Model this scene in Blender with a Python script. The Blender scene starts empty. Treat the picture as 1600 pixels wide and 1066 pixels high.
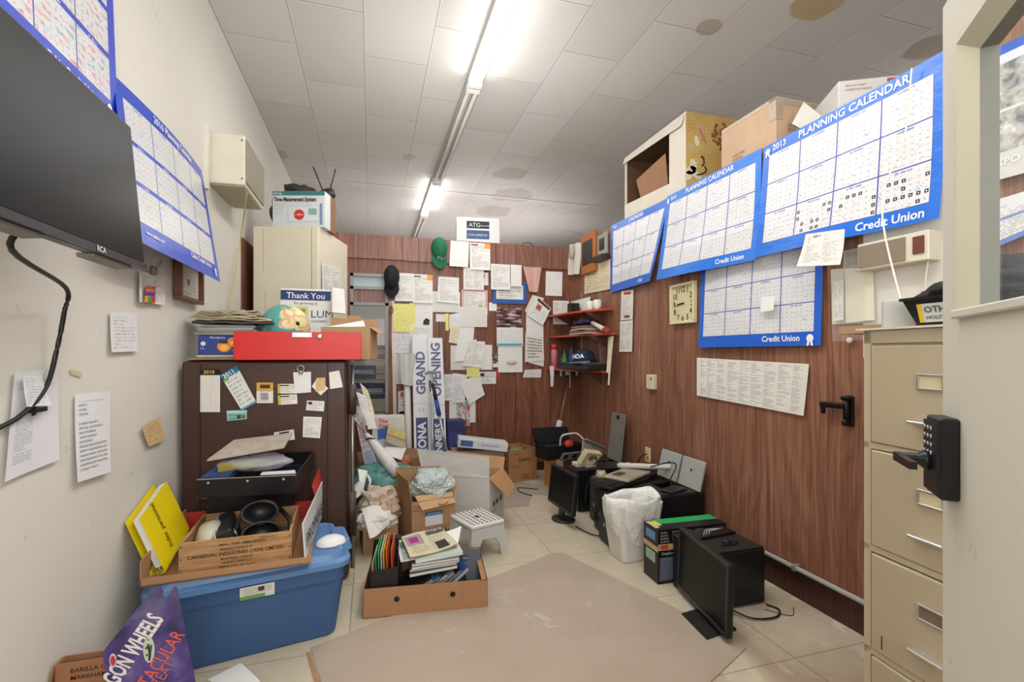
import bpy, bmesh, math, random
from mathutils import Vector, Matrix, Euler, noise
R = math.radians
C = bpy.context.scene.collection
random.seed(7)
# ---------------------------------------------------------------- survey: camera model of a 1600x1066 frame
F, HZ, CH = 747.0, 552.0, 1.3
YAW = math.atan(220 / F); SY, CY = math.sin(YAW), math.cos(YAW)
def ray(u, v):
    a = (u - 800) / F
    return Vector((SY + a * CY, CY - a * SY, -(v - HZ) / F))
O = Vector((0, 0, CH))
XL, XR, YB, ZC, ZP = -0.97, 2.18, 5.02, 3.48, 2.49
def onX(u, v, x): d = ray(u, v); return O + d * (x / d.x)
def onY(u, v, y): d = ray(u, v); return O + d * (y / d.y)
def onZ(u, v, z): d = ray(u, v); return O + d * ((z - CH) / d.z)
def onP(u, v, p, n): d = ray(u, v); return O + d * ((Vector(p) - O).dot(n) / d.dot(n))
def atT(u, v, t): return O + ray(u, v) * t
# ---------------------------------------------------------------- colour / node helpers
def col(h, k=1.0):
    h = h.lstrip('#'); h = h if len(h) == 6 else ''.join(c * 2 for c in h); r = []
    for i in (0, 2, 4):
        c = int(h[i:i + 2], 16) / 255; r.append((c / 12.92 if c <= .04045 else ((c + .055) / 1.055) ** 2.4) * k)
    return (r[0], r[1], r[2], 1)
class S:
    def __init__(s, g, o): s.g, s.o = g, o
    def _m(s, op, b=None, c=None): return s.g.m(op, s, b, c)
    def __add__(s, b): return s._m('ADD', b)
    def __radd__(s, b): return s._m('ADD', b)
    def __sub__(s, b): return s._m('SUBTRACT', b)
    def __rsub__(s, b): return s.g.m('SUBTRACT', b, s)
    def __mul__(s, b): return s._m('MULTIPLY', b)
    def __rmul__(s, b): return s._m('MULTIPLY', b)
    def __truediv__(s, b): return s._m('DIVIDE', b)
    def gt(s, b): return s._m('GREATER_THAN', b)
    def lt(s, b): return s._m('LESS_THAN', b)
    def fr(s): return s._m('FRACT')
    def fl(s): return s._m('FLOOR')
    def ab(s): return s._m('ABSOLUTE')
    def mx(s, b): return s._m('MAXIMUM', b)
    def mn(s, b): return s._m('MINIMUM', b)
    def sat(s): return s.mx(0.0).mn(1.0)
    def inn(s, a, b): return s.gt(a) * s.lt(b)
class G:
    def __init__(g, name, rough=.6, metal=0.0, spec=.4):
        g.mat = bpy.data.materials.new(name); g.mat.use_nodes = True
        g.t = g.mat.node_tree; g.n = g.t.nodes; g.l = g.t.links
        g.b = g.n['Principled BSDF']
        g.b.inputs['Roughness'].default_value = rough; g.b.inputs['Metallic'].default_value = metal
        g.b.inputs['Specular IOR Level'].default_value = spec
    def _in(g, sock, x):
        if isinstance(x, S): g.l.new(x.o, sock)
        elif x is not None: sock.default_value = x
    def m(g, op, a, b=None, c=None):
        n = g.n.new('ShaderNodeMath'); n.operation = op
        g._in(n.inputs[0], a); g._in(n.inputs[1], b)
        if c is not None: g._in(n.inputs[2], c)
        return S(g, n.outputs[0])
    def coord(g, kind='Object'):
        n = g.n.new('ShaderNodeTexCoord'); return S(g, n.outputs[kind])
    def sep(g, v):
        n = g.n.new('ShaderNodeSeparateXYZ'); g.l.new(v.o, n.inputs[0]); return [S(g, n.outputs[i]) for i in range(3)]
    def comb(g, x, y, z=0.0):
        n = g.n.new('ShaderNodeCombineXYZ'); g._in(n.inputs[0], x); g._in(n.inputs[1], y); g._in(n.inputs[2], z); return S(g, n.outputs[0])
    def noise(g, vec, scale=1., detail=3, rough=.5, dist=0.):
        n = g.n.new('ShaderNodeTexNoise'); g.l.new(vec.o, n.inputs['Vector'])
        n.inputs['Scale'].default_value = scale; n.inputs['Detail'].default_value = detail
        n.inputs['Roughness'].default_value = rough; n.inputs['Distortion'].default_value = dist
        return S(g, n.outputs[0])
    def white(g, vec):
        n = g.n.new('ShaderNodeTexWhiteNoise'); n.noise_dimensions = '3D'; g.l.new(vec.o, n.inputs['Vector']); return S(g, n.outputs[0])
    def whitec(g, vec):
        n = g.n.new('ShaderNodeTexWhiteNoise'); n.noise_dimensions = '3D'; g.l.new(vec.o, n.inputs['Vector']); return S(g, n.outputs[1])
    def voro(g, vec, scale, out='Distance', feat='F1'):
        n = g.n.new('ShaderNodeTexVoronoi'); n.feature = feat; n.inputs['Scale'].default_value = scale
        g.l.new(vec.o, n.inputs['Vector']); return S(g, n.outputs[out])
    def mix(g, f, a, b):
        n = g.n.new('ShaderNodeMix'); n.data_type = 'RGBA'
        g._in(n.inputs[0], f)
        for i, x in ((6, a), (7, b)):
            if isinstance(x, S): g.l.new(x.o, n.inputs[i])
            else: n.inputs[i].default_value = x if not isinstance(x, str) else col(x)
        return S(g, n.outputs[2])
    def ramp(g, f, stops):
        n = g.n.new('ShaderNodeValToRGB'); g.l.new(f.o, n.inputs[0]); e = n.color_ramp.elements
        while len(e) < len(stops): e.new(.5)
        for k, (p, c) in enumerate(stops): e[k].position = p; e[k].color = col(c) if isinstance(c, str) else c
        return S(g, n.outputs[0])
    def bump(g, h, strength=.3, dist=.01):
        n = g.n.new('ShaderNodeBump'); n.inputs['Strength'].default_value = strength; n.inputs['Distance'].default_value = dist
        g.l.new(h.o, n.inputs['Height']); g.l.new(n.outputs[0], g.b.inputs['Normal'])
    def base(g, c):
        if isinstance(c, S): g.l.new(c.o, g.b.inputs['Base Color'])
        else: g.b.inputs['Base Color'].default_value = col(c) if isinstance(c, str) else c
        return g.mat
MC = {}
def plain(h, rough=.6, metal=0., var=.10, scale=9., bump=0., spec=.4):
    """solid colour with a slight procedural mottling"""
    k = ('p', h, rough, metal, var, scale, bump)
    if k in MC: return MC[k]
    g = G('plain_' + h.strip('#'), rough, metal, spec); p = g.coord()
    nz = g.noise(p, scale, 4)
    g.base(g.mix(nz, col(h, 1 - var), col(h, 1 + var)))
    if bump: g.bump(g.noise(p, scale * 6, 4), bump, .004)
    MC[k] = g.mat; return g.mat
def emit(h, s):
    m = G('glow_' + h.strip('#')); m.base(h); m.b.inputs['Emission Color'].default_value = col(h); m.b.inputs['Emission Strength'].default_value = s
    return m.mat
def dusty(h, dust='#8f8a80', amt=.55, rough=.5):
    k = ('d', h, dust, amt)
    if k in MC: return MC[k]
    g = G('dusty_' + h.strip('#'), rough); p = g.coord(); geo = g.n.new('ShaderNodeNewGeometry'); nz = g.sep(S(g, geo.outputs['Normal']))[2]
    f = (g.noise(p, 14, 5, .65) * 1.5 - .25).sat() * nz.sat() * amt
    g.base(g.mix(f, h, dust)); MC[k] = g.mat; return g.mat
def board(h='#b08a63', rough=.85):
    k = ('b', h)
    if k in MC: return MC[k]
    g = G('cardboard_' + h.strip('#'), rough, spec=.15); p = g.coord(); x, y, z = g.sep(p)
    f = g.noise(g.comb(x * 60, y * 60, z * 3), 1, 3) * .5 + g.noise(p, 7, 4) * .5
    g.base(g.mix(f, col(h, .82), col(h, 1.16))); g.bump(f, .15, .003); MC[k] = g.mat; return g.mat
def pmat(name, bg='#e6e5e1', ink='#55555c', n=22, style='type', bands=(), cols=1, dens=.45, marg=.09):
    """paper with procedural print driven by the sheet's own UVs"""
    k = ('pm', name)
    if k in MC: return MC[k]
    g = G('paper_' + name, .75, spec=.2); uv = g.coord('UV'); U, V, _ = g.sep(uv)
    base = g.mix(g.noise(uv, 3, 3), col(bg, .95), col(bg, 1.03))
    def rect(u0, v0, u1, v1): return U.inn(u0, u1) * V.inn(v0, v1)
    inside = rect(marg, marg, 1 - marg, 1 - marg)
    if style in ('type', 'hand', 'bold'):
        uc = (U * cols).fr(); ci = (U * cols).fl()
        VV = V if style != 'hand' else V + g.noise(g.comb(U * 6, V * 30), 1, 2) * (.25 / n)
        r = VV * n; rid = r.fl(); ff = r.fr()
        word = g.noise(g.comb(U * (26 if style != 'bold' else 14), rid * 7.3, ci * 3.1), 1, 1).gt(dens)
        fine = g.noise(g.comb(U * 170, V * n * 3.3), 1, 1).gt(.43 if style != 'bold' else .3)
        rnd = g.white(g.comb(rid, ci, 2.5)); blank = g.white(g.comb(rid, ci, 8.5)).gt(.18)
        end = uc.lt(rnd * .75 + .28) * uc.gt(.06)
        inkf = word * fine * blank * end * ff.inn(.28, .78) * inside
        base = g.mix(inkf * .62, base, ink)
    elif style in ('table', 'month'):
        cu, cv = (U - marg) * (cols / (1 - 2 * marg)), (V - marg) * (n / (1 - 2 * marg))
        line = (cu.fr().lt(.05)).mx(cv.fr().lt(.06)) * inside
        dots = g.noise(g.comb(cu * 9, cv * 5), 1, 1).gt(.6) * cv.fr().inn(.25, .8) * cu.fr().inn(.12, .85) * inside
        base = g.mix((line * .4).mx(dots * .55), base, ink)
    elif style == 'photo':
        f = g.noise(g.comb(U * 1.6, V * 3.2), 1.5, 5, .55, .3) + ((V * 6.3).fr() - .5).ab() * .18 - .04
        base = g.ramp(f, [(.38, '#2c2528'), (.5, '#6c4c48'), (.58, '#a38c98'), (.7, '#ddd0d4')])
    elif style == 'pale':
        f = g.noise(g.comb(U * 5, V * 4), 2.2, 5, .65, .5)
        base = g.ramp(f, [(.35, '#6f7274'), (.47, '#a3a5a5'), (.56, '#c2bdb4'), (.66, '#dfe0e0')])
    elif style == 'patch':
        c = g.voro(g.comb(U * 4, V * 6), 1, 'Color'); sx = g.sep(c)[0]
        base = g.ramp(sx, [(.0, '#c9534e'), (.3, '#d8d8d2'), (.5, '#5f9a7a'), (.7, '#7fb0b8'), (.9, '#c23f4b')])
    for (u0, v0, u1, v1, c) in bands: base = g.mix(rect(u0, v0, u1, v1), base, c)
    g.base(base); MC[k] = g.mat; return g.mat
def calmat(name, blue='#1f62c4', rows=3, seed=0., top=.1, bot=.11, side=.045, band=0, stick=0, sq=0):
    """wall planner: blue border, 4 x rows month cells with tiny day figures and pen notes"""
    g = G('planner_' + name, .28, spec=.5); uv = g.coord('UV'); U, V, _ = g.sep(uv)
    ins = U.inn(side, 1 - side) * V.inn(bot, 1 - top)
    cu = (U - side) * (4 / (1 - 2 * side)); cv = (V - bot) * (rows / (1 - top - bot))
    fu, fv = cu.fr(), cv.fr(); sd = g.comb(U * 1 + seed, V * 1, seed)
    line = (fu.lt(.018)).mx(fu.gt(.988)).mx(fv.lt(.018)).mx(fv.gt(.985))
    head = fv.inn(.90, .95) * fu.inn(.32, .66) * g.noise(g.comb(cu * 40, cv * 6), 1, 1).gt(.4)
    dr = (fv * 6.6).fr(); dayc = (fu * 7).fr()
    day = dr.inn(.55, .8) * dayc.inn(.3, .62) * fv.lt(.86) * fu.inn(.03, .97) * g.noise(g.comb(cu * 60, cv * 40), 1, 1).gt(.42)
    note = g.noise(g.comb(cu * 7 + seed * 5, cv * 17), 1, 2).gt(.655) * g.noise(g.comb(cu * 70, cv * 60 + seed), 1, 1).gt(.48) * fv.lt(.86)
    hat = g.noise(g.comb(cu * 3.1 + seed * 3, cv * 3.3), 1, 1).gt(.70) * ((cu * 14 + cv * 10).fr().lt(.35))
    w = g.mix(g.noise(uv, 5, 2), '#cfd0d4', '#dcdcdf')
    w = g.mix(day * .42, w, '#5a5c66'); w = g.mix(hat * .7, w, '#5aa5dc')
    if stick: w = g.mix(((g.noise(g.comb(cu * 5, cv * 7 + cu * 3), 1, 1) - .52) * 20).sat() * ((cv * 6).fr().lt(.6)) * .65, w, g.ramp(g.noise(g.comb(cu * 2.2, cv * 2.6, 3.), 1, 1), [(.4, '#58b0a8'), (.47, '#d79a9c'), (.53, '#e0875a'), (.6, '#b583a8')]))
    if sq:
        qx, qy = (cu * 7).fr(), (cv * 5).fr(); qr = g.white(g.comb((cu * 7).fl(), (cv * 5).fl(), seed)).gt(.62) * cu.gt(1.) * cv.lt(.82)
        w = g.mix(qr * qx.inn(.25, .8) * qy.inn(.3, .75), w, '#15151a'); w = g.mix(qr * qx.inn(.42, .62) * qy.inn(.45, .6), w, '#d8d8da')
    w = g.mix(note * .7, w, '#2c2c34')
    w = g.mix(head * .7, w, '#3b4ea5'); w = g.mix(line, w, '#33449c')
    if band: w = g.mix(fv.gt(.90) * V.lt(.86), w, blue); w = g.mix(fv.inn(.925, .965) * fu.inn(.36, .62) * g.noise(g.comb(cu * 40, cv * 6), 1, 1).gt(.45) * V.lt(.86), w, '#c9cfe6')
    g.base(g.mix(ins, blue, w)); g.bump(g.noise(uv, 5, 4, .6), .25, .02)
    return g.mat
# ---------------------------------------------------------------- mesh builder
def frame(o, r, u):
    r = Vector(r).normalized(); u = Vector(u); n = r.cross(u).normalized(); u = n.cross(r)
    M = Matrix((r, u, n)).transposed().to_4x4(); M.translation = Vector(o); return M
class MB:
    def __init__(s): s.b = bmesh.new(); s.uv = s.b.loops.layers.uv.new('UVMap')
    def _app(s, t, M=None, mat=0, smooth=False):
        if M is not None: t.transform(M)
        for f in t.faces: f.material_index = mat; f.smooth = smooth
        me = bpy.data.meshes.new('tmp'); t.to_mesh(me); t.free(); s.b.from_mesh(me); bpy.data.meshes.remove(me); return s
    def box(s, c, d, mat=0, rz=0, rot=None, bev=0., seg=1):
        t = bmesh.new(); bmesh.ops.create_cube(t, size=1)
        t.transform(Matrix.Diagonal((*d, 1)))
        if bev: bmesh.ops.bevel(t, geom=t.edges[:], offset=bev, segments=seg, affect='EDGES', profile=.5)
        M = Matrix.Translation(c) @ (Euler(rot).to_matrix().to_4x4() if rot else Matrix.Rotation(rz, 4, 'Z'))
        return s._app(t, M, mat)
    def b2(s, x0, x1, y0, y1, z0, z1, mat=0, bev=0.):
        return s.box(((x0 + x1) / 2, (y0 + y1) / 2, (z0 + z1) / 2), (x1 - x0, y1 - y0, z1 - z0), mat, bev=bev, seg=2 if bev > .008 else 1)
    def poly(s, pts, th=None, mat=0, uvs=None):
        """flat polygon, optionally extruded by vector th"""
        pts = [Vector(p) for p in pts]; b = s.b
        vs = [b.verts.new(p) for p in pts]; f = b.faces.new(vs); f.material_index = mat
        if uvs is None and len(pts) == 4: uvs = [(0, 1), (1, 1), (1, 0), (0, 0)]
        if uvs:
            for l, q in zip(f.loops, uvs): l[s.uv].uv = q
        if th is not None:
            th = Vector(th); ws = [b.verts.new(p + th) for p in pts]; g = b.faces.new(ws[::-1]); g.material_index = mat
            n = len(pts)
            for i in range(n):
                q = b.faces.new((vs[i], ws[i], ws[(i + 1) % n], vs[(i + 1) % n])); q.material_index = mat
        return s
    def slab(s, c4, th, mat=0):
        p = [Vector(x) for x in c4]; n = (p[3] - p[0]).cross(p[1] - p[0]).normalized()
        return s.poly(p, n * -th, mat)
    def sheet(s, c4, nx=6, ny=6, f=None, mat=0, smooth=True):
        TL, TR, BR, BL = [Vector(x) for x in c4]; nn = (BL - TL).cross(TR - TL).normalized(); g = []
        for j in range(ny + 1):
            t = j / ny; row = []
            for i in range(nx + 1):
                q = i / nx; p = (TL * (1 - q) + TR * q) * (1 - t) + (BL * (1 - q) + BR * q) * t
                if f:
                    d = f(q, t); p = p + (nn * d if not isinstance(d, Vector) else d)
                row.append(s.b.verts.new(p))
            g.append(row)
        for j in range(ny):
            for i in range(nx):
                fc = s.b.faces.new((g[j][i], g[j + 1][i], g[j + 1][i + 1], g[j][i + 1])); fc.material_index = mat; fc.smooth = smooth
                for l, (a, b) in zip(fc.loops, ((i, j), (i, j + 1), (i + 1, j + 1), (i + 1, j))): l[s.uv].uv = (a / nx, 1 - b / ny)
        return s
    def tube(s, pts, r, mat=0, n=8, spline=True, cap=True):
        pts = [Vector(p) for p in pts]
        if spline and len(pts) > 2:
            q = [pts[0] * 2 - pts[1]] + pts + [pts[-1] * 2 - pts[-2]]; o = []
            for i in range(1, len(q) - 2):
                for k in range(6):
                    t = k / 6; a, b, c, d = q[i - 1:i + 3]
                    o.append(.5 * ((2 * b) + (c - a) * t + (2 * a - 5 * b + 4 * c - d) * t * t + (3 * b - a - 3 * c + d) * t ** 3))
            pts = o + [pts[-1]]
        rr = r if isinstance(r, (list, tuple)) else [r] * len(pts)
        up = Vector((.13, .07, 1)).normalized(); rings = []; m = len(pts)
        for i, p in enumerate(pts):
            d = (pts[min(i + 1, m - 1)] - pts[max(i - 1, 0)]).normalized()
            a = d.cross(up)
            if a.length < .05: a = d.cross(Vector((1, 0, 0)))
            a.normalize(); b_ = d.cross(a)
            rings.append([s.b.verts.new(p + (a * math.cos(2 * math.pi * k / n) + b_ * math.sin(2 * math.pi * k / n)) * rr[min(i, len(rr) - 1)]) for k in range(n)])
        for i in range(m - 1):
            for k in range(n):
                f = s.b.faces.new((rings[i][k], rings[i][(k + 1) % n], rings[i + 1][(k + 1) % n], rings[i + 1][k])); f.smooth = True; f.material_index = mat
        if cap:
            for rg in (rings[0][::-1], rings[-1]): f = s.b.faces.new(rg); f.material_index = mat
        return s
    def lathe(s, prof, c=(0, 0, 0), n=20, mat=0, M=None, sx=1., sy=1.):
        c = Vector(c); rings = []
        for r, z in prof:
            rings.append([s.b.verts.new((M @ Vector((r * sx * math.cos(2 * math.pi * k / n), r * sy * math.sin(2 * math.pi * k / n), z)) if M else c + Vector((r * sx * math.cos(2 * math.pi * k / n), r * sy * math.sin(2 * math.pi * k / n), z)))) for k in range(n)])
        for i in range(len(rings) - 1):
            for k in range(n):
                f = s.b.faces.new((rings[i][k], rings[i][(k + 1) % n], rings[i + 1][(k + 1) % n], rings[i + 1][k])); f.smooth = True; f.material_index = mat
        for rg in (rings[0][::-1], rings[-1]): f = s.b.faces.new(rg); f.material_index = mat
        return s
    def blob(s, c, r, amp=.25, fr=2., seed=0, sub=3, mat=0, smooth=True, floor=None, M=None):
        t = bmesh.new(); bmesh.ops.create_icosphere(t, subdivisions=sub, radius=1)
        for v in t.verts:
            d = noise.noise(v.co * fr + Vector((seed * 3.7, seed, 0))) + .5 * noise.noise(v.co * fr * 2.3 + Vector((seed, 5, seed)))
            v.co = v.co * (1 + amp * d); v.co = Vector((v.co.x * r[0], v.co.y * r[1], v.co.z * r[2])) 
            if M: v.co = M @ v.co
            v.co += Vector(c)
            if floor is not None and v.co.z < floor: v.co.z = floor
        return s._app(t, None, mat, smooth)
    def text(s, txt, size, o, r, u, mat=1, align='LEFT', off=.0012, bold=0., sx=1., fit=None):
        cu = bpy.data.curves.new('t', 'FONT'); cu.body = txt; cu.size = size; cu.align_x = align; cu.offset = bold * size; cu.resolution_u = 2
        ob = bpy.data.objects.new('t', cu); me = bpy.data.meshes.new_from_object(ob)
        M = frame(o, r, u); n = M.col[2].xyz; M.translation = Vector(o) + n * off
        if fit: sx = fit / max(1e-6, max(v.co.x for v in me.vertices) - min(v.co.x for v in me.vertices))
        M = M @ Matrix.Diagonal((sx, 1, 1, 1))
        me.transform(M); t = bmesh.new(); t.from_mesh(me); bpy.data.meshes.remove(me); bpy.data.objects.remove(ob); bpy.data.curves.remove(cu)
        return s._app(t, None, mat)
    def xf(s, M): s.b.transform(M); return s
    def obj(s, name, mats, parent=None, label=None):
        me = bpy.data.meshes.new(name); bmesh.ops.recalc_face_normals(s.b, faces=[f for f in s.b.faces if False]) if False else None
        s.b.to_mesh(me); s.b.free()
        for m in (mats if isinstance(mats, (list, tuple)) else [mats]): me.materials.append(m)
        o = bpy.data.objects.new(name, me); C.objects.link(o)
        if parent is not None: o.parent = parent
        if label: o['label'] = label
        return o
def wavy(m, w, d, h, seed=0, amp=.006, nx=14, ny=8, mat=0, z0=0., c=(0, 0), rz=0.):
    """limp stack of paper: closed slab with a rippled outline"""
    g = {}; cs, sn = math.cos(rz), math.sin(rz)
    for k in (0, 1):
        for j in range(ny + 1):
            for i in range(nx + 1):
                s, t = i / nx - .5, j / ny - .5; q = Vector((s * 4 + seed, t * 4, seed * 1.7))
                z = z0 + k * h + amp * (noise.noise(q) * 1.6 + .8 * noise.noise(q * 2.7)); ed = 1 + .03 * noise.noise(q * 3 + Vector((k * 3, 0, 0)))
                x, y = s * w * ed, t * d * ed; g[k, i, j] = m.b.verts.new((c[0] + x * cs - y * sn, c[1] + x * sn + y * cs, z))
    def F(*v): f = m.b.faces.new(v); f.material_index = mat; return f
    for j in range(ny):
        for i in range(nx): F(g[1, i, j], g[1, i + 1, j], g[1, i + 1, j + 1], g[1, i, j + 1]); F(g[0, i, j], g[0, i, j + 1], g[0, i + 1, j + 1], g[0, i + 1, j])
    for i in range(nx): F(g[0, i, 0], g[0, i + 1, 0], g[1, i + 1, 0], g[1, i, 0]); F(g[0, i + 1, ny], g[0, i, ny], g[1, i, ny], g[1, i + 1, ny])
    for j in range(ny): F(g[0, 0, j + 1], g[0, 0, j], g[1, 0, j], g[1, 0, j + 1]); F(g[0, nx, j], g[0, nx, j + 1], g[1, nx, j + 1], g[1, nx, j])
    return m
def tag(o, label, cat, group=None, kind=None):
    o['label'] = label; o['category'] = cat
    if group: o['group'] = group
    if kind: o['kind'] = kind
    return o
def thing(name, label, cat, loc=(0, 0, 0), rz=0., rot=None, group=None):
    o = bpy.data.objects.new(name, None); C.objects.link(o); o.empty_display_size = .05
    o.location = loc; o.rotation_euler = rot if rot else (0, 0, rz)
    return tag(o, label, cat, group)
def struct(o): o['kind'] = 'structure'; return o
def one(mb, name, mats, label, cat, group=None, loc=None, rz=0., rot=None):
    o = mb.obj(name, mats)
    if loc is not None: o.location = loc
    if rot: o.rotation_euler = rot
    elif rz: o.rotation_euler = (0, 0, rz)
    return tag(o, label, cat, group)
def carton(mb, w, d, h, th=.004, mat=0, inner=None, floor=True):
    """open-topped box shell, origin at the centre of the base"""
    im = mat if inner is None else inner
    x, y = w / 2, d / 2
    for sx in (-1, 1):
        mb.b2(min(sx * x, sx * (x - th)), max(sx * x, sx * (x - th)), -y, y, 0, h, mat)
        if inner is not None: mb.b2(min(sx * (x - th), sx * (x - 1.3 * th)), max(sx * (x - th), sx * (x - 1.3 * th)), -y + th, y - th, th, h, im)
    for sy in (-1, 1):
        mb.b2(-x + th, x - th, min(sy * y, sy * (y - th)), max(sy * y, sy * (y - th)), 0, h, mat)
        if inner is not None: mb.b2(-x + th, x - th, min(sy * (y - th), sy * (y - 1.3 * th)), max(sy * (y - th), sy * (y - 1.3 * th)), th, h, im)
    if floor: mb.b2(-x + th, x - th, -y + th, y - th, 0, th, im)
    return mb
# ================================================================ SETTING
def wood_mat(name, axis, dark='#4a2c24', mid='#7b4e3f', light='#9d6d58', grooves=None, sc=1.):
    g = G(name, .38, spec=.35); p = g.coord(); x, y, z = g.sep(p); h = y if axis == 'y' else x
    warp = g.noise(g.comb(h * 3.2, 3.1, z * .8), 1, 2, .5, .4)
    band = ((warp * 16 * sc + h * 9).fr() - .5).ab() * 2
    ring = g.noise(g.comb(h * 7 * sc + warp * 2, 1.7, z * .5), 1, 3, .6, .35)
    fine = g.noise(g.comb(h * 170, 2.2, z * 3.2), 1, 4, .7)
    streak = g.noise(g.comb(h * 62 + warp * 5, 4.2, z * 1.3), 1, 3, .65)
    f = ring * .22 + fine * .30 + streak * .34 + band * .045 + .047
    c = g.ramp(f, [(.36, dark), (.5, mid), (.62, light)])
    if grooves:
        q = (h / grooves); j = g.white(g.comb(q.fl(), 0., 0.)) * .45
        gv = (q.fr() - j - .25).ab().lt(.0035 / grooves)
        c = g.mix(gv * .75, c, '#1d100d'); g.bump(f * .3 - gv, .35, .004)
    else:
        g.bump(f, .12, .003)
    return g.base(c)
wood_r = wood_mat('panelling_right', 'y', '#553529', '#865a46', '#a57b66', sc=.62)
wood_b = wood_mat('panelling_back', 'x', '#4b2d23', '#774a38', '#976753', grooves=.2, sc=.7)
wood_d = wood_mat('dark_baseboard', 'y', '#2d1a15', '#43271f', '#57362b')
wood_h = wood_mat('header_board', 'x', '#5c3c33', '#835a4d', '#a67c6e', grooves=.2, sc=.7)
def wall_paint(name, c, ax):
    g = G(name, .62, spec=.25); p = g.coord(); x, y, z = g.sep(p)
    big = g.noise(p, .9, 4); sm = g.noise(p, 18, 3)
    sp = g.noise(g.comb(x * 9, y * 9, z * 14), 1, 2, .5).gt(.73) * g.noise(p, 40, 1).gt(.5)
    c1 = g.mix(big, col(c, .92), col(c, 1.04)); c1 = g.mix(sp * .22, c1, '#8f8878')
    g.bump(sm, .12, .004); return g.base(c1)
cream = wall_paint('cream_wall', '#dcd9d0', 'y')
# floor tiles
g = G('floor_tile', .38, spec=.35); p = g.coord(); x, y, z = g.sep(p)
tx, ty = (x + .10) / .61, (y + .22) / .61
seam = (tx.fr().lt(.010)).mx(ty.fr().lt(.010)); cell = g.white(g.comb(tx.fl(), ty.fl(), 1.))
mot = g.noise(p, 6, 5, .65, .4); st = g.noise(p, 1.7, 4, .6, .8); sp = g.voro(p, 55).lt(.12) * g.noise(p, 7, 2).gt(.5)
st2 = g.noise(p, 3.1, 5, .7, 1.2); c = g.mix(mot, '#aba08a', '#cfc5b0'); c = g.mix(((st2 - .54) * 6).sat() * .35, c, '#94866c'); c = g.mix(((g.noise(p, 11, 4, .7, .5) - .58) * 9).sat() * .4, c, '#ddd6c6'); c = g.mix(cell * .14, c, '#e0d6bd')
wear = ((st - .44) * 6).sat() * ((y * -1 + 2.6) * .8).sat() * ((x - .9) * 1.5).sat()
c = g.mix(wear * .5, c, '#8d6f52'); c = g.mix((g.noise(p, 2.2, 5, .7, 2.5) - .55 ).mx(0.) * 9 * (x - 1.1).sat() * (2.6 - y).sat(), c, '#e6dcc4'); c = g.mix(sp * .35, c, '#7c6a52'); c = g.mix(seam * .6, c, '#6f634f')
g.bump(mot * .3 - seam, .2, .003); floor_m = g.base(c)
# ceiling tiles
g = G('ceiling_tile', .8, spec=.15); p = g.coord(); x, y, z = g.sep(p)
tw, tl = .457, .914
cx = (x + .05) / tw; cy = y / tl + cx.fl() * .5
sx = cx.fr(); sy_ = cy.fr()
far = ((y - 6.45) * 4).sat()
lw = g.white(g.comb(cx.fl(), cy.fl(), 2.))
seam = (sx.lt(.012 + 0.)).mx(sy_.lt(.007)); sh = (sx.inn(.012, .03)).mx(sy_.inn(.007, .018))
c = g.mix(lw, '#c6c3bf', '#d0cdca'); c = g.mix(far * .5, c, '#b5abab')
c = g.mix(seam * .62, c, '#6d6664'); c = g.mix(sh * .35, c, '#e2dedb')
wrn = g.noise(p, 2.3, 4, .6, .5)
def spot(px, py, r, colr, k, c):
    n = g.noise(g.comb(x * 5, y * 5, px), 1, 3) * .9
    d = g.m('SQRT', (x - px) * (x - px) + (y - py) * (y - py)) / r + n - .45
    core = ((1 - d) * 6).sat(); edge = ((d - .72).ab() * -9 + 1).sat()
    return g.mix((core * k).mx(edge * k * .9), c, colr)
ST = [(onZ(u, v, ZC), r, cc, k) for u, v, r, cc, k in ((1108, 42, .085, '#8d7656', .5), (1278, 6, .17, '#b59d6c', .8), (1455, 72, .16, '#8a6f50', .5), (797, 272, .22, '#8f7f76', .38), (770, 330, .3, '#8d7b72', .35), (640, 245, .09, '#8f8078', .3), (430, 240, .16, '#8a7d72', .4), (800, 305, .3, '#7d6a60', .3))]
for q, r, cc, k in ST: c = spot(q.x, q.y, r, cc, k, c)
crack = (g.voro(g.comb(x * 2.1, y * 1.3), 1, 'Distance', 'DISTANCE_TO_EDGE').lt(.012)) * far * g.noise(p, 3, 2).gt(.5)
c = g.mix(crack * .22, c, '#7a6a62')
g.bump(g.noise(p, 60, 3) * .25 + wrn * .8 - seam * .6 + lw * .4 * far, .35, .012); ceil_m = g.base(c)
X2, Y0, Y2 = 6.0, -1.6, 11.0
struct(MB().b2(XL - .1, X2 + .1, Y0 - .1, Y2 + .1, -.1, 0).obj('floor', floor_m))
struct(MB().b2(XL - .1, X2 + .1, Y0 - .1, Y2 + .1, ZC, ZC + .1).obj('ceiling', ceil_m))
struct(MB().b2(XL - .1, XL, Y0, Y2, 0, ZC).obj('wall_left', cream))
struct(MB().b2(XL, X2, Y2, Y2 + .1, 0, ZC).obj('wall_far', cream))
struct(MB().b2(X2, X2 + .1, Y0, Y2, 0, ZC).obj('wall_outer', cream))
struct(MB().b2(XL, X2, Y0 - .1, Y0, 0, ZC).obj('wall_front', cream))
# right partition with flat top that carries boxes; a painted bay above the cabinet
WY0, WY1 = 1.27, 1.66
m = MB(); m.b2(XR, XR + .5, Y0, WY0, 0, ZP); m.b2(XR, XR + .5, WY1, YB, 0, ZP); m.b2(XR, XR + .5, WY0, WY1, 0, 1.28)
m.b2(XR, XR + .5, WY0, WY1, 1.28, ZP, 1); struct(m.obj('wall_right', [wood_r, cream]))
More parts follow.
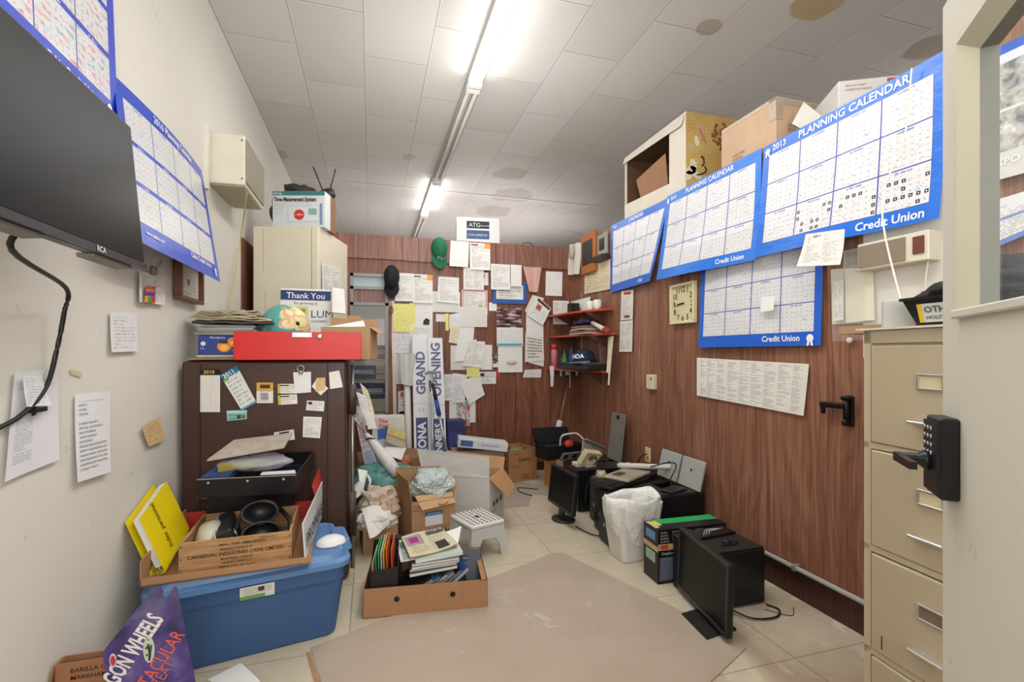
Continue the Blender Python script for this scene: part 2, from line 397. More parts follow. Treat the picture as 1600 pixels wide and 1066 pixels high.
# back partition with the opening to the shop
WX0, WX1, WZ0, WZ1 = -.20, .165, .66, 2.10
m = MB(); T = .4
m.b2(XL, WX0, YB, YB + T, 0, ZP); m.b2(WX1, XR + .5, YB, YB + T, 0, ZP); m.b2(WX0, WX1, YB, YB + T, 0, WZ0); m.b2(WX0, WX1, YB, YB + T, WZ1, ZP)
struct(m.obj('wall_back', wood_b))
struct(MB().b2(XL + .02, .36, YB - .025, YB, 2.25, ZP - .004).obj('trim_1', wood_h))
struct(MB().b2(.36, XR, YB - .03, YB, 2.243, ZP - .004).obj('trim_2', wood_h))
struct(MB().b2(XL, XL + .012, 4.15, YB, 0, 2.2).obj('trim_3', wood_mat('side_board', 'y', '#4a2c22', '#714534', '#8a5a46')))
struct(MB().b2(XR - .012, XR, Y0, YB, 0, .15).obj('baseboard_right', wood_d))
struct(MB().b2(XL, XR, YB - .012, YB, 0, .09).obj('baseboard_back', wood_d))
s1 = onZ(432, 215, ZC); s2 = onZ(985, 270, ZC)
struct(MB().b2(XL, X2, 6.40, 6.45, ZC - .012, ZC).obj('trim_4', plain('#cfc9c4', .6)))
# shop window in the back partition
fr = plain('#8e908e', .45)
g = G('window_glass', .03, spec=.6); g.b.inputs['Transmission Weight'].default_value = .0
g.b.inputs['Alpha'].default_value = .14; glass_w = g.base('#5a6064')
w1 = MB(); zb, zt = .70, 1.80
for a in ((WX0, WX0 + .03, WZ0, WZ1), (WX1 - .03, WX1, WZ0, WZ1)): w1.b2(a[0], a[1], YB - .01, YB + .05, a[2], a[3])
for z in (WZ0, 1.78, 1.94, 2.07): w1.b2(WX0, WX1, YB - .01, YB + .05, z, z + .03)
w1 = struct(w1.obj('window_1', fr))
MB().b2(WX0 + .03, WX1 - .03, YB + .02, YB + .026, WZ0 + .03, 1.78).obj('glass_pane', glass_w, w1)
MB().b2(WX0 + .03, WX1 - .03, YB + .02, YB + .03, 1.97, 2.07).obj('transom_pane', plain('#a9bcc0', .1), w1)  # pale transom colour paints in the reflection of a strip light
MB().b2(WX0 + .03, WX1 - .03, YB + .02, YB + .03, 1.81, 1.94).obj('wood_infill', wood_h, w1)
# ---------------------------------------------------------------- wire rack and goods seen through the window
rk = thing('wire_rack', 'chrome wire rack behind the small shop window in the back wall', 'rack', (0, YB + .62, 0))
m = MB()
for z in (.55, .78, 1.0, 1.22):
    for k in range(9): m.tube([(-.42 + k * .1, -.15, z), (-.42 + k * .1, .15, z)], .004, 0, 5)
    for y in (-.15, .15):
        m.tube([(-.42, y, z), (.4, y, z)], .005, 0, 5); m.tube([(-.42, y, z + .07), (.4, y, z + .07)], .004, 0, 5)
m.obj('wire_shelf', plain('#a8adb2', .3, .8), rk)
for sx in (-.42, .4):
    for sy in (-.15, .15): MB().tube([(sx, sy, 0), (sx, sy, 1.5)], .009).obj('post', plain('#9aa0a6', .3, .8), rk)
for i, (x, z, w, h, c, lab) in enumerate(((-.2, 1.23, .25, .12, '#27357f', 'dark blue carton on the top tier of the wire rack behind the window'), (.08, 1.23, .2, .16, '#b9333c', 'red carton on the top tier of the wire rack behind the window'), (-.1, .79, .5, .17, '#1c2f66', 'wide navy carton on the lower tier of the wire rack behind the window'), (-.15, 1.01, .4, .15, '#5f6f95', 'grey blue carton on the middle tier of the wire rack behind the window'))):
    m = MB(); m.b2(-w / 2, w / 2, -.1, .1, 0, h, 0, .004); m.b2(-w / 2 + .02, w / 2 - .02, -.102, -.1, h * .4, h * .7, 1)
    one(m, 'carton', [plain(c, .5), plain('#c9c9d2', .5)], lab, 'carton', 'cartons behind the shop window', (x, YB + .62, z))
# ---------------------------------------------------------------- ceiling lights
tube_on = emit('#fffdf6', 20.0); tube_off = plain('#cfccc6', .35); housing = plain('#b9b5b0', .45)
FX = .78
def light(y0, y1, on, lab):
    o = thing('ceiling_light', lab, 'ceiling light', (FX, (y0 + y1) / 2, ZC), group='fluorescent strips along the ceiling'); L = (y1 - y0) / 2
    MB().b2(-.055, .055, -L, L, -.045, 0, 0, .004).obj('housing', housing, o)
    for sx in (-.032, .032): MB().tube([(sx, -L + .06, -.07), (sx, L - .06, -.07)], .015, 0, 12, False).obj('tube', tube_on if on else tube_off, o)
    for sy in (-1, 1): MB().b2(-.055, .055, sy * (L - .03) - .025, sy * (L - .03) + .025, -.092, -.04, 0, .004).obj('lamp_holder', plain('#e4e1dc', .5), o)
light(-1.2, 1.24, 1, 'lit fluorescent strip light above the spot the photo is taken from')
light(1.27, 3.71, 1, 'lit double fluorescent strip light nearest in view on the ceiling')
light(3.73, 5.9, 0, 'unlit fluorescent strip between the two lit strips on the ceiling')
light(5.95, 7.4, 1, 'short lit fluorescent strip beyond the top of the back wall')
light(7.42, 9.8, 0, 'unlit fluorescent strip farthest away beyond the back wall')
# added unseen strips that light the hall ceiling over the low partitions
for x in (4.3,):
    for y in (2.4, 6.6):
        o = thing('ceiling_light', 'added unseen strip light brightening the hall ceiling beyond the right wall', 'ceiling light', (x, y, ZC), group='added light strips beyond the right wall')
        MB().b2(-.055, .055, -1.2, 1.2, -.045, 0).obj('housing', housing, o)
        MB().tube([(0, -1.15, -.07), (0, 1.15, -.07)], .018, 0, 10, False).obj('tube', emit('#fffdf6', 9.0), o)
def area(name, loc, tgt, size, power, colr=(1, .985, .96), sy=None):
    l = bpy.data.lights.new(name, 'AREA'); l.energy = power; l.color = colr; l.shape = 'RECTANGLE'; l.size = size; l.size_y = sy or size
    o = bpy.data.objects.new(name, l); C.objects.link(o); o.location = loc
    o.rotation_euler = (Vector(tgt) - Vector(loc)).to_track_quat('-Z', 'Y').to_euler(); return o
area('rear_fill_light', (.35, -1.3, 1.9), (.6, 3, 1.2), 1.6, 44, (1, .98, .95), 1.8)  # added soft fill from behind the camera, no doorway is built there
area('room_light', (FX, 1.6, 3.3), (FX, 1.6, 0), 1.4, 26, (1, .985, .97), 2.6)
area('room_light', (FX, 4.4, 3.3), (FX, 4.4, 0), 1.2, 16, (1, .985, .97), 1.8)
area('ceiling_fill', (-.1, -.4, 1.75), (.2, 1.1, 3.48), .9, 30, (1, .985, .965))  # added upward lamp behind the camera, brightens the near ceiling
area('ceiling_fill', (.7, 3.2, 2.3), (.75, 4.2, 3.48), .9, 14, (1, .985, .965))  # added upward lamp inside the room, lifts the ceiling further back
area('hall_ceiling_fill', (1.6, 7.6, 2.3), (1.4, 7.8, 3.48), 3.0, 46, (1, .97, .95))  # added upward lamp past the back wall, brightens the far ceiling
area('hall_ceiling_fill', (4.2, 3.2, 2.2), (4.1, 3.2, 3.48), 2.4, 12, (1, .97, .95), 4.5)  # added upward lamp past the right wall, lifts the ceiling on that side
w = bpy.data.worlds.new('world'); bpy.context.scene.world = w; w.use_nodes = True
w.node_tree.nodes['Background'].inputs[0].default_value = (.9, .93, 1, 1); w.node_tree.nodes['Background'].inputs[1].default_value = .3
# ---------------------------------------------------------------- camera
cam = bpy.data.cameras.new('camera'); co = bpy.data.objects.new('camera', cam); C.objects.link(co)
cam.sensor_width = 36; cam.lens = 36 * F / 1600; cam.shift_y = (HZ - 533) / 1600; cam.clip_start = .02
co.location = O; co.rotation_euler = (math.pi / 2, 0, -YAW); bpy.context.scene.camera = co
sc = bpy.context.scene; sc.view_settings.view_transform = 'Standard'; sc.view_settings.exposure = 0.10
# ================================================================ THINGS ON THE WALLS
PAPERS = 'papers pinned on the walls'
M_ = {
 'plain': pmat('plain', '#e4e3e0', '#8c8c90', 30, 'type', dens=.62),
 'type': pmat('type', '#e2e1dd', '#4c4c54', 26, 'type'),
 'type2': pmat('type2', '#dedcd6', '#55555c', 34, 'type', cols=2, dens=.4),
 'dense': pmat('dense', '#e3e2de', '#50505a', 44, 'type', cols=3, dens=.38, marg=.05),
 'wide': pmat('wide', '#e3e1da', '#62606a', 36, 'type', cols=9, dens=.25, marg=.04),
 'hand': pmat('hand', '#e3e4e8', '#33343c', 19, 'hand', dens=.36),
 'hand2': pmat('hand2', '#dfe0e2', '#7b7d86', 12, 'hand', dens=.5),
 'table': pmat('table', '#dedcd6', '#4f4d52', 16, 'table', cols=7, marg=.04),
 'month': pmat('month', '#dfdfdc', '#6f7076', 6, 'month', cols=7, marg=.05),
 'bold': pmat('bold', '#dddbd4', '#1f1f24', 9, 'bold', dens=.4),
 'pinkb': pmat('pinkb', '#e4e0dc', '#6a6266', 14, 'type', ((0, 0, .09, 1, '#d9a8a4'), (.91, 0, 1, 1, '#d9a8a4'), (0, .93, 1, 1, '#d9a8a4'), (0, 0, 1, .05, '#d9a8a4'), (.66, .2, .78, .42, '#a9b35c'))),
 'yellow': pmat('yellow', '#e2dc8a', '#9a9550', 14, 'type', dens=.6),
 'tan': pmat('tan', '#d9b98a', '#7d6640', 8, 'hand', dens=.5),
 'cream': pmat('cream', '#e0d6b8', '#8f876c', 10, 'type', dens=.5),
 'beige': pmat('beige', '#cfc2a4', '#7d7460', 12, 'type', dens=.5),
 'pink': pmat('pink', '#cfa498', '#b98d82', 20, 'type', dens=.75),
 'photo': pmat('photo', '#555', '#222', 5, 'photo'),
 'patch': pmat('patch', '#555', '#222', 5, 'patch'),
 'red': plain('#c22e2c', .6), 'blue': plain('#2f5fa8', .5), 'blank': plain('#e6e5e1', .7, var=.03), 'blank2': plain('#d5d4d0', .7, var=.05),
 'form': pmat('form', '#e2e1dd', '#4c4c54', 24, 'type', ((.72, .8, 1, 1, '#dfa05c'), (.06, .9, .4, .95, '#7a4a3a'))),
 'card': pmat('card', '#e3e1d6', '#5c5c60', 7, 'type', ((0, 0, .14, 1, '#c9b04c'), (.1, .78, .6, .9, '#333')), dens=.4),
 'logo': pmat('logo', '#e2e1de', '#4c4c54', 6, 'type', ((.06, .62, .3, .88, '#44304e'),), dens=.4),
 'wash': pmat('wash', '#dfe2e0', '#707478', 12, 'type', ((.05, .84, .95, .97, '#5a3430'), (.2, .5, .5, .75, '#b6564c')), dens=.5),
}
Q_ = {'back': lambda u, v, d: onY(u, v, YB - d), 'left': lambda u, v, d: onX(u, v, XL + d), 'right': lambda u, v, d: onX(u, v, XR - d)}
def paper(name, label, cat, wall, px, mat, d=.006, curl=.004, seed=0, group=PAPERS, extra=None, n=6):
    """sheet whose four corners are surveyed on a wall; px = (u0,v0,u1,v1) or four corner pairs TL TR BR BL"""
    if len(px) == 4 and not isinstance(px[0], (tuple, list)):
        u0, v0, u1, v1 = px; px = ((u0, v0), (u1, v0), (u1, v1), (u0, v1))
        if wall == 'back':   # keep it upright on the wall: same heights on both edges
            a = [Q_[wall](u, v, d) for u, v in px]; zt = (a[0].z + a[1].z) / 2; zb = (a[2].z + a[3].z) / 2
            for i, z in enumerate((zt, zt, zb, zb)): a[i].z = z
        else: a = [Q_[wall](u, v, d) for u, v in px]
    else: a = [Q_[wall](u, v, d) for u, v in px]
    rn = random.Random(seed + int(px[0][0]) * 3 + int(px[0][1]))
    k1, k2, k3 = rn.uniform(.2, 1), rn.uniform(-.5, 1), rn.uniform(0, 6)
    m = MB(); m.sheet(a, n, n, lambda s, t: curl * (k1 * t * t + .4 * max(0, k2) * (2 * s - 1) ** 2 * t + .15 * math.sin(k3 + 5 * s + 3 * t) + .15))
    mats = [M_[mat] if isinstance(mat, str) else mat]
    if extra: extra(m, a, mats)
    o = m.obj(name, mats); return tag(o, label, cat, group)
def txt_on(lines, ink, size=.1, top=.12, bold=.0, left=.06, cond=1.):
    """lettering laid flat on a surveyed sheet; size and offsets in fractions of the sheet height / width"""
    def f(m, a, mats):
        TL, TR, BR, BL = a; r = (TR - TL); dn = (BL - TL); k = len(mats); mats.append(plain(ink, .6)); y = top
        for ln in lines:
            s, sz = (ln, size) if isinstance(ln, str) else ln
            m.text(s, sz * dn.length * 1.35, TL + r * left + dn * (y + sz), r, -dn, k, off=.004, bold=bold, sx=cond); y += sz * 1.3
    return f
# ---------- back wall, laid from the wall outwards (d = distance off the wall)
BW = [
 ('notice_sheet', 'wide white schedule sheet, right one of the pair above the yellow notes', 'notice', (645, 429, 676, 474), 'form', .030, .006),
 ('notice_sheet', 'white schedule sheet left of its twin, directly under the black cap on the back wall', 'notice', (617, 427, 646, 471), 'type', .026, .006),
 ('notice_sheet', 'tall white sheet with a black blot, right of the yellow sheet on the back wall', 'notice', (640, 474, 676, 532), 'plain', .014, .004),
 ('notice_sheet', 'pale handwritten sheet right of the shop window below the yellow sheet', 'notice', (614, 505, 650, 552), 'hand2', .010, .004),
 ('yellow_sheet', 'large yellow sheet of lined notes right of the shop window', 'notice', (614, 475, 649, 519), 'yellow', .020, .006),
 ('notice_sheet', 'white sheet under the black blot sheet reaching down behind the white cartons', 'notice', (641, 508, 675, 556), 'type', .022, .006),
 ('notice_sheet', 'small striped sheet low beside the shop window frame', 'notice', (615, 553, 634, 600), 'table', .008, .004),
 ('clipboard_sheet', 'blank rounded white sheet hung highest, left of the form with an orange corner', 'notice', ((704, 376), (733, 378), (731, 418), (702, 416)), 'plain', .045, .006),
 ('form_sheet', 'white form with an orange top corner hung under the white file carton', 'notice', (734, 380, 766, 422), 'form', .045, .006),
 ('notice_sheet', 'white sheet just below the blank rounded sheet on the back wall', 'notice', (724, 419, 756, 453), 'type2', .030, .005),
 ('notice_sheet', 'sheet with a small dark picture peeping out right below the orange cornered form', 'notice', (752, 422, 763, 446), 'wash', .012, .003),
 ('notice_sheet', 'left white sheet pinned over the blue framed certificate', 'notice', (767, 413, 797, 453), 'type', .048, .008),
 ('notice_sheet', 'narrow white sheet between the two sheets over the blue certificate and the pink cloth', 'notice', (798, 414, 815, 448), 'plain', .050, .006),
 ('list_sheet', 'white sheet of bold headed short lists left of the pink edged sheet', 'notice', ((685, 432), (717, 434), (717, 475), (683, 472)), 'type', .016, .006),
 ('table_sheet', 'ruled table sheet half hidden behind the headed list sheet', 'notice', (676, 456, 719, 488), 'table', .007, .003),
 ('certificate', 'pink bordered certificate above the black figure table on the back wall', 'certificate', (721, 453, 762, 492), 'pinkb', .012, .004),
 ('figure_table', 'sheet filled with a table of black figures under the pink certificate', 'notice', (719, 480, 761, 511), 'table', .020, .005),
 ('note_card', 'blank white card left of the mountain picture calendar', 'note', (764, 473, 776, 486), 'blank', .008, .003),
 ('note_card', 'blank white note right of the white cartons under the ruled table', 'note', (681, 491, 697, 503), 'blank2', .008, .003),
 ('sticky_strip', 'narrow yellow strip of paper between white notes on the back wall', 'note', (696, 490, 701, 517), 'yellow', .010, .003),
 ('notice_sheet', 'white note with a yellowed lower half left of the figure table', 'notice', ((702, 492), (720, 488), (719, 512), (702, 514)), 'hand2', .009, .004),
 ('notice_sheet', 'cream note hanging right under the yellow strip', 'notice', ((704, 510), (721, 508), (717, 538), (701, 535)), 'cream', .013, .006),
 ('notice_sheet', 'long white sheet hanging slanted below the figure table', 'notice', ((720, 509), (741, 511), (737, 562), (709, 566)), 'plain', .016, .008),
 ('receipt_bundle', 'slanted bundle of receipts at the middle of the back wall', 'notice', ((733, 533), (745, 530), (735, 573), (722, 572)), 'type2', .028, .012),
 ('notice_sheet', 'white receipt with barcode like lines right of the slanted bundle', 'notice', ((741, 533), (758, 534), (754, 575), (732, 573)), 'type', .022, .008),
 ('notice_sheet', 'white sheet left of the mountain calendar reaching lower than the receipts', 'notice', (751, 539, 769, 578), 'plain', .012, .004),
 ('notice_sheet', 'broad white sheet behind the receipt bundle on the back wall', 'notice', (704, 540, 752, 578), 'blank2', .006, .003),
 ('sticky_note', 'yellow sticky note under the receipts on the back wall', 'note', (729, 574, 749, 589), 'yellow', .026, .006),
 ('envelope_sheet', 'white envelope like sheet right of the yellow sticky note', 'notice', (749, 581, 775, 600), 'logo', .010, .003),
 ('list_sheet', 'white lined list just right of the opening banner cartons', 'notice', (694, 585, 710, 626), 'type', .010, .004),
 ('notice_sheet', 'rumpled white sheet turned on its corner under the yellow sticky note', 'notice', ((717, 597), (748, 585), (757, 617), (733, 632)), 'plain', .022, .012),
 ('notice_sheet', 'white sheet with a tiny picture at its top between list and rumpled sheet', 'notice', ((708, 583), (730, 586), (726, 628), (706, 630)), 'hand2', .014, .006),
 ('notice_sheet', 'white backing sheet behind the colourful patch calendar', 'notice', (702, 626, 743, 661), 'blank', .006, .002),
 ('patch_calendar', 'small calendar of red, green and white picture patches with red edge', 'calendar', (713, 628, 734, 666), 'patch', .016, .005),
 ('photo_card', 'small dark photo card leaning beside the mountain calendar', 'photo card', ((768, 553), (778, 552), (780, 566), (771, 568)), 'photo', .016, .004),
 ('note_card', 'small white card under the leaning photo card', 'note', (770, 562, 783, 574), 'blank', .008, .003),
 ('red_tag', 'small red round tag on bare panelling below the mountain calendar', 'tag', (775, 580, 781, 590), 'red', .006, .001),
 ('notice_sheet', 'single white typed sheet on bare panelling near the room corner', 'notice', ((853, 424), (879, 425), (878, 463), (852, 462)), 'plain', .008, .005),
 ('notice_sheet', 'white sheet turned on its corner with a brown picture stripe', 'notice', ((841, 464), (861, 482), (848, 509), (823, 492)), 'wash', .034, .010),
 ('notice_sheet', 'white sheet sticking out left behind the turned brown striped sheet', 'notice', ((832, 461), (850, 466), (835, 500), (820, 486)), 'blank2', .026, .006),
 ('notice_sheet', 'long white sheet hanging below the turned brown striped sheet', 'notice', (822, 487, 849, 528), 'plain', .010, .004),
 ('bold_notice', 'tall notice with bold black print set sideways near the corner', 'notice', ((821, 520), (849, 527), (850, 564), (820, 566)), 'bold', .020, .006),
 ('notice_sheet', 'white slips sticking out below the sideways bold notice', 'notice', ((828, 556), (850, 563), (849, 573), (826, 567)), 'plain', .012, .004),
 ('note_card', 'small wide white note lowest below the sideways bold notice', 'note', ((820, 578), (846, 577), (845, 590), (817, 590)), 'hand2', .008, .003),
 ('coupon_sheet', 'printed white price sheet behind the left end of the top shelf', 'notice', (864, 470, 889, 507), 'type2', .008, .002),
]
for nm, lb, ct, px, mt, d, cu in BW: paper(nm, lb, ct, 'back', px, mt, d, cu)
m = MB()  # pink cloth
a = [onY(u, v, YB - .04) for u, v in ((817, 417), (846, 418), (840, 457), (827, 456))]
m.sheet(a, 8, 6, lambda s, t: .006 * math.sin(9 * s) + .004); one(m, 'pink_pennant', plain('#c9a095', .85), 'pale pink tapering cloth pennant high near the right corner', 'pennant')
# black blot patch (a magnet) on the sheet
p0 = onY(666, 503, YB - .027); m = MB(); m.poly([p0 + Vector((x, 0, z)) for x, z in ((-.03, -.025), (.03, -.03), (.035, .02), (0, .04), (-.028, .012))], (0, -.006, 0))
one(m, 'black_patch', plain('#2c2b2f', .7), 'small black cloth patch fixed on the tall white sheet on the back wall', 'patch')
# blue framed certificate
m = MB(); p = onY(769, 452, YB - .004); q = onY(822, 476, YB - .004)
bc = thing('certificate', 'blue bordered certificate half covered by two white sheets', 'certificate', (0, 0, 0))
x0, z1, x1, z0 = p.x, 2.06, q.x, q.z; MB().b2(x0, x1, YB - .022, YB - .003, z0, z1 + .02, 0, .002).obj('blue_mount', plain('#2c5aa2', .5), bc)
MB().sheet([(x0 + .04, YB - .024, z1 - .02), (x1 - .04, YB - .024, z1 - .02), (x1 - .04, YB - .024, z0 + .05), (x0 + .04, YB - .024, z0 + .05)], 2, 2).obj('certificate_sheet', M_['logo'], bc)
# mountain picture calendar
mc = thing('picture_calendar', 'hanging calendar with mountain lake photo and white month pads', 'calendar', (0, 0, 0))
def bq(u0, v0, u1, v1, d):
    a = [onY(u, v, YB - d) for u, v in ((u0, v0), (u1, v0), (u1, v1), (u0, v1))]
    zt = (a[0].z + a[1].z) / 2; zb = (a[2].z + a[3].z) / 2
    for i, z in enumerate((zt, zt, zb, zb)): a[i].z = z
    return a
MB().sheet(bq(776, 481, 815, 512, .012), 3, 3).obj('photo_page', M_['photo'], mc)
m = MB(); m.sheet(bq(776, 512, 817, 541, .016), 4, 4, lambda s, t: .006 * t); m.sheet(bq(777, 537, 816, 540, .026), 1, 1, None, 1); m.obj('month_page', [M_['month'], plain('#4fa3c4', .6)], mc)
m = MB(); m.sheet(bq(778, 540, 816, 582, .014), 4, 4, lambda s, t: .01 * t); m.obj('lower_page', M_['plain'], mc)
m = MB(); q = onY(799, 566, YB - .03); m.lathe([(0.0, 0), (.055, .003), (.05, .008), (0.001, .008)], n=20, M=Matrix.Translation(q) @ Matrix.Rotation(R(90), 4, 'X') @ Matrix.Diagonal((1.1, .45, 1, 1)))
one(m, 'paper_plate_piece', plain('#d8c4a8', .7), 'half round tan paper scrap stuck on the lowest page of the mountain calendar', 'paper scrap')
# ---------- right wall small papers
paper('poster_sheet', 'beige handwritten poster below the wooden plaque by the corner', 'poster', 'right', ((913, 408), (954, 405), (954, 452), (914, 460)), 'beige', .010, .006, extra=txt_on(['2.01'], '#6b6152', .26, .16, left=.12))
paper('thermometer_card', 'narrow white card hanging under the narrow left planner', 'notice', 'right', ((971, 455), (990, 453), (989, 499), (970, 501)), pmat('therm', '#dddbd6', '#8a8a8e', 16, 'type', ((.2, .86, .8, .95, '#b0483f'), (.3, .06, .75, .16, '#7a5a50'))), .012, .003)
paper('list_sheet', 'narrow white list right under the narrow card beside the shelves', 'notice', 'right', ((969, 502), (989, 500), (988, 550), (968, 550)), 'type2', .009, .003)
paper('phone_list', 'wide white sheet of name columns on the right wall under the lower planner', 'notice', 'right', ((1089, 559), (1264, 569), (1257, 650), (1090, 618)), 'wide', .010, .010, n=10)
paper('hanging_notice', 'white notice hanging from the large right planner over the lower planner', 'notice', 'right', ((1259, 366), (1321, 358), (1318, 414), (1250, 417)), pmat('notice_hang', '#e3e2de', '#7a7a7e', 20, 'type', cols=2), .11, .02, extra=txt_on([('full of good people', .08)], '#33333a', .08, .06, bold=.01, left=.25), n=8)
# clear sheet and cream boards pinned right of the lower planner
cb = thing('card_board', 'tall cream board sheets pinned on the right wall above the cabinet corner', 'board', (0, 0, 0))
g = G('clear_film', .15, spec=.6); g.b.inputs['Alpha'].default_value = .16; film = g.base('#d6d8da')
MB().sheet([onX(u, v, XR - .008) for u, v in ((1298, 421), (1346, 417), (1350, 505), (1300, 507))], 3, 3).obj('backing_sheet', plain('#d2cfbc', .7), cb)
MB().sheet([onX(u, v, XR - .018) for u, v in ((1320, 420), (1364, 418), (1367, 500), (1321, 505))], 3, 3).obj('cover_sheet', plain('#dad5c0', .6), cb)
MB().sheet([onX(u, v, XR - .026) for u, v in ((1301, 440), (1318, 438), (1318, 500), (1302, 502))], 3, 3).obj('printed_strip', M_['type2'], cb)
MB().sheet([onX(u, v, XR - .03) for u, v in ((1299, 425), (1350, 420), (1351, 531), (1300, 534))], 3, 3).obj('clear_sleeve', film, cb)
m = MB(); q = onX(1332, 532, XR); m.lathe([(.004, 0), (.004, .012), (.013, .014), (.014, .022), (.008, .027)], M=Matrix.Translation(q) @ Matrix.Rotation(R(-90), 4, 'Y'))
one(m, 'push_knob', plain('#dcd8cc', .4), 'round white knob in the panelling just left of the filing cabinet top', 'knob')
paper('small_print_poster', 'grey sheet of small print with black signs behind the large right planner', 'poster', 'right', ((1318, 392), (1364, 384), (1364, 415), (1318, 419)), pmat('signs', '#b9b7ac', '#3c3c3c', 14, 'type', ((.8, .1, .93, .4, '#222'), (.8, .6, .93, .85, '#222'))), .004, .002)
# ---------- planners (wall calendars)
def emblem(m, o, r, u, s, mat):
    """round head with two ribbon legs"""
    o, r, u = Vector(o), Vector(r).normalized(), Vector(u).normalized(); n = r.cross(u)
    pts = [o + (r * math.cos(a) + u * math.sin(a)) * s * .42 + n * .0015 for a in [k * math.pi / 8 for k in range(16)]]
    m.poly(pts, None, mat)
    for q in (-1, 1): m.poly([o + r * s * x + u * s * y + n * .0015 for x, y in ((q * .05, -.3), (q * .3, -.25), (q * .38, -.8), (q * .1, -.72))], None, mat)
def planner(label, c4, mat, texts, curl, seed, nx=14, ny=10, embl=()):
    a = [Vector(p) for p in c4]; TL, TR, BR, BL = a; nn = (BL - TL).cross(TR - TL).normalized()
    f = lambda s, t: curl(s, t)
    P = lambda s, t: (TL * (1 - s) + TR * s) * (1 - t) + (BL * (1 - s) + BR * s) * t + nn * f(s, t)
    root = tag(MB().sheet(a, nx, ny, f).obj('wall_planner', mat), label, 'calendar', 'blue wall planners')
    for i_, (s, t, size, tx) in enumerate(texts):
        m = MB()
        m.text(tx, size, (0, 0, 0), (1, 0, 0), (0, 1, 0), 0, off=0, bold=.02)
        t0 = bmesh.new() if False else None
        # bend the lettering onto the sheet
        vs = [v for v in m.b.verts if not v.tag]
        W = (TR - TL).length; Hh = (BL - TL).length
        for v in vs: v.co = P(s + v.co.x / W, t - v.co.y / Hh) + nn * .003; v.tag = True
        m.obj('title_lettering' if t < .3 else 'bank_lettering', plain('#eef1f6', .4), root)
    m = MB()
    for s, t, size in embl:
        k = len(m.b.verts); emblem(m, P(s, t) + nn * .003, P(s + .01, t) - P(s, t), P(s, t - .01) - P(s, t), size, 0)
        for v in m.b.verts: v.tag = True
    if embl: m.obj('round_emblem', plain('#eef1f6', .4), root)
    else: m.b.free()
    return root
w_ = lambda s, t, k=1.: .004 + k * (.012 * math.sin(3 * s + 1) * t + .006 * math.sin(9 * s + 4 * t) * t + .05 * t * t)
BLUE = '#1c69cf'
XP = XR - .012
# large 2013 planner
planner('large blue planner with 2013 title, rightmost of the row on the right wall', [(XP, 2.228, 2.482), (XP, 1.314, 2.486), (XP - .01, 1.314, 1.825), (XP - .02, 2.225, 1.845)], calmat('p13', BLUE, 3, .3, sq=1),
        [(.075, .075, .046, '2013'), (.26, .078, .052, 'PLANNING CALENDAR'), (.635, .972, .052, 'Credit Union'), (.72, .87, .022, '- 911 - 911 -')], lambda s, t: w_(s, t, .8) + .03 * max(0, s - .8) * 5 * (1 - t) * .4, 1, embl=[(.04, .065, .04)])
planner('blue planner with 2014 title, second from the right in the upper row', [(XP - .008, 3.15, 2.488), (XP - .008, 2.235, 2.482), (XP - .012, 2.238, 1.835), (XP - .02, 3.20, 1.86)], calmat('p14', '#2273d8', 3, 1.7),
        [(.06, .07, .034, '2014'), (.25, .07, .045, 'PLANNING CALENDAR'), (.66, .965, .042, 'Credit Union')], lambda s, t: w_(s, t, .9), 2, embl=[(.03, .06, .032)])
planner('blue planner farthest left in the upper row, its lower right corner peeled', [(XP, 4.05, 2.50), (XP, 3.125, 2.478), (XP - .02, 3.32, 1.87), (XP, 4.06, 1.868)], calmat('p15', '#2166cc', 3, 2.9),
        [(.36, .07, .045, 'CALENDAR'), (.06, .07, .034, '2015'), (.72, .965, .042, 'Cred')], lambda s, t: .004 + .03 * s * t, 3)
planner('lower blue planner hanging alone below the planner row, right of the square clock', [(XR - .006, 2.776, 1.93), (XR - .006, 1.852, 1.93), (XR - .03, 1.853, 1.338), (XR - .03, 2.778, 1.338)], calmat('p12', '#1c5ecb', 3, 4.1, bot=.12),
        [(.60, .955, .046, 'Credit Union')], lambda s, t: .003 + .006 * math.sin(5 * s) * t, 4, embl=[(.935, .935, .05)])
m = MB(); m.sheet([onX(u, v, XR - .05) for u, v in ((1190, 464), (1211, 463), (1211, 485), (1190, 488))], 3, 3, lambda s, t: .004 + .006 * t); one(m, 'white_note', M_['blank'], 'small blank white note stuck on the lower planner', 'note')
# planners on the left wall
planner('blue planner with 2016 title on the left wall, partly behind the television', [(XL + .012, 2.20, 2.375), (XL + .012, 3.20, 2.37), (XL + .15, 3.05, 1.70), (XL + .13, 2.06, 1.72)], calmat('p16', '#1747c6', 3, 5.3, side=.05, bot=.13, band=1),
        [(.30, .075, .050, '2016 Planning Calendar'), (.58, .915, .036, 'Cabin Credit Union'), (.12, .93, .022, 'www.cabincu.com')], lambda s, t: .004 + .02 * math.sin(3.1 * s) * (1 - t), 5, embl=[(.93, .925, .04)])
planner('blue planner at the top left above the television, cut by the picture edge', [(XL + .012, 1.24, 2.83), (XL + .012, 2.19, 2.83), (XL + .03, 2.20, 2.165), (XL + .03, 1.25, 2.165)], calmat('p17', '#2a48c4', 3, 6.6, side=.05, bot=.12, band=1, stick=1),
        [(.30, .075, .050, '2017 Planning Calendar'), (.55, .955, .036, 'Cabin Credit Union')], lambda s, t: .003, 6, embl=[(.93, .93, .04)])
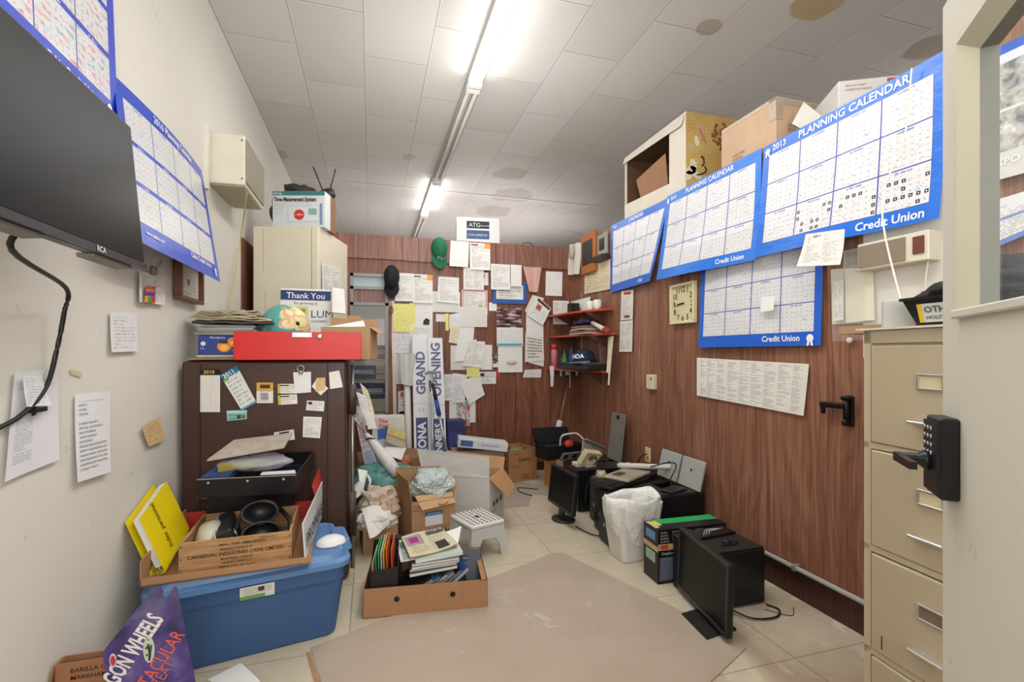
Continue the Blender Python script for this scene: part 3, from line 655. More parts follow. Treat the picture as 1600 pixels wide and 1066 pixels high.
# ---------- left wall papers
LW = [
 ('notice_sheet', 'large white typed sheet under the cable bend on the left wall', 'notice', ((23, 581), (91, 576), (89, 719), (2, 754)), pmat('left_a', '#dcdde2', '#74767e', 60, 'type', ((.45, 0, 1, .62, '#dcdde2'), (0, 0, 1, .12, '#dcdde2'), (0, .62, 1, .8, '#dcdde2')), dens=.38, marg=.1), .008, .008),
 ('torn_sheet', 'torn white note overlapping the large sheet beside the cable clip', 'note', ((36, 586), (64, 586), (76, 634), (34, 636)), 'hand2', .022, .008),
 ('handwritten_sheet', 'tall white sheet of handwritten rules in black pen on the left wall', 'notice', ((117, 616), (173, 611), (168, 738), (114, 755)), 'hand', .008, .010),
 ('small_note', 'small faint lined note on the left wall below the television corner', 'note', ((172, 487), (214, 490), (214, 549), (171, 551)), 'hand2', .010, .008),
 ('tan_note', 'small tan note with curled corner left of the brown safe', 'note', ((220, 668), (248, 652), (256, 687), (231, 698)), 'tan', .012, .012),
 ('paper_tape', 'strip of beige tape on the left wall above the handwritten sheet', 'tape', ((109, 577), (128, 582), (127, 590), (110, 585)), plain('#cdbb95', .6), .003, .001),
 ('notice_sheet', 'white sheet clipped on the left wall behind the television corner', 'notice', ((217, 424), (257, 430), (256, 477), (215, 472)), 'type2', .014, .006),
 ('colour_packet', 'small red and yellow printed packet stuck on the clipped sheet', 'packet', ((227, 447), (243, 448), (242, 474), (225, 472)), pmat('packet', '#c23a34', '#e8d9c8', 6, 'type', ((0, 0, .33, .38, '#e0a32f'), (.33, 0, .66, .38, '#4f8a4a'), (.66, 0, 1, .38, '#b6482c'), (.1, .4, .9, .62, '#3a4fa0')), dens=.4), .026, .003),
]
for nm, lb, ct, px, mt, d, cu in LW: paper(nm, lb, ct, 'left', px, mt, d, cu)
m = MB(); q = onX(241, 423, XL + .03); m.b2(q.x - .012, q.x + .008, q.y - .02, q.y + .02, q.z - .02, q.z + .02, 0, .004); m.tube([q + Vector((.014, -.012, .02)), q + Vector((.03, 0, .045)), q + Vector((.014, .012, .02))], .002)
one(m, 'bulldog_clip', plain('#7a7a78', .3, .7), 'grey metal clip holding the white sheet beside the television', 'clip')
pf = thing('framed_picture', 'small brown wooden picture frame hanging under the corner of the 2016 planner', 'picture frame', (0, 0, 0))
a = [onX(u, v, XL + .03) for u, v in ((279, 432), (315, 440), (313, 470), (277, 460))]
y0, y1 = a[0].y, a[1].y; zc0, zc1 = a[3].z, a[0].z
y0, y1, z0, z1 = y0, y1, a[3].z - .02, a[0].z + .10
m = MB(); t = .022
for b in ((y0, y1, z0, z0 + t), (y0, y1, z1 - t, z1), (y0, y0 + t, z0 + t, z1 - t), (y1 - t, y1, z0 + t, z1 - t)): m.b2(XL + .004, XL + .045, b[0], b[1], b[2], b[3], 0, .004)
m.obj('frame', plain('#6b4636', .4), pf)
MB().sheet([(XL + .02, y1 - t, z1 - t), (XL + .02, y0 + t, z1 - t), (XL + .02, y0 + t, z0 + t), (XL + .02, y1 - t, z0 + t)][::1], 2, 2).obj('picture', pmat('framed', '#d6d4c4', '#666', 10, 'type', ((.3, .3, .7, .7, '#c3ccc0'), (.44, .4, .56, .6, '#9a5a50'))), pf)
# ---------- clock
def clock():
    a0, a1 = onX(1052, 447, XR), onX(1090, 446, XR); y1, y0 = a0.y, a1.y; z1 = a0.z + .0; z0 = onX(1071, 506, XR).z; w = (y1 - y0); zc = (z0 + z1) / 2; h = z1 - z0
    o = thing('wall_clock', 'square cream wall clock with black numerals on the right wall', 'clock', (XR, (y0 + y1) / 2, zc), rot=(0, 0, R(90)))
    # local: x along +Y(world) mirrored -> face looks to local +y ... built facing -X world
    m = MB(); W, Hh = w / 2, h / 2
    for b in ((-W, W, -Hh, -Hh + .02), (-W, W, Hh - .02, Hh), (-W, -W + .02, -Hh + .02, Hh - .02), (W - .02, W, -Hh + .02, Hh - .02)): m.b2(b[0], b[1], .002, .035, b[2], b[3], 0, .003)
    m.obj('frame', plain('#d3cba6', .5), o)
    dial = MB().b2(-W + .02, W - .02, .002, .018, -Hh + .02, Hh - .02).obj('dial', plain('#cfc69c', .5), o); m = MB()
    for k in range(12):
        a = R(30 * (k + 1)); rr = .74 * min(W, Hh); sq = 1 / max(abs(math.sin(a)), abs(math.cos(a))) ** .55
        x, z = -math.sin(a) * rr * sq * W / min(W, Hh) * .96, math.cos(a) * rr * sq * Hh / min(W, Hh) * .96
        m.text(str(k + 1), .056, (x, .0185, z - .02), (-1, 0, 0), (0, 0, 1), 0, 'CENTER', bold=.015)
    m.obj('numerals', plain('#1d1b18', .5), dial)
    for nm, ln, an, w2 in (('hour_hand', .06, 268, .006), ('minute_hand', .095, 262, .004)):
        a = R(an); d = Vector((-math.sin(a), 0, math.cos(a))); p = Vector((0, .024, 0)); s = d.cross(Vector((0, 1, 0)))
        MB().poly([p - d * .02 - s * w2, p + d * ln - s * w2 * .4, p + d * ln + s * w2 * .4, p - d * .02 + s * w2], (0, .002, 0)).obj(nm, plain('#1d1b18', .5), o)
clock()
# ---------- things on the right wall
tb = thing('wall_thermostat', 'small beige plastic box on the right wall between the shelves and the phone list', 'thermostat', onX(1022, 597, XR))
m = MB(); m.b2(-.045, 0, -.05, .05, -.06, .06, 0, .01); m.obj('case', plain('#d2c8a6', .45), tb); MB().b2(-.048, -.044, -.035, -.022, .02, .035).obj('button', plain('#2b2620', .5), tb)
ot = thing('wall_outlet', 'cream duplex power outlet low on the right wall with a black plug', 'outlet', onX(1013, 711, XR))
m = MB(); m.b2(-.008, 0, -.038, .038, -.06, .06, 0, .003); m.obj('cover_plate', plain('#d9c9a2', .4), ot)
for z in (-.024, .026): MB().b2(-.012, -.006, -.016, .016, z - .015, z + .015, 0, .003).obj('socket', plain('#c26a52' if z < 0 else '#cdbd96', .4), ot)
lk = thing('door_bolt', 'black metal slide bolt on the panelling left of the filing cabinet', 'bolt', onX(1330, 642, XR))
m = MB(); m.b2(-.016, 0, -.018, .018, -.075, .072, 0, .004); m.b2(-.05, -.012, -.014, .014, -.07, -.045, 0, .006); m.b2(-.05, -.012, -.02, .02, .052, .07, 0, .006); m.obj('hinge_plate', plain('#191919', .35, .3), lk)
m = MB(); m.b2(-.055, -.02, 0, .125, .008, .034, 0, .005); m.b2(-.05, -.03, .105, .12, -.025, .01, 0, .003); m.obj('arm', plain('#151515', .35, .3), lk)
m = MB(); m.tube([(-.03, 0, -.04), (-.03, 0, .06)], .014, 0, 12, False); m.obj('pin', plain('#202020', .3, .4), lk)
# wooden plaque and black frame by the corner
pl = thing('wooden_plaque', 'orange brown wooden plaque with a black plate, hung by the corner on the right wall', 'plaque', (0, 0, 0))
a, b = onX(914, 375, XR), onX(936, 368, XR); y1, y0 = a.y, b.y; z1 = a.z + .03; z0 = onX(914, 431, XR).z
MB().b2(XR - .05, XR - .012, y0, y1, z0, z1, 0, .006).obj('board', board('#a8683c', .5), pl)
MB().b2(XR - .058, XR - .048, y0 + .05, y1 - .05, z0 + .09, z1 - .08, 0, .003).obj('plate', plain('#2a2726', .5), pl)
bf = thing('wall_ornament', 'black and grey ornament panel above the shelves next to the wooden plaque', 'wall ornament', (0, 0, 0))
a, b = onX(939, 368, XR), onX(953, 366, XR); y1, y0 = a.y, b.y; z0 = onX(939, 402, XR).z; z1 = 2.46
MB().b2(XR - .04, XR - .012, y0, y1, z0, z1, 0, .005).obj('board', plain('#8f8c85', .5), bf); MB().b2(XR - .048, XR - .038, y0 + .04, y1 - .05, z0 + .05, z1 - .05, 0, .003).obj('plate', plain('#171717', .3), bf)
MB().b2(XR - .1, XR - .012, y0 - .02, y1, z0 - .06, z0 - .01, 0, .003).obj('ledge', plain('#3a221a', .5), bf)
# white cloth on a hook in the corner, and caps
m = MB(); q = [onX(u, v, XR - .04) for u, v in ((893, 383), (909, 379), (909, 428), (892, 430))]
m.sheet(q, 10, 8, lambda s, t: .02 + .018 * math.sin(11 * s + 2 * t)); q0 = sum(q, Vector()) / 4
m.blob(q0 + Vector((-.05, 0, .07)), (.03, .05, .07), .3, 2, 4, 3, 1)
one(m, 'hanging_cloth', [plain('#c9c4bb', .9), plain('#a9a49a', .9)], 'white cloth with a grey cap hung in the far right corner', 'cloth')
def cap(label, loc, rot, c1, c2, txt=None, tc='#ddd', group='baseball caps', s=1., sq=1.):
    o = thing('baseball_cap', label, 'cap', loc, rot=rot, group=group); o.scale = (sq, 1, 1)
    m = MB(); prof = [(.095 * math.cos(R(a)), .115 * math.sin(R(a)) * (1 if a < 60 else .97)) for a in range(0, 90, 9)] + [(.004, .112)]
    m.lathe(prof, n=24, sy=1.15)
    for v in m.b.verts: v.co *= s
    m.obj('crown', plain(c1, .85), o)
    m = MB(); g2 = []
    for j in range(5):
        row = []
        for i in range(11):
            a = R(-62 + 124 * i / 10); r0 = .095; ext = .075 * j / 4 * math.cos(a * .72)
            x, y = math.sin(a) * (r0 + ext * .25), -(math.cos(a) * r0 * 1.15 + ext)
            row.append(m.b.verts.new(Vector((x, y, .006 - .10 * x * x * 10 * j / 4 * .3 - .012 * j / 4)) * s))
        g2.append(row)
    for j in range(4):
        for i in range(10): f = m.b.faces.new((g2[j][i], g2[j][i + 1], g2[j + 1][i + 1], g2[j + 1][i])); f.smooth = True
    m.obj('visor', plain(c2, .85), o)
    MB().blob((0, 0, .115 * s), (.008 * s, .008 * s, .006 * s), 0, 1, 0, 1).obj('button', plain(c1, .85), o)
    if txt:
        m = MB()
        for i, ch in enumerate(txt):
            a = R((i - (len(txt) - 1) / 2) * 21); rr = .096
            p = Vector((math.sin(a) * rr, -math.cos(a) * rr * 1.15, .03)) * s
            m.text(ch, .05 * s, p, (math.cos(a), math.sin(a), 0), (-.25 * math.sin(a), .25 * math.cos(a), 1), 0, 'CENTER', off=.007 * s, bold=.03)
        m.obj('lettering', plain(tc, .7), o)
    return o
q = onY(687, 397, YB - .12); cap('green baseball cap hung on the header board of the back wall', q + Vector((0, .07, .06)), (R(75), 0, R(12)), '#1d6b48', '#1f6a49', 'CSS', '#d7dcd6', s=1.15, sq=.74)
q = onY(613, 440, YB - .12); cap('black baseball cap hung above the left schedule sheet on the back wall', q + Vector((0, .07, .05)), (R(78), 0, R(-14)), '#1b1a20', '#17161a', None, s=1.15, sq=.70)
m = MB(); q = onY(611, 468, YB - .02); e = onY(611, 560, YB - .02); m.tube([q, q + Vector((.004, -.005, -.1)), e], .003); m.tube([q + Vector((0, -.01, -.06)), q + Vector((.02, -.015, -.12)), q + Vector((-.015, -.012, -.15)), q + Vector((0, -.01, -.06))], .004)
one(m, 'shoelace', plain('#54433a', .7), 'thin brown lace dangling under the black cap beside the shop window', 'cord')
m = MB(); a = [onY(u, v, YB - .012) for u, v in ((609, 470), (616, 470), (620, 648), (613, 648))]; m.slab(a, .012); m.sheet([onY(u, v, YB - .026) for u, v in ((609.5, 480), (611, 480), (614.5, 648), (613, 648))], 1, 1, None, 1)
one(m, 'corner_strip', [plain('#d9d4cc', .5), plain('#9c3a2a', .6)], 'white and red upright strip right of the shop window', 'strip')
# ---------- corner shelves
def shelf(lab, v, ua, ub, wid):
    z = onX((ua + ub) / 2, v, XR).z; y0 = onX(ub, v, XR).y
    o = thing('wall_shelf', lab, 'shelf', (XR, YB, z), group='orange corner shelves')
    m = MB(); m.poly([(-.014, y0 - YB, 0), (-.014, -.014, 0), (-wid, -.014, 0), (-wid * .8, (y0 - YB) * .6, 0), (-.08, y0 - YB, 0)], (0, 0, -.018)); m.obj('shelf_board', plain('#b3492c', .4), o)
    for yy in (-.12, (y0 - YB) * .8):
        m = MB(); m.poly([(-.013, yy, -.018), (-wid * .75, yy, -.018), (-.013, yy, -.13)], (0, .012, 0)); m.obj('bracket', plain('#5b3327', .5), o)
    return z, y0
z1s, ys1 = shelf('top orange board shelf in the far right corner', 491, 863, 960, .30)
z2s, ys2 = shelf('middle orange board shelf in the far right corner', 524, 875, 967, .27)
z3s, ys3 = shelf('lowest orange board shelf in the far right corner', 576, 858, 957, .30)
m = MB()
for y in (ys1 + .28, ys1 + .72): m.b2(XR - .012, XR, y - .008, y + .008, 1.1, 1.95)
one(m, 'shelf_rails', plain('#9a968c', .4, .4), 'pair of thin metal rails carrying the corner shelves', 'rails')
def mug(lab, x, y):
    o = thing('mug', lab, 'mug', (x, y, z1s), group='white mugs on the top shelf')
    MB().lathe([(.03, 0), (.036, .005), (.038, .095), (.034, .095), (.032, .01), (.001, .01)], n=20).obj('cup', plain('#dcdad6', .3), o)
    MB().tube([(.0, -.036, .075), (.0, -.062, .065), (.0, -.062, .03), (.0, -.036, .02)], .005).obj('handle', plain('#dcdad6', .3), o)
mug('left white mug on the top corner shelf', XR - .10, ys1 + .30); mug('right white mug on the top corner shelf with its handle to the right', XR - .09, ys1 + .17)
o = thing('desk_radio', 'black device with looped cable on the top corner shelf', 'radio', (XR - .12, ys1 + .56, z1s))
MB().b2(-.05, .05, .06, .16, 0, .11, 0, .006).obj('case', plain('#161616', .4), o); MB().tube([(-.03, .04, .02), (-.05, -.02, .09), (-.03, -.09, .04), (-.02, -.04, .02), (-.05, .02, .07)], .006).obj('cable', plain('#1a1a1a', .5), o)
m = MB(); m.sheet([(XR - .02, YB - .05, z1s + .16), (XR - .02, ys1 + .45, z1s + .16), (XR - .05, ys1 + .45, z1s + .003), (XR - .05, YB - .05, z1s + .003)], 4, 3, lambda s, t: .006); one(m, 'white_folder', M_['blank2'], 'white folder leaning on the wall behind the things on the top corner shelf', 'folder')
# middle shelf
m = MB(); rn = random.Random(4)
for k in range(6):
    z = z2s + k * .014; m.box((XR - .13 + rn.uniform(-.01, .01), ys2 + .45 + rn.uniform(-.02, .02), z + .0075), (.17, .42 - k * .03, .012), k % 3, rn.uniform(-.15, .15))
one(m, 'newspaper_bundle', [plain('#b9b3ab', .8), plain('#6e5f5a', .8), plain('#a26f56', .8)], 'untidy bundle of folded newspapers on the middle corner shelf', 'newspapers')
m = MB(); m.blob((XR - .12, ys2 + .55, z2s + .13), (.06, .2, .035), .4, 2, 3); one(m, 'crumpled_bag', plain('#26335a', .4), 'dark blue crumpled bag on the newspapers of the middle corner shelf', 'bag')
m = MB(); m.tube([(XR - .10, ys2 + .34, z2s + .11), (XR - .12, ys2 + .04, z2s + .028)], .022, 0, 14, False); m.tube([(XR - .121, ys2 + .045, z2s + .029), (XR - .125, ys2 + .0, z2s + .026)], .026, 1, 14, False)
one(m, 'paint_roller', [plain('#d3cdc2', .6), plain('#a8402f', .5)], 'white tube with red end lying on the front of the middle corner shelf', 'tube')
# lowest shelf
def bottle(lab, u, c, capc, h, r, kind):
    y = YB - .07 - kind * .035; x = onY(u, 560, y).x
    o = thing('spray_bottle' if kind == 0 else 'drink_bottle', lab, 'bottle', (x, y, z3s), group='bottles on the lowest shelf')
    m = MB()
    if kind == 0: m.lathe([(r, 0), (r, h * .75), (r * .8, h * .8)], n=16); m.obj('can', pmat('can', '#c87a8c', '#40204a', 6, 'bold', ((0, .45, 1, .8, '#b9b04a'),)), o); MB().lathe([(r * .9, h * .8), (r * .9, h), (r * .7, h)], n=16).obj('cap', plain('#c3352f', .4), o)
    else:
        m.lathe([(r * .9, 0), (r, .01), (r, h * .55), (r * .85, h * .65), (r * .4, h * .85), (r * .38, h * .93)], n=16); m.obj('bottle_body', plain(c, .15), o)
        MB().lathe([(r * 1.01, h * .2), (r * 1.01, h * .5)], n=16).obj('wrapper', plain(capc, .4), o); MB().lathe([(r * .42, h * .92), (r * .42, h), (.002, h)], n=12).obj('cap', plain(c, .4), o)
bottle('pink and yellow spray can with red cap at the left end of the lowest shelf', 866, '#c3352f', '#c3352f', .26, .034, 0)
bottle('green drink bottle on the lowest corner shelf', 882, '#3c7a4c', '#2d9a53', .21, .033, 1)
bottle('blue capped clear blue drink bottle on the lowest corner shelf', 893, '#44618f', '#2c5fb4', .25, .034, 2)
cs = thing('black_case', 'flat black case lying on the lowest corner shelf under the navy cap', 'case', (XR - .15, ys3 + .37, z3s))
m = MB(); m.b2(-.12, .12, -.34, .30, 0, .055, 0, .012); m.obj('case_body', plain('#1d1c1d', .45), cs); MB().b2(-.115, .115, -.32, .29, .055, .075, 0, .006).obj('lid', plain('#4a4540', .5), cs)
cap('navy and grey cap with white letters on the black case of the corner shelf', (XR - .15, ys3 + .30, z3s + .078), (0, R(-4), R(-52)), '#1c2740', '#6b7688', 'HOA', '#d9dde4', s=1.2)
m = MB(); q = onX(955, 527, XR - .05)
for k, (dy, w, l) in enumerate(((.0, .10, .33), (-.04, .07, .44))): m.sheet([q + Vector((-.01 * k, w / 2 + dy, 0)), q + Vector((-.01 * k, -w / 2 + dy, .01)), q + Vector((-.03 - .01 * k, -w / 4 + dy, -l)), q + Vector((-.03 - .01 * k, w / 4 + dy, -l))], 8, 8, lambda s, t: .008 * math.sin(8 * s) * t + .004)
one(m, 'hanging_gloves', plain('#d6ccb0', .8), 'long beige gloves hanging from the right end of the middle shelf', 'gloves')
# tags hanging under the lowest shelf
for i, (u, v0, v1, w, c, lab) in enumerate(((862, 572, 604, .05, '#d9d8d2', 'curled white ribbon hanging under the spray can end of the lowest shelf'), (876, 573, 588, .03, '#dedcd0', 'short white ribbon under the green bottle'), (886, 573, 586, .07, '#ccd6dc', 'pale blue slip under the blue bottle on the lowest shelf'), (890, 574, 606, .015, '#c9d4da', 'long thin pale strip hanging lowest under the lowest shelf'), (901, 575, 587, .04, '#d9cfa0', 'small yellowish slip hanging right of the pale strip'))):
    a = onY(u, v0, YB - .19 - .012 * i); b = onY(u, v1, YB - .19 - .012 * i); m = MB(); m.sheet([a + Vector((-w / 2, 0, 0)), a + Vector((w / 2, 0, 0)), b + Vector((w / 3, -.01, 0)), b + Vector((-w / 3, -.01, 0))], 2, 5, lambda s, t: .006 * math.sin(4 * t))
    one(m, 'hanging_slip', plain(c, .7), lab, 'paper slip', 'slips under the lowest shelf')
# ---------- television
tv = thing('television', 'black flat television on a swing arm high on the left wall', 'television', (XL + .27, 1.40, 1.785), rot=(0, R(-5), 0))
m = MB(); m.b2(-.035, 0, -.37, .37, -.225, .225, 0, .006); m.b2(-.07, -.035, -.25, .25, -.2, .12, 0, .01); m.b2(-.001, .004, -.37, .37, -.225, -.205, 1); m.obj('housing', [plain('#141416', .3), plain('#2a2a2e', .25)], tv)
g = G('tv_screen', .3, spec=.14); scr = g.base(col('#060608')); MB().b2(0, .003, -.355, .355, -.203, .213).obj('screen', scr, tv)
m = MB(); m.text('RCA', .022, (.0045, .08, -.222), (0, 1, 0), (0, 0, 1), 0, bold=.02); m.obj('lettering', plain('#c9c9cc', .4), tv)
for y in (-.3, .1): MB().b2(-.05, -.01, y, y + .2, -.232, -.222).obj('speaker_grille', plain('#77736c', .5), tv)
m = MB(); m.b2(-.1, -.07, -.12, .12, -.1, .1, 0, .004); m.tube([(-.09, 0, 0), (-.17, -.12, 0), (-.262, 0, 0)], .018, 0, 8, False); m.b2(-.27, -.255, -.06, .06, -.12, .12, 0, .004); m.obj('wall_arm', plain('#1c1c1c', .4), tv)
pts = [Vector((XL + .245, 1.33, 1.60)), Vector((XL + .20, 1.34, 1.53)), onX(103, 450, XL + .08), onX(100, 490, XL + .05), onX(88, 550, XL + .03), onX(72, 605, XL + .025), onX(38, 645, XL + .025), onX(0, 668, XL + .02), onX(-60, 690, XL + .02)]
one(MB().tube(pts, .0065), 'power_cable', plain('#18181a', .45), 'thick black cable hanging from the television along the left wall', 'cable')
q = onX(46, 640, XL); m = MB(); m.b2(XL, XL + .035, q.y - .03, q.y + .02, q.z - .008, q.z + .008, 0, .003); m.b2(XL, XL + .012, q.y - .012, q.y + .012, q.z - .02, q.z + .03, 0, .003); one(m, 'cable_clip', plain('#141414', .4), 'black clip holding the cable to the left wall', 'clip')
# ---------- wall heater
ht = thing('wall_heater', 'cream sheet metal heater box mounted high on the left wall', 'heater', (XL, 3.64, 2.36))
m = MB(); m.b2(.0, .205, -.27, .27, 0, .315, 0, .005); m.obj('housing', plain('#d9d5c4', .45), ht)
m = MB(); m.b2(.203, .214, -.255, .255, .02, .30, 0, .003); m.obj('grille', plain('#8f8878', .6, scale=60, var=.25), ht)
m = MB(); m.b2(.02, .19, -.25, .25, -.008, 0); m.obj('bottom_plate', plain('#b0a78c', .5), ht)
m = MB()
for z, y in ((.04, -.272), (.28, -.272)): m.lathe([(.006, 0), (.006, .004), (.001, .005)], M=Matrix.Translation((.19, y + .001, z)) @ Matrix.Rotation(R(90), 4, 'X'))
m.obj('screw', plain('#8b8678', .4, .5), ht)
one(MB().tube([onX(386, 300, XL + .19), onX(378, 360, XL + .05), onX(367, 430, XL + .03), onX(357, 492, XL + .03)], .005), 'pull_cord', plain('#c6b48a', .7), 'thin beige cord hanging from the heater down the left wall', 'cord')
one(MB().b2(XL, XL + .02, 3.30, 3.34, 2.3, 2.70), 'conduit_strip', plain('#dbd7cb', .5), 'narrow white strip on the wall in front of the heater', 'strip')
# small wall unit and painted bay fittings
ac = thing('wall_speaker', 'brown wall unit with a cream frame under the large right planner', 'wall unit', (XR, 1.49, 1.70))
m = MB(); m.b2(-.07, 0, -.145, .145, -.03, .09, 0, .004); m.obj('housing', plain('#d2cdbb', .5), ac); m = MB(); m.b2(-.076, -.068, -.06, .135, -.018, .078); m.obj('grille', plain('#857868', .6), ac); MB().b2(-.076, -.068, -.13, -.09, -.0, .07).obj('panel', plain('#6e3a30', .5), ac)
for pts, lab in (([(XR - .05, 1.42, 2.47), (XR - .06, 1.44, 2.2), (XR - .16, 1.46, 1.9), (1.75, 1.18, 1.385)], 'white string running from the large planner down to the filing cabinet'), ([onX(1453, 388, XR - .03), onX(1447, 430, XR - .03), onX(1443, 476, XR - .02)], 'short white cord below the brown wall unit')):
    one(MB().tube(pts, .0035), 'string', plain('#dcd8cc', .7), lab, 'string')
# planner and posters visible through the door glass
planner('planner sheet of photos seen through the glass of the open door', [(XP, 1.20, 2.40), (XP, .62, 2.40), (XP - .01, .62, 1.92), (XP - .01, 1.20, 1.92)], pmat('photos', '#cfd2d2', '#8a8a8a', 4, 'pale', ((0, .93, 1, 1, '#3b63c4'), (0, .86, 1, .93, '#d8dcea'), (.0, 0, .5, .2, '#d2d2cc'), (.46, 0, .5, .86, '#dcdcd8'), (.52, .25, .75, .6, '#5aa5c4'), (0, .5, 1, .52, '#dcdcd8'))), [(.04, .9, .035, 'EXPO 2013')], lambda s, t: .004, 9)
paper('planner_sheet', 'white ruled planner sheet lower down behind the glass of the open door', 'calendar', 'right', ((1500, 330), (1760, 250), (1760, 300), (1500, 412)), pmat('ruled', '#dfe0e2', '#77797f', 18, 'type', ((0, .0, 1, .12, '#6f86c4'), (0, .52, 1, .58, '#7f93c8'))), .02, .01, group=None)
# outlet cord
one(MB().tube([onX(1011, 710, XR - .02), onX(1004, 712, XR - .06), onX(996, 724, XR - .06), onX(991, 742, XR - .06), onX(993, 760, XR - .2)], .005), 'plug_cord', plain('#1b1a1a', .5), 'black plug cord curving down from the wall outlet', 'cord')
# conduit
cp = thing('conduit_pipe', 'grey painted conduit pipe running along the foot of the right wall', 'pipe', (XR - .035, 0, .168))
MB().tube([(0, -1.4, 0), (0, 2.5, 0)], .0125, 0, 12, False).obj('pipe', plain('#b8b8b6', .45), cp)
for y in (1.2, 2.0): MB().b2(-.014, .03, y - .012, y + .012, -.016, .016, 0, .003).obj('clamp', plain('#9b9b98', .4, .4), cp)
# ================================================================ SAFE, CABINET, TOTE AND WHAT STANDS ON THEM
card_m = board('#aa8463'); card_l = board('#bd9a76'); card_d = board('#8a6a4e'); card_in = board('#98755a')
SX0, SX1, SY0, SY1, SZ = -.955, -.122, 2.86, 3.60, 1.262
sf = thing('safe', 'tall dark brown steel safe with cards stuck on its door', 'safe', ((SX0 + SX1) / 2, SY0, 0))
W = (SX1 - SX0) / 2
g = G('safe_paint', .38, spec=.4); p = g.coord(); nz = g.noise(p, 3, 5, .6); sc_ = g.noise(p, 40, 3).gt(.68) * g.noise(p, 4, 2).gt(.55)
c = g.mix(nz, '#3a251e', '#4c3229'); c = g.mix(sc_ * .3, c, '#6e5548'); safe_m = g.base(c)
MB().b2(-W, W, .03, SY1 - SY0, .0, SZ, 0, .03).obj('body', safe_m, sf)
m = MB(); m.b2(-W + .012, W - .012, -.0, .032, .05, SZ - .006, 0, .012); m.obj('door', safe_m, sf)
m = MB(); m.b2(-W + .095, -W + .10, -.004, .01, .07, SZ - .02); m.obj('door_groove', plain('#1f1411', .6), sf)
m = MB(); m.b2(W - .115, W - .11, -.004, .01, .07, SZ - .02); m.obj('door_groove', plain('#1f1411', .6), sf)
for z0, z1 in ((.25, .50), (.95, 1.12)): MB().tube([(W + .016, .045, z0), (W + .016, .045, z1)], .024, 0, 14, False).obj('hinge', dusty('#3a2d29', '#80776e', .4), sf)
MB().tube([(W + .018, .05, .06), (W + .018, .05, SZ - .03)], .011, 0, 10, False).obj('hinge_rod', plain('#8f8d8a', .3, .8), sf)
m = MB(); m.tube([(.14, -.02, .50), (.14, -.02, .62)], .01, 0, 8, False); m.tube([(.14, 0, .56), (.14, -.025, .56)], .02, 0, 12, False); m.obj('handle', plain('#8c8a86', .3, .8), sf)
def sp(u, v, d=.008): return onY(u, v, SY0 - d)
def scard(name, label, px, mat, d=.008, cat='card', curl=.002, extra=None):
    if len(px) == 4 and not isinstance(px[0], tuple): u0, v0, u1, v1 = px; px = ((u0, v0), (u1, v0), (u1, v1), (u0, v1))
    a = [sp(u, v, d) for u, v in px]; m = MB(); m.sheet(a, 4, 4, lambda s, t: curl * t); mats = [M_[mat] if isinstance(mat, str) else mat]
    if extra: extra(m, a, mats)
    return tag(m.obj(name, mats), label, cat, 'cards stuck on the safe door')
cal10 = pmat('c10', '#dcdad2', '#6a6a68', 12, 'table', ((0, .86, 1, 1, '#25211f'),), cols=2, marg=.05)
cal11 = pmat('c11', '#d5d9d3', '#6d7678', 10, 'type', ((0, .86, 1, 1, '#2f6f93'), (0, .80, .3, .86, '#8fae5a'), (.0, 0, 1, .05, '#4f94b5')), cols=2)
scard('pocket_calendar', 'upright 2010 pocket calendar card with black title on the safe door', (313, 577, 344, 644), cal10, extra=txt_on(['2010'], '#cfae4a', .085, .02, .02, .16))
scard('pocket_calendar', 'slanted 2011 pocket calendar card with blue title on the safe door', ((344, 587), (370, 571), (401, 629), (378, 642)), cal11, .011, extra=txt_on(['2011'], '#e6edf0', .11, .01, .02, .1))
scard('name_badge', 'card with yellow top hanging right of the 2011 calendar on the safe', (401, 598, 427, 630), pmat('badge', '#ded9cf', '#7a6a80', 6, 'type', ((0, .6, 1, 1, '#cfa04a'), (.2, .72, .8, .9, '#4a3a2a'), (.25, .15, .7, .5, '#9a8fa6'))))
scard('business_card', 'upper of two yellow cornered cards in the middle of the safe door', (434, 600, 463, 615), 'card')
scard('business_card', 'lower of two yellow cornered cards in the middle of the safe door', ((434, 618), (464, 616), (465, 631), (435, 633)), 'card')
scard('note_sheet', 'white note held by a round silver clip at the top of the safe door', ((458, 582), (486, 581), (486, 613), (461, 615)), 'plain', .014, 'note')
scard('sticky_note', 'pair of white notes fanned under the tan note on the safe door', ((487, 604), (496, 591), (513, 607), (501, 618)), 'blank', .008, 'note')
scard('sticky_note', 'small tan note over fanned white notes on the safe door', ((494, 591), (508, 590), (509, 607), (493, 613)), 'tan', .012, 'note')
scard('note_sheet', 'white note at the top right edge of the safe door', ((514, 582), (530, 579), (536, 605), (516, 608)), 'plain', .010, 'note', .008)
scard('business_card', 'white card with dark logo right of the middle on the safe door', ((480, 626), (507, 627), (506, 643), (478, 641)), 'logo')
scard('sticker', 'blue and green picture sticker below the 2011 calendar on the safe', ((354, 642), (386, 641), (386, 655), (355, 658)), pmat('stk', '#86b8ad', '#3d6f5a', 3, 'type', ((.5, .1, .68, .5, '#33475a'), (.7, .1, .92, .5, '#7a6a3a'), (0, .75, 1, 1, '#a9d0dc')), dens=.3))
scard('note_sheet', 'tall white typed note lowest on the right of the safe door', ((474, 651), (503, 652), (500, 685), (473, 683)), 'type', .008, 'note')
scard('business_card', 'white card slightly tilted above the black tray on the safe door', ((428, 676), (459, 671), (461, 687), (430, 691)), pmat('bc2', '#dfdedb', '#3a3a40', 6, 'type', ((.25, .74, .75, .9, '#2a2a2e'),), dens=.4))
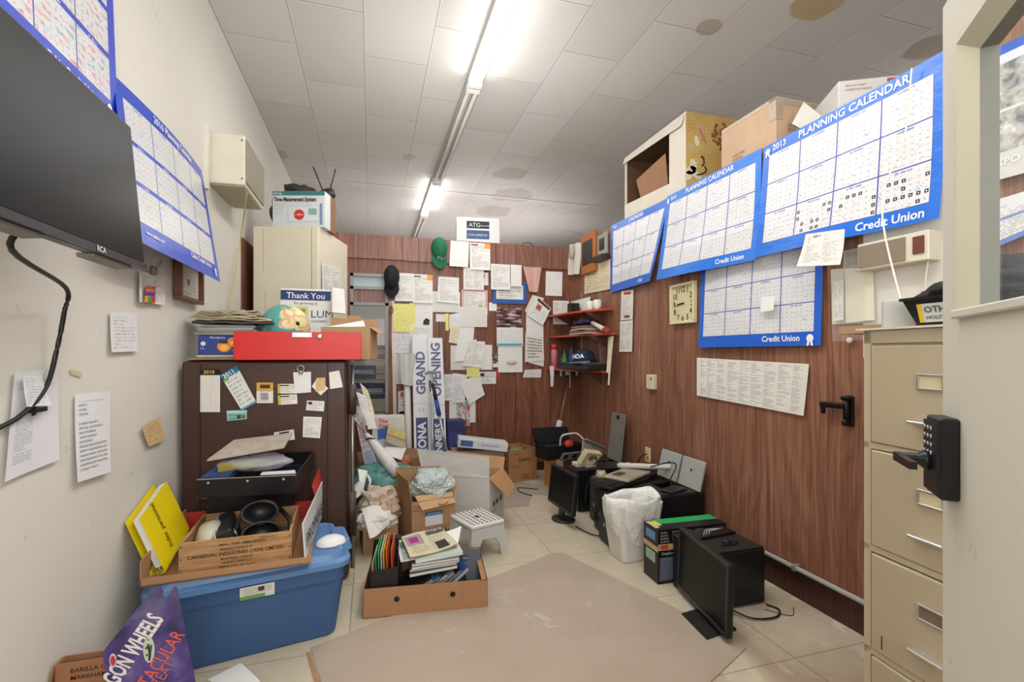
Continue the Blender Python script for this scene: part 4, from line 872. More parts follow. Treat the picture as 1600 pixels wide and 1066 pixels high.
m = MB(); q = sp(470, 576, .018); m.tube([q + Vector((.017 * math.cos(a), 0, .017 * math.sin(a))) for a in [k * math.pi / 6 for k in range(13)]], .004); m.tube([q + Vector((0, 0, -.012)), q + Vector((0, -.002, -.03))], .012, 0, 8, False)
one(m, 'round_clip', plain('#a9a6a0', .3, .7), 'round silver magnet clip on the safe door', 'clip')
# ---- on the safe
def on_safe(u, v, y): q = onY(u, v, y); return q
SZt = SZ + .001
one(MB().box((-.70, 3.08, SZt + .008), (.44, .42, .012), 0).box((-.69, 3.07, SZt + .021), (.40, .38, .010), 1, rz=.06), 'cardboard_flat', [board('#8f7a63'), plain('#b5ada0', .7)], 'flattened grey brown cardboard under the blue orange crate on the safe', 'cardboard')
mz = SZt + .028
o = thing('mandarin_box', 'small blue fruit box with printed oranges at the left on the safe', 'box', (-.765, 3.02, mz)); w, d, h = .125, .09, .105
m = MB(); m.b2(-w, w, -d, d, 0, h, 0, .002)
for cx, cz, r in ((.0, .045, .034), (.045, .068, .030)):
    m.poly([(cx + r * math.cos(a), -d - .001 - .001 * (cx == 0), cz + r * .9 * math.sin(a)) for a in [k * math.pi / 10 for k in range(20)]], None, 1)
    m.poly([(cx + r * .6 * math.cos(a), -d - .0025, cz - .006 + r * .5 * math.sin(a)) for a in [k * math.pi / 8 for k in range(16)]], None, 3)
m.poly([(-.025, -d - .003, .062), (.02, -d - .003, .062), (.014, -d - .003, .078), (-.02, -d - .003, .078)], None, 4)
m.poly([(.088 + .02 * math.cos(a), -d - .002, .075 + .02 * math.sin(a)) for a in [k * math.pi / 8 for k in range(16)]], None, 5)
m.text('Mandarins', .018, (-.07, -d, .088), (1, 0, 0), (0, 0, 1), 2); m.text('Clementines', .014, (.035, -d, .02), (1, 0, 0), (0, 0, 1), 2); m.text('5 lb', .014, (-.115, -d, .03), (1, 0, 0), (0, 0, 1), 2)
m.poly([(-.1 + .012 * math.cos(a), -d - .002, .06 + .012 * math.sin(a)) for a in [k * math.pi / 6 for k in range(12)]], None, 2)
m.obj('body', [plain('#2b3f86', .5), plain('#e08a26', .5), plain('#d9dcea', .5), plain('#f0b25a', .5), plain('#20242c', .5), plain('#b2364a', .5)], o)
for i in range(4):
    one(MB().box((-.755 + .006 * (i % 2), 3.03, mz + h + .009 + i * .0135), (.29 - .01 * i, .22, .0125), 0, rz=(-.04, .03, -.02, .05)[i]).box((-.755 + .006 * (i % 2), 3.03 , mz + h + .0155 + i * .0135), (.285 - .01 * i, .215, .001), 1, rz=(-.04, .03, -.02, .05)[i]), 'magazine', [plain(('#8c8f8c', '#7c817f', '#979a98', '#6f7577')[i], .6), plain('#8d9496', .35)],
        'grey magazine on the blue fruit box, ' + ('bottom of its stack of four', 'second from the bottom of its stack of four', 'third from the bottom of its stack of four', 'topmost of its stack of four')[i], 'magazine', 'grey magazines on the blue fruit box')
nzz = mz + h + .055
for i, (dx, dy, w, rz, c, lab) in enumerate(((.11, .02, .40, -.03, '#4a443f', 'dark folder under the creased newspapers left of the globe'), (.10, .03, .38, .05, '#b5a88c', 'yellowed creased newspaper, lower of the pile left of the globe'), (.07, .02, .34, -.08, '#c3b8a2', 'yellowed creased newspaper, middle of the pile left of the globe'), (.08, .0, .30, .09, '#a99c82', 'yellowed creased newspaper on top of the pile left of the globe'))):
    m = MB(); z = nzz + .012 + i * .017; cx, cy = -.835 + dx, 3.06 + dy
    for k in range(1 if i == 0 else 3): wavy(m, w - .02 * k, .25, .006 if i else .012, i * 3 + k, .008 if i else .003, z0=z + k * .0062, c=(cx, cy), rz=rz + .04 * k)
    one(m, 'newspaper' if i else 'dark_folder', plain(c, .85), lab, 'newspaper' if i else 'folder', 'newspapers left of the globe' if i else None)
# globe lying on its side
gl = thing('globe', 'old school globe in blue green and yellow behind the red box on the safe', 'globe', (-.492, 3.12, 1.452))
g = G('globe_map', .3, spec=.5); p = g.coord(); n = g.noise(p, 6.5, 5, .55, .2); land = (n - .53) * 30
x, y, z = g.sep(p); bias = ((x + z * 1.2 + .02) * 9).sat() * .11
land = ((n + bias - .55) * 40).sat(); lc = g.ramp(g.noise(p, 13, 1), [(.4, '#d9cf94'), (.52, '#d6c48c'), (.57, '#c98a6c'), (.64, '#d8d09a')])
lat = ((z * 55).fr().lt(.06)) * .12; c = g.mix(land, g.mix(g.noise(p, 30, 2), '#4a9c98', '#69aca6'), lc); c = g.mix(lat, c, '#2d4a4a'); gm = g.base(c)
m = MB(); m.lathe([(.139 * math.cos(R(a)), .139 * math.sin(R(a))) for a in range(-90, 91, 6)], n=40); m.xf(Euler((R(58), R(0), R(-6))).to_matrix().to_4x4()); m.obj('ball', gm, gl)
M = Matrix.Translation(Vector((.08, -.105, .02))) @ Vector((.6, -.78, .15)).to_track_quat('Z', 'Y').to_matrix().to_4x4()
MB().lathe([(.016, -.006), (.016, .004), (.006, .006), (.006, .012), (.001, .013)], n=14, M=M).obj('axis_cap', plain('#2c2a28', .4), gl)
MB().lathe([(.07, -.178), (.07, -.168), (.03, -.16), (.03, -.125)], n=20).obj('base', plain('#3c3a38', .5), gl)
# red steel drawer box
rb = thing('red_box', 'flat red metal drawer box with silver lock on the front of the safe top', 'drawer box', (-.372, 2.82, SZt), R(1.5)); w = .315
MB().b2(-w, w, 0, .14, 0, .148, 0, .003).obj('body', plain('#8e2621', .4), rb)
MB().b2(-w - .003, w + .003, -.012, 0, -.0, .152, 0, .003).obj('front_panel', plain('#c8180f', .4, var=.03), rb)
m = MB(); m.b2(-.038, .062, -.016, -.010, .122, .150, 0, .002); m.obj('label_holder', plain('#a9adb0', .25, .8), rb)
MB().lathe([(.015, 0), (.015, .006), (.009, .008), (.001, .008)], n=18, M=Matrix.Translation((.10, -.012, .128)) @ Matrix.Rotation(R(90), 4, 'X')).obj('lock', plain('#b9b6b2', .25, .8), rb)
# open carton right of the globe
bx = thing('open_carton', 'brown open carton with upright flaps standing behind the right end of the red box', 'box', (-.13, 3.22, SZt), R(-14))
m = carton(MB(), .30, .19, .20); m.slab([(-.15, .095, .27), (.15, .095, .255), (.15, .095, .195), (-.15, .095, .195)], .004); m.slab([(-.04, .1, .285), (.03, .1, .285), (.05, .1, .26), (-.05, .1, .26)], .004)
m.slab([(.15, -.09, .20), (.15, .09, .20), (.205, .08, .16), (.205, -.08, .16)], .004); m.obj('shell', card_l, bx)
m = MB(); m.slab([(-.13, -.07, .20), (.09, -.02, .245), (.12, -.09, .205), (-.10, -.09, .195)], .003); one(m, 'white_papers', [M_['blank']], 'sloping white papers in the open carton behind the red box', 'papers', None, (-.13, 3.22, SZt), R(-14))
# thank-you sign
ts = thing('thank_you_sign', 'white sign with navy Thank You band leaning on the white cabinet', 'sign', (0, 0, 0))
a = [onY(u, v, 3.56) for u, v in ((439, 450), (517, 450))]; x0, x1, zt = a[0].x, a[1].x, a[0].z; zb = SZt + .0
m = MB(); m.slab([(x0, 3.56, zt), (x1, 3.56, zt), (x1, 3.44, zb), (x0, 3.44, zb)], .006); m.obj('board', plain('#d9d9d6', .55), ts)
r_, u_ = Vector((1, 0, 0)), Vector((0, .12, zt - zb)).normalized(); nn = r_.cross(u_); tl = Vector((x0, 3.56, zt)) + nn * .0015; wd, hh = x1 - x0, (zt - zb) / u_.z
def sq(s0, t0, s1, t1, k, e=0.): m.poly([tl + r_ * wd * s - u_ * hh * t + nn * e for s, t in ((s0, t0), (s1, t0), (s1, t1), (s0, t1))], None, k)
m = MB(); sq(.0, .03, 1, .17, 0); sq(.22, .26, .55, .42, 1, .001); m.text('Thank You', .060, tl + r_ * wd * .5 - u_ * hh * .145, r_, u_, 2, 'CENTER', .002, .01, sx=.92)
m.text('for growing at', .026, tl + r_ * wd * .5 - u_ * hh * .23, r_, u_, 3, 'CENTER', .001); m.text('LUM', .075, tl + r_ * wd * .60 - u_ * hh * .42, r_, u_, 3, 'LEFT', .001); m.text('NURSERY', .024, tl + r_ * wd * .62 - u_ * hh * .49, r_, u_, 3, 'LEFT', .001); m.text('WINNER', .028, tl + r_ * wd * .24 - u_ * hh * .34, r_, u_, 0, 'LEFT', .003, .02, sx=.75)
m.obj('lettering', [plain('#22386e', .5), plain('#c3c26a', .6), plain('#e4e6ea', .5), plain('#3c4048', .5)], ts)
one(MB().slab([onY(519, 449, 3.52), onY(538, 452, 3.56), onY(540, 490, 3.40), onY(519, 488, 3.38)], .012), 'folded_sheet', M_['blank2'], 'folded white sheet standing right of the Thank You sign', 'paper')
# ---------------------------------------------------------------- white cabinet behind the safe
wc = thing('white_cabinet', 'tall white cabinet standing behind the brown safe against the left wall', 'cabinet', (-.90, 4.22, 0), -YAW)
cw, cd, ch = .515, .68, 2.31; wm = plain('#d9d2bd', .45, var=.03)
m = MB(); m.b2(.0, cw, .02, cd, 0, ch, 0, .003); m.obj('carcass', wm, wc)
m = MB(); m.b2(.002, cw - .055, 0, .02, .03, ch - .004, 0, .002); m.obj('door', wm, wc); MB().b2(cw - .05, cw - .002, .002, .02, .03, ch - .004, 0, .002).obj('stile', wm, wc)
m = MB(); m.b2(.08, .083, -.001, .0, 1.95, 2.29); m.b2(.095, .098, -.001, 0, 1.2, 1.8); m.obj('door_crack', plain('#a59d88', .6), wc)
M_cab = Matrix.Translation((-.90, 4.22, 0)) @ Matrix.Rotation(-YAW, 4, 'Z')
m = MB(); Pq = lambda y, z: M_cab @ Vector((cw + .006, y, z)); m.sheet([Pq(.06, 2.03), Pq(.5, 2.06), Pq(.5, 1.80), Pq(.06, 1.78)], 4, 4, lambda s, t: .006 * t); one(m, 'handwritten_note', pmat('cabnote', '#d9d8d0', '#66676d', 26, 'hand', cols=2, dens=.42), 'handwritten sheet taped on the right side of the white cabinet', 'note')
# box on the cabinet
Mb = lambda x, y, z: M_cab @ Vector((x, y, z))
tb_ = thing('time_clock_box', 'white and teal carton printed with a time clock on top of the white cabinet', 'box', Mb(.135, .04, ch), -YAW)
bw, bd, bh = .42, .12, .29
m = MB(); m.b2(0, bw, 0, bd, 0, bh, 0, .002); e = -.0015
def rr_(x0, z0, x1, z1, k, e_=0): m.poly([(x0, e - e_, z1), (x1, e - e_, z1), (x1, e - e_, z0), (x0, e - e_, z0)], None, k)
rr_(0.001, bh - .035, bw - .001, bh - .002, 1); rr_(.12, .04, .395, .17, 2); rr_(.13, .05, .37, .165, 3, .001); rr_(.29, .10, .355, .15, 4, .002); rr_(.38, .02, .40, .19, 5, .001)
m.poly([(.215 + .042 * math.cos(a), e - .003, .10 + .042 * math.sin(a)) for a in [k * math.pi / 12 for k in range(24)]], None, 6)
m.text('ROYAL', .022, (.01, -.001, bh - .028), (1, 0, 0), (0, 0, 1), 7, bold=.02, off=.003); m.text('Time Management System', .046, (.012, -.001, bh - .082), (1, 0, 0), (0, 0, 1), 8, bold=.035, fit=.34, off=.003); m.text('1 OFF 6', .02, (.215, -.001, .093), (1, 0, 0), (0, 0, 1), 7, 'CENTER', .006, .02)
for k in range(5): m.text('Electronic payroll time recorder'[:28 - k * 2], .012, (.014, -.001, bh - .105 - k * .02), (1, 0, 0), (0, 0, 1), 9, sx=.7)
m.obj('carton', [plain('#ccd1d3', .5), plain('#3c7277', .5), plain('#b9c9d8', .5), plain('#d3d8da', .4), plain('#86a8a4', .4), plain('#6f8fb0', .5), plain('#c2392e', .5), plain('#e4e6e6', .5), plain('#2c2f36', .5), plain('#80868c', .5)], tb_)
o = thing('black_bag', 'black bag squeezed behind the time clock carton on the white cabinet', 'bag', Mb(.14, .24, ch), -YAW)
MB().blob((0, 0, .15), (.10, .16, .15), .18, 1.6, 4, 3, floor=.0).obj('sack', plain('#1d1d20', .5), o); MB().tube([(-.05, -.1, .20), (-.02, -.14, .27), (.04, -.1, .22)], .009).obj('strap', plain('#242428', .5), o)
one(MB().blob((0, 0, .05), (.11, .09, .05), .45, 2.4, 9, 3), 'dark_hat', plain('#33302d', .8), 'crumpled dark cap on top of the time clock carton', 'cap', None, Mb(.29, .17, ch + bh - .005))
one(MB().blob((0, 0, .035), (.16, .10, .03), .4, 2.4, 12, 3), 'beige_cloth', plain('#8c8474', .85), 'crumpled greyish cloth behind the time clock carton top', 'cloth', None, Mb(.33, .26, ch + bh - .01))
ra = thing('rabbit_ear_antenna', 'old indoor antenna with two thin rods on the carton above the white cabinet', 'antenna', Mb(.50, .24, ch), -YAW)
MB().blob((0, 0, .33), (.07, .06, .05), .2, 2, 3, 2).obj('base', plain('#242322', .4), ra); MB().b2(-.05, .05, -.05, .05, 0, .30, 0, .004).obj('riser', card_d, ra)
for dx, dz in ((-.13, .21), (.06, .19)): MB().tube([(dx * .3, 0, .36), (dx, .02, .36 + dz)], .006, 0, 6, False).obj('rod', plain('#3a3836', .3, .5), ra)
# ---------------------------------------------------------------- blue tote
tt = thing('storage_tote', 'large blue plastic tote with closed lid left of the magazine box', 'storage tote', (-.47, 2.235, 0), R(11))
tw_, td_, th_ = .775, .50, .385; tw2, td2 = tw_ * .44, td_ * .43
blu = plain('#3a5a88', .35, var=.08, scale=4); blu2 = plain('#587fb0', .35, var=.06, scale=4); blu2b = blu
def rrect(hw, hd, r, z, cx=0, cy=0, n=6):
    o = []
    for sx, sy, a0 in ((1, 1, 0), (-1, 1, 90), (-1, -1, 180), (1, -1, 270)):
        for k in range(n + 1): a = R(a0 + 90 * k / n); o.append(Vector((cx + sx * (hw - r) + r * math.cos(a), cy + sy * (hd - r) + r * math.sin(a), z)))
    return o
def loft(m, rings, mat=0, capt=True, capb=True, smooth=True):
    rv = [[m.b.verts.new(p) for p in r] for r in rings]; n = len(rv[0])
    for i in range(len(rv) - 1):
        for k in range(n):
            f = m.b.faces.new((rv[i][k], rv[i][(k + 1) % n], rv[i + 1][(k + 1) % n], rv[i + 1][k])); f.material_index = mat; f.smooth = smooth
    if capb: f = m.b.faces.new(rv[0][::-1]); f.material_index = mat
    if capt: f = m.b.faces.new(rv[-1]); f.material_index = mat
    return m
cy = td_ / 2
loft(MB(), [rrect(.33, .19, .05, .0, 0, cy), rrect(.335, .195, .05, .01, 0, cy), rrect(.365, .222, .05, .25, 0, cy), rrect(.37, .232, .05, .27, 0, cy), rrect(.375, .235, .05, .345, 0, cy)], smooth=False).obj('body', blu, tt)
loft(MB(), [rrect(.375, .238, .06, .325, 0, cy), rrect(.395, .256, .07, .33, 0, cy), rrect(.395, .256, .07, .352, 0, cy), rrect(.375, .236, .06, .362, 0, cy), rrect(.365, .226, .06, .385, 0, cy), rrect(.345, .206, .05, .390, 0, cy), rrect(.335, .196, .05, .380, 0, cy)], smooth=False).obj('lid', blu2, tt)
for sx in (-1, 1):
    m = MB(); loft(m, [rrect(.03, .10, .02, .33, sx * .375, cy), rrect(.045, .115, .03, .35, sx * .375, cy), rrect(.035, .105, .025, .392, sx * .372, cy), rrect(.02, .09, .015, .398, sx * .37, cy)], smooth=False); m.obj('handle', blu2, tt)
m = MB(); yy = .014; pl_ = lambda x, z: Vector((x, yy - (z - .25) * .0 + .004, z))
lab = [Vector((-.055, .0085, .318)), Vector((.075, .0085, .318)), Vector((.075, .016, .262)), Vector((-.055, .016, .262))]
m.sheet(lab, 1, 1); m.obj('product_sticker', pmat('tote_lab', '#d9dad4', '#5a5e5a', 8, 'type', ((0, 0, .72, .28, '#6aa05a'), (.52, .5, .7, .85, '#4a3a3a')), dens=.4), tt)
TZ = .393
# carton tray with the printed white side panel, lying on the lid
tr = thing('printed_carton', 'low cut open carton on the blue tote with a white printed side and red inside', 'box', (-.575, 2.50, TZ), R(4))
w, d = .305, .30
m = MB(); m.b2(-w, w, -d, d, 0, .006, 0); m.slab([(-w, d, .12), (-w, -d, .10), (-w, -d, 0), (-w, d, 0)], .005); m.slab([(-w, -d, .03), (w, -d, .03), (w, -d, 0), (-w, -d, 0)], .005)
m.slab([(w - .03, -d, .175), (w + .035, d, .20), (w + .03, d, 0), (w - .02, -d, .02)], .005, 1); m.slab([(w - .01, d * .35, .235), (w + .02, d, .275), (w + .03, d, .19), (w + .005, d * .35, .18)], .004, 2)
m.slab([(-w, d, .10), (w, d, .10), (w, d, 0), (-w, d, 0)], .005, 2); m.poly([(-w + .06, d - .06, .19), (-w + .16, d - .06, .275), (-w + .17, d - .06, .15)], (0, .005, 0), 2)
m.text('PROPANE', .085, (w - .024, -d + .04, .055), (.065, 2 * d, 0), (0, 0, 1), 3, off=.007, bold=.02, fit=.46); m.text('SAFETY FIRST', .04, (w - .018, -d + .08, .02), (.06, 2 * d, 0), (0, 0, 1), 3, off=.007, fit=.4); 
m.obj('shell', [card_m, plain('#d6d7d4', .6), plain('#c03a34', .55), plain('#33343a', .6)], tr)
# wooden crate
cr = thing('wooden_crate', 'old wooden crate with black printed lettering on the blue tote', 'crate', (-.548, 2.425, TZ + .007), R(3.5))
g = G('pine', .6, spec=.2); p = g.coord(); x, y, z = g.sep(p); n = g.noise(g.comb(x * 5, y * 5, z * 60), 1, 4, .6, .5); kn = (1 - g.voro(g.comb(x * 1.0, y, z * 1.4), 9) * 9).sat()
c = g.ramp(n, [(.3, '#8c6544'), (.5, '#ac835a'), (.7, '#c09b72')]); c = g.mix(kn * .8, c, '#4c2f1c'); pine = g.base(c)
w, d, h, t = .208, .19, .132, .012
for b, nm in (((-w, w, -d, -d + t), 'front_board'), ((-w, w, d - t, d), 'back_board'), ((-w, -w + t, -d + t, d - t), 'side_board'), ((w - t, w, -d + t, d - t), 'side_board')):
    m = MB(); m.b2(b[0], b[1], b[2], b[3], 0, h, 0, .0015)
    if nm == 'front_board':
        for tx, sz, z, al in (('SMALL ARMS AMMUNITION', .014, .104, .02), ('MADE IN CANADA BY', .012, .086, .0), ('CANADIAN INDUSTRIES (1954) LIMITED', .020, .064, 0), ('MONTREAL, CANADA', .012, .046, .0), ('HANDLE CAREFULLY', .012, .030, .0), ('KEEP IN COOL DRY PLACE', .011, .014, 0)):
            m.text(tx, sz, (al, -d - .0005, z), (1, 0, 0), (0, 0, 1), 1, 'CENTER', .001, .012)
        m.text('CLASS 6 DIV. 2', .011, (.08, -d - .0005, .118), (1, 0, 0), (0, 0, 1), 1, 'LEFT', .001, .01)
        for sx in (-1, 1):
            for z in (.02, .066, .115): m.lathe([(.003, 0), (.003, .001), (.001, .0015)], n=8, mat=1, M=Matrix.Translation((sx * (w - .008), -d, z)) @ Matrix.Rotation(R(90), 4, 'X'))
    m.obj(nm, [pine, plain('#2e211a', .7)], cr)
MB().b2(-w + t, w - t, -d + t, d - t, 0, .008).obj('bottom_board', pine, cr)
Mcr = Matrix.Translation((-.548, 2.425, TZ + .015)) @ Matrix.Rotation(R(3.5), 4, 'Z')
def crp(x, y, z): return Mcr @ Vector((x, y, z))
o = thing('plastic_jug', 'cloudy white plastic container lying in the left of the wooden crate', 'container', crp(-.13, -.02, .0), R(10))
MB().blob((0, 0, .075), (.062, .13, .075), .12, 1.3, 6, 3, floor=.0).obj('shell', plain('#c4bfae', .25, var=.15), o); MB().lathe([(.016, 0), (.016, .02), (.001, .021)], M=Matrix.Translation((-.02, -.13, .04)) @ Matrix.Rotation(R(90), 4, 'X')).obj('cap', plain('#cfcabb', .3), o)
o = thing('leather_case', 'black hard case with white edge standing in the wooden crate', 'case', crp(-.035, .0, .0), R(12), group=None)
o.rotation_euler = (0, R(-18), R(12))
MB().b2(-.03, .03, -.15, .14, .0, .15, 0, .008).obj('case_body', plain('#232428', .45), o); MB().b2(-.036, -.030, -.152, .142, .0, .155, 0, .002).obj('edge_strip', plain('#c9c6bf', .5), o); MB().tube([(.035, -.1 + .018 * math.cos(a), .11 + .018 * math.sin(a)) for a in [k * math.pi / 5 for k in range(11)]], .003).obj('ring', plain('#a9a7a0', .3, .8), o)
bn = thing('binoculars', 'pair of large black binoculars with a red stripe lying in the wooden crate', 'binoculars', crp(.075, -.03, .10), R(-8)); bn.scale = (1.12, 1.12, 1.12)
for k, (x, y, z) in enumerate(((-.0, -.0, .075), (.0, -.02, .0))):
    M = Matrix.Translation((x, y, z)) @ Euler((R(82), 0, R(12 + 8 * k))).to_matrix().to_4x4()
    m = MB(); m.lathe([(.030, -.13), (.034, -.11), (.037, -.04), (.044, .0), (.053, .04), (.060, .085), (.058, .09), (.048, .085), (.045, .02), (.001, .018)], n=24, M=M, sx=1.15 if k == 0 else 1.2, sy=.78)
    m.obj('barrel', plain('#1c1b1d', .4, bump=.15), bn)
    m = MB(); m.lathe([(.0405, -.012), (.0455, .004), (.0465, .008)], n=24, M=M, sx=1.17, sy=.82)
    if k == 0: m.obj('red_stripe', plain('#8e2f2a', .4), bn)
    else: m.b.free()
m = MB(); m.tube([(.0, .04, .0), (.0, .03, .075)], .024, 0, 10, False); m.obj('bridge', plain('#232224', .4), bn)
m = MB(); m.tube([(-.03, .1, .06), (-.09, .04, .05), (-.085, -.06, -.02), (-.05, -.09, -.04)], .008); m.tube([(.04, .08, .05), (.1, .0, .03), (.12, -.05, .0)], .009); m.obj('strap', plain('#1f1f21', .6), bn)
one(MB().box((0, 0, 0), (.13, .024, .006), 0, bev=.002), 'dark_ruler', plain('#3a3b40', .4), 'dark flat tool lying in the right of the wooden crate', 'tool', None, crp(.13, -.03, .085), R(20))
# yellow binder on its spine
D = Vector((-.80, 2.255, .415)); Cc = Vector((-.80, 2.52, .50)); A = Vector((-.905, 2.30, .625)); B = A + Cc - D
yb = thing('yellow_binder', 'yellow ring binder leaning on its spine against the left wall on the blue tote', 'binder', (0, 0, 0))
n_ = (A - D).cross(Cc - D).normalized(); n_ = n_ if n_.x < 0 else -n_
ym = plain('#dcc512', .45, var=.04); th = .055
m = MB(); m.slab([A, B, Cc, D], .003); m.text('Index personnel', .045, D + (A - D) * .28 + (Cc - D) * .15, Cc - D, A - D, 1, bold=.01, off=.004)
m.b.free(); m = MB(); m.poly([A, B, Cc, D], n_ * .003); e1, e2 = (A - D), (Cc - D); nr = e2.cross(e1).normalized()
m.text('Index  personnel', .036, D + (A - D) * .12 + (Cc - D) * .42 - n_ * .0005, (A - D), (-n_).cross(A - D), 1, bold=.006, off=.0015, fit=.20)
m.obj('front_cover', [ym, plain('#2c2a1c', .5)], yb)
MB().poly([p + n_ * th + (A - D) * (.06 if i < 2 else 0) for i, p in enumerate((A, B, Cc, D))], n_ * .003).obj('back_cover', ym, yb)
MB().poly([D - (A - D) * .01, Cc - (A - D) * .01, Cc - (A - D) * .01 + n_ * (th + .003), D - (A - D) * .01 + n_ * (th + .003)], (A - D).normalized() * .003).obj('spine', ym, yb)
s_ = (Cc - D).normalized(); MB().poly([A + n_ * .006 + s_ * .008, B + n_ * .006 - s_ * .008, Cc + n_ * .006 - s_ * .008 + (A - D) * .1, D + n_ * .006 + s_ * .008 + (A - D) * .1], n_ * (th * .5)).obj('pages', plain('#dcdcd6', .8), yb)
m = MB(); c0 = D + n_ * th * .5 + (A - D) * .07 - s_ * .002; m.tube([c0 + (n_ * math.cos(a) + (A - D).normalized() * math.sin(a)) * .014 for a in [k * math.pi / 5 for k in range(11)]], .002); m.obj('ring', plain('#a5a5a5', .3, .8), yb)
# lower black box and upper black tray
lb = thing('black_drawer_box', 'lower black metal box under the open black tray on the tote', 'box', (-.575, 2.70, TZ + .008), R(4))
MB().b2(-.19, .19, -.075, .09, 0, .235, 0, .004).obj('shell', plain('#171416', .35), lb)
bt = thing('black_tray', 'open black metal tray filled with paperwork in front of the safe', 'tray', (-.515, 2.60, .672), rot=(R(4), 0, R(-5)))
w, d, h = .205, .20, .085; bk = plain('#151417', .3)
m = carton(MB(), w * 2, d * 2, h, .004, 0, 0); m.obj('shell', bk, bt)
m = MB(); m.b2(.055, .062, -d + .01, d - .01, .004, h - .005); m.b2(.062, w - .005, .02, .026, .004, h - .02); m.obj('divider', plain('#22242a', .3), bt)
m = MB()
for x in (-.16, 0, .15): m.lathe([(.006, 0), (.006, .003), (.001, .004)], n=10, M=Matrix.Translation((x, -d, h - .018)) @ Matrix.Rotation(R(90), 4, 'X'))
m.b2(-w, w, -d - .001, -d + .002, h - .002, h + .001); m.obj('rivet', plain('#b9b3a0', .35, .5), bt)
Mt = Matrix.Translation((-.515, 2.60, .672)) @ Euler((R(4), 0, R(-5))).to_matrix().to_4x4()
tp = lambda x, y, z: Mt @ Vector((x, y, z))
one(MB().poly([tp(-.195, -.19, .09), tp(-.08, -.19, .09), tp(-.04, .03, .17), tp(-.10, .06, .165)], (0, 0, -.03)), 'blue_folder', plain('#26396a', .6), 'dark blue folder at the left in the black tray', 'folder')
g = G('clear_bag', .15, spec=.7); g.b.inputs['Alpha'].default_value = .42; g.bump(g.noise(g.coord(), 30, 3), .6, .01); bagm = g.base('#c9cbd0')
o = thing('clear_bag', 'clear plastic bag with a yellow packet inside on the black tray', 'bag', (0, 0, 0))
MB().box(tp(-.07, -.10, .118), (.15, .10, .03), 0, rot=(R(3), R(-4), R(4)), bev=.003).obj('yellow_packet', pmat('olive', '#8e8434', '#c9c08a', 4, 'type'), o)
m = MB(); M2 = Mt @ Matrix.Translation((.0, -.08, .122)); m.blob((0, 0, 0), (.155, .09, .034), .25, 1.6, 8, 3); m.xf(M2); m.obj('film', bagm, o)
one(MB().poly([tp(-.19, -.13, .145), tp(.135, -.12, .19), tp(.13, .05, .215), tp(-.13, .03, .195)], (0, 0, .008)), 'flat_book', plain('#a89f92', .6, var=.3, scale=22), 'worn pale picture book lying slanted on top of the black tray', 'book')
one(MB().poly([tp(.05, -.19, .088), tp(.20, -.19, .088), tp(.19, -.16, .092), tp(.05, -.16, .09)], (0, 0, .004)), 'white_ruler', plain('#c9ccd6', .5), 'white ruler lying along the front edge of the black tray', 'ruler')
o = thing('dust_mask', 'white cup shaped dust mask lying at the right on the blue tote lid', 'mask', (-.185, 2.46, TZ - .010), R(20))
MB().lathe([(.072, .0), (.070, .006), (.058, .022), (.035, .034), (.001, .038)], n=28, sy=.82).obj('cup', plain('#dfe0e0', .8), o); MB().tube([(.05, -.05, .01), (.085, .0, .002), (.06, .045, .01)], .0018).obj('elastic', plain('#c9c7c0', .6), o)
# ---------------------------------------------------------------- signboard in the left foreground
PN = Vector((.05, -1, .16)).normalized(); P0 = atT(247, 930, 1.50); sgp = lambda u, v, d=0.: onP(u, v, P0, PN) + PN * d
sg = thing('display_sign', 'purple die cut snack display board leaning by the blue tote in the left foreground', 'sign', (0, 0, 0))
pts = [(161, 1030), (160, 1022), (166, 1012), (235, 926), (243, 919), (250, 917), (254, 924), (254, 934), (256, 942), (271, 918), (274, 916), (277, 922), (300, 1040), (330, 1210), (196, 1235), (172, 1080)]
g = G('sign_purple', .4, spec=.4); p = g.coord(); n = g.noise(p, 9, 4, .6, .4); c = g.ramp(n, [(.35, '#2b2552'), (.5, '#4c3a7c'), (.62, '#6a5f8f')]); x, y, z = g.sep(p); c = g.mix(((z - .36) * 5).sat() * .5, c, '#3a3a44'); sgm = g.base(c)
# floor contact of the board's lowest edge
m = MB(); q = [sgp(u, v) for u, v in pts]
for v_ in q:
    if v_.z < 0.002: v_.z = .002
m.poly(q, PN * -.005); m.obj('board', [sgm], sg)
m = MB(); r0 = (sgp(246, 935) - sgp(172, 1035)).normalized(); u0 = r0.cross(-PN) * -1; u0 = PN.cross(r0)
q0, q1 = sgp(162, 1102), sgp(257, 966); r0 = (q1 - q0).normalized(); u0 = PN.cross(r0); m.text('WAGON WHEELS', .070, q0, r0, u0, 0, off=.002, bold=.03, fit=(q1 - q0).length)
m.obj('title', plain('#d8d3cf', .5), sg)
m = MB(); r1 = (sgp(288, 985) - sgp(236, 1062)).normalized(); u1 = PN.cross(r1)
q0, q1 = sgp(204, 1118), sgp(286, 990); m.text('SPECTACULAR', .056, q0, r1, u1, 0, off=.002, bold=.01, fit=(q1 - q0).length); m.text('TREAT', .044, sgp(243, 1084), r1, u1, 1, off=.002, bold=.004, sx=.7); m.obj('slogan', [plain('#c8584c', .5), plain('#a8605f', .5)], sg)
m = MB(); cc = sgp(233, 1015, .002); rx, ux = (sgp(243, 1015) - sgp(233, 1015)), (sgp(233, 1000) - sgp(233, 1015))
el = lambda cx, cz, a_, b_, n=24: [cc + rx * (cx + a_ * math.cos(2 * math.pi * k / n)) + ux * (cz + b_ * math.sin(2 * math.pi * k / n)) for k in range(n)]
m.poly(el(0, 0, .9, 1.35), None, 0)
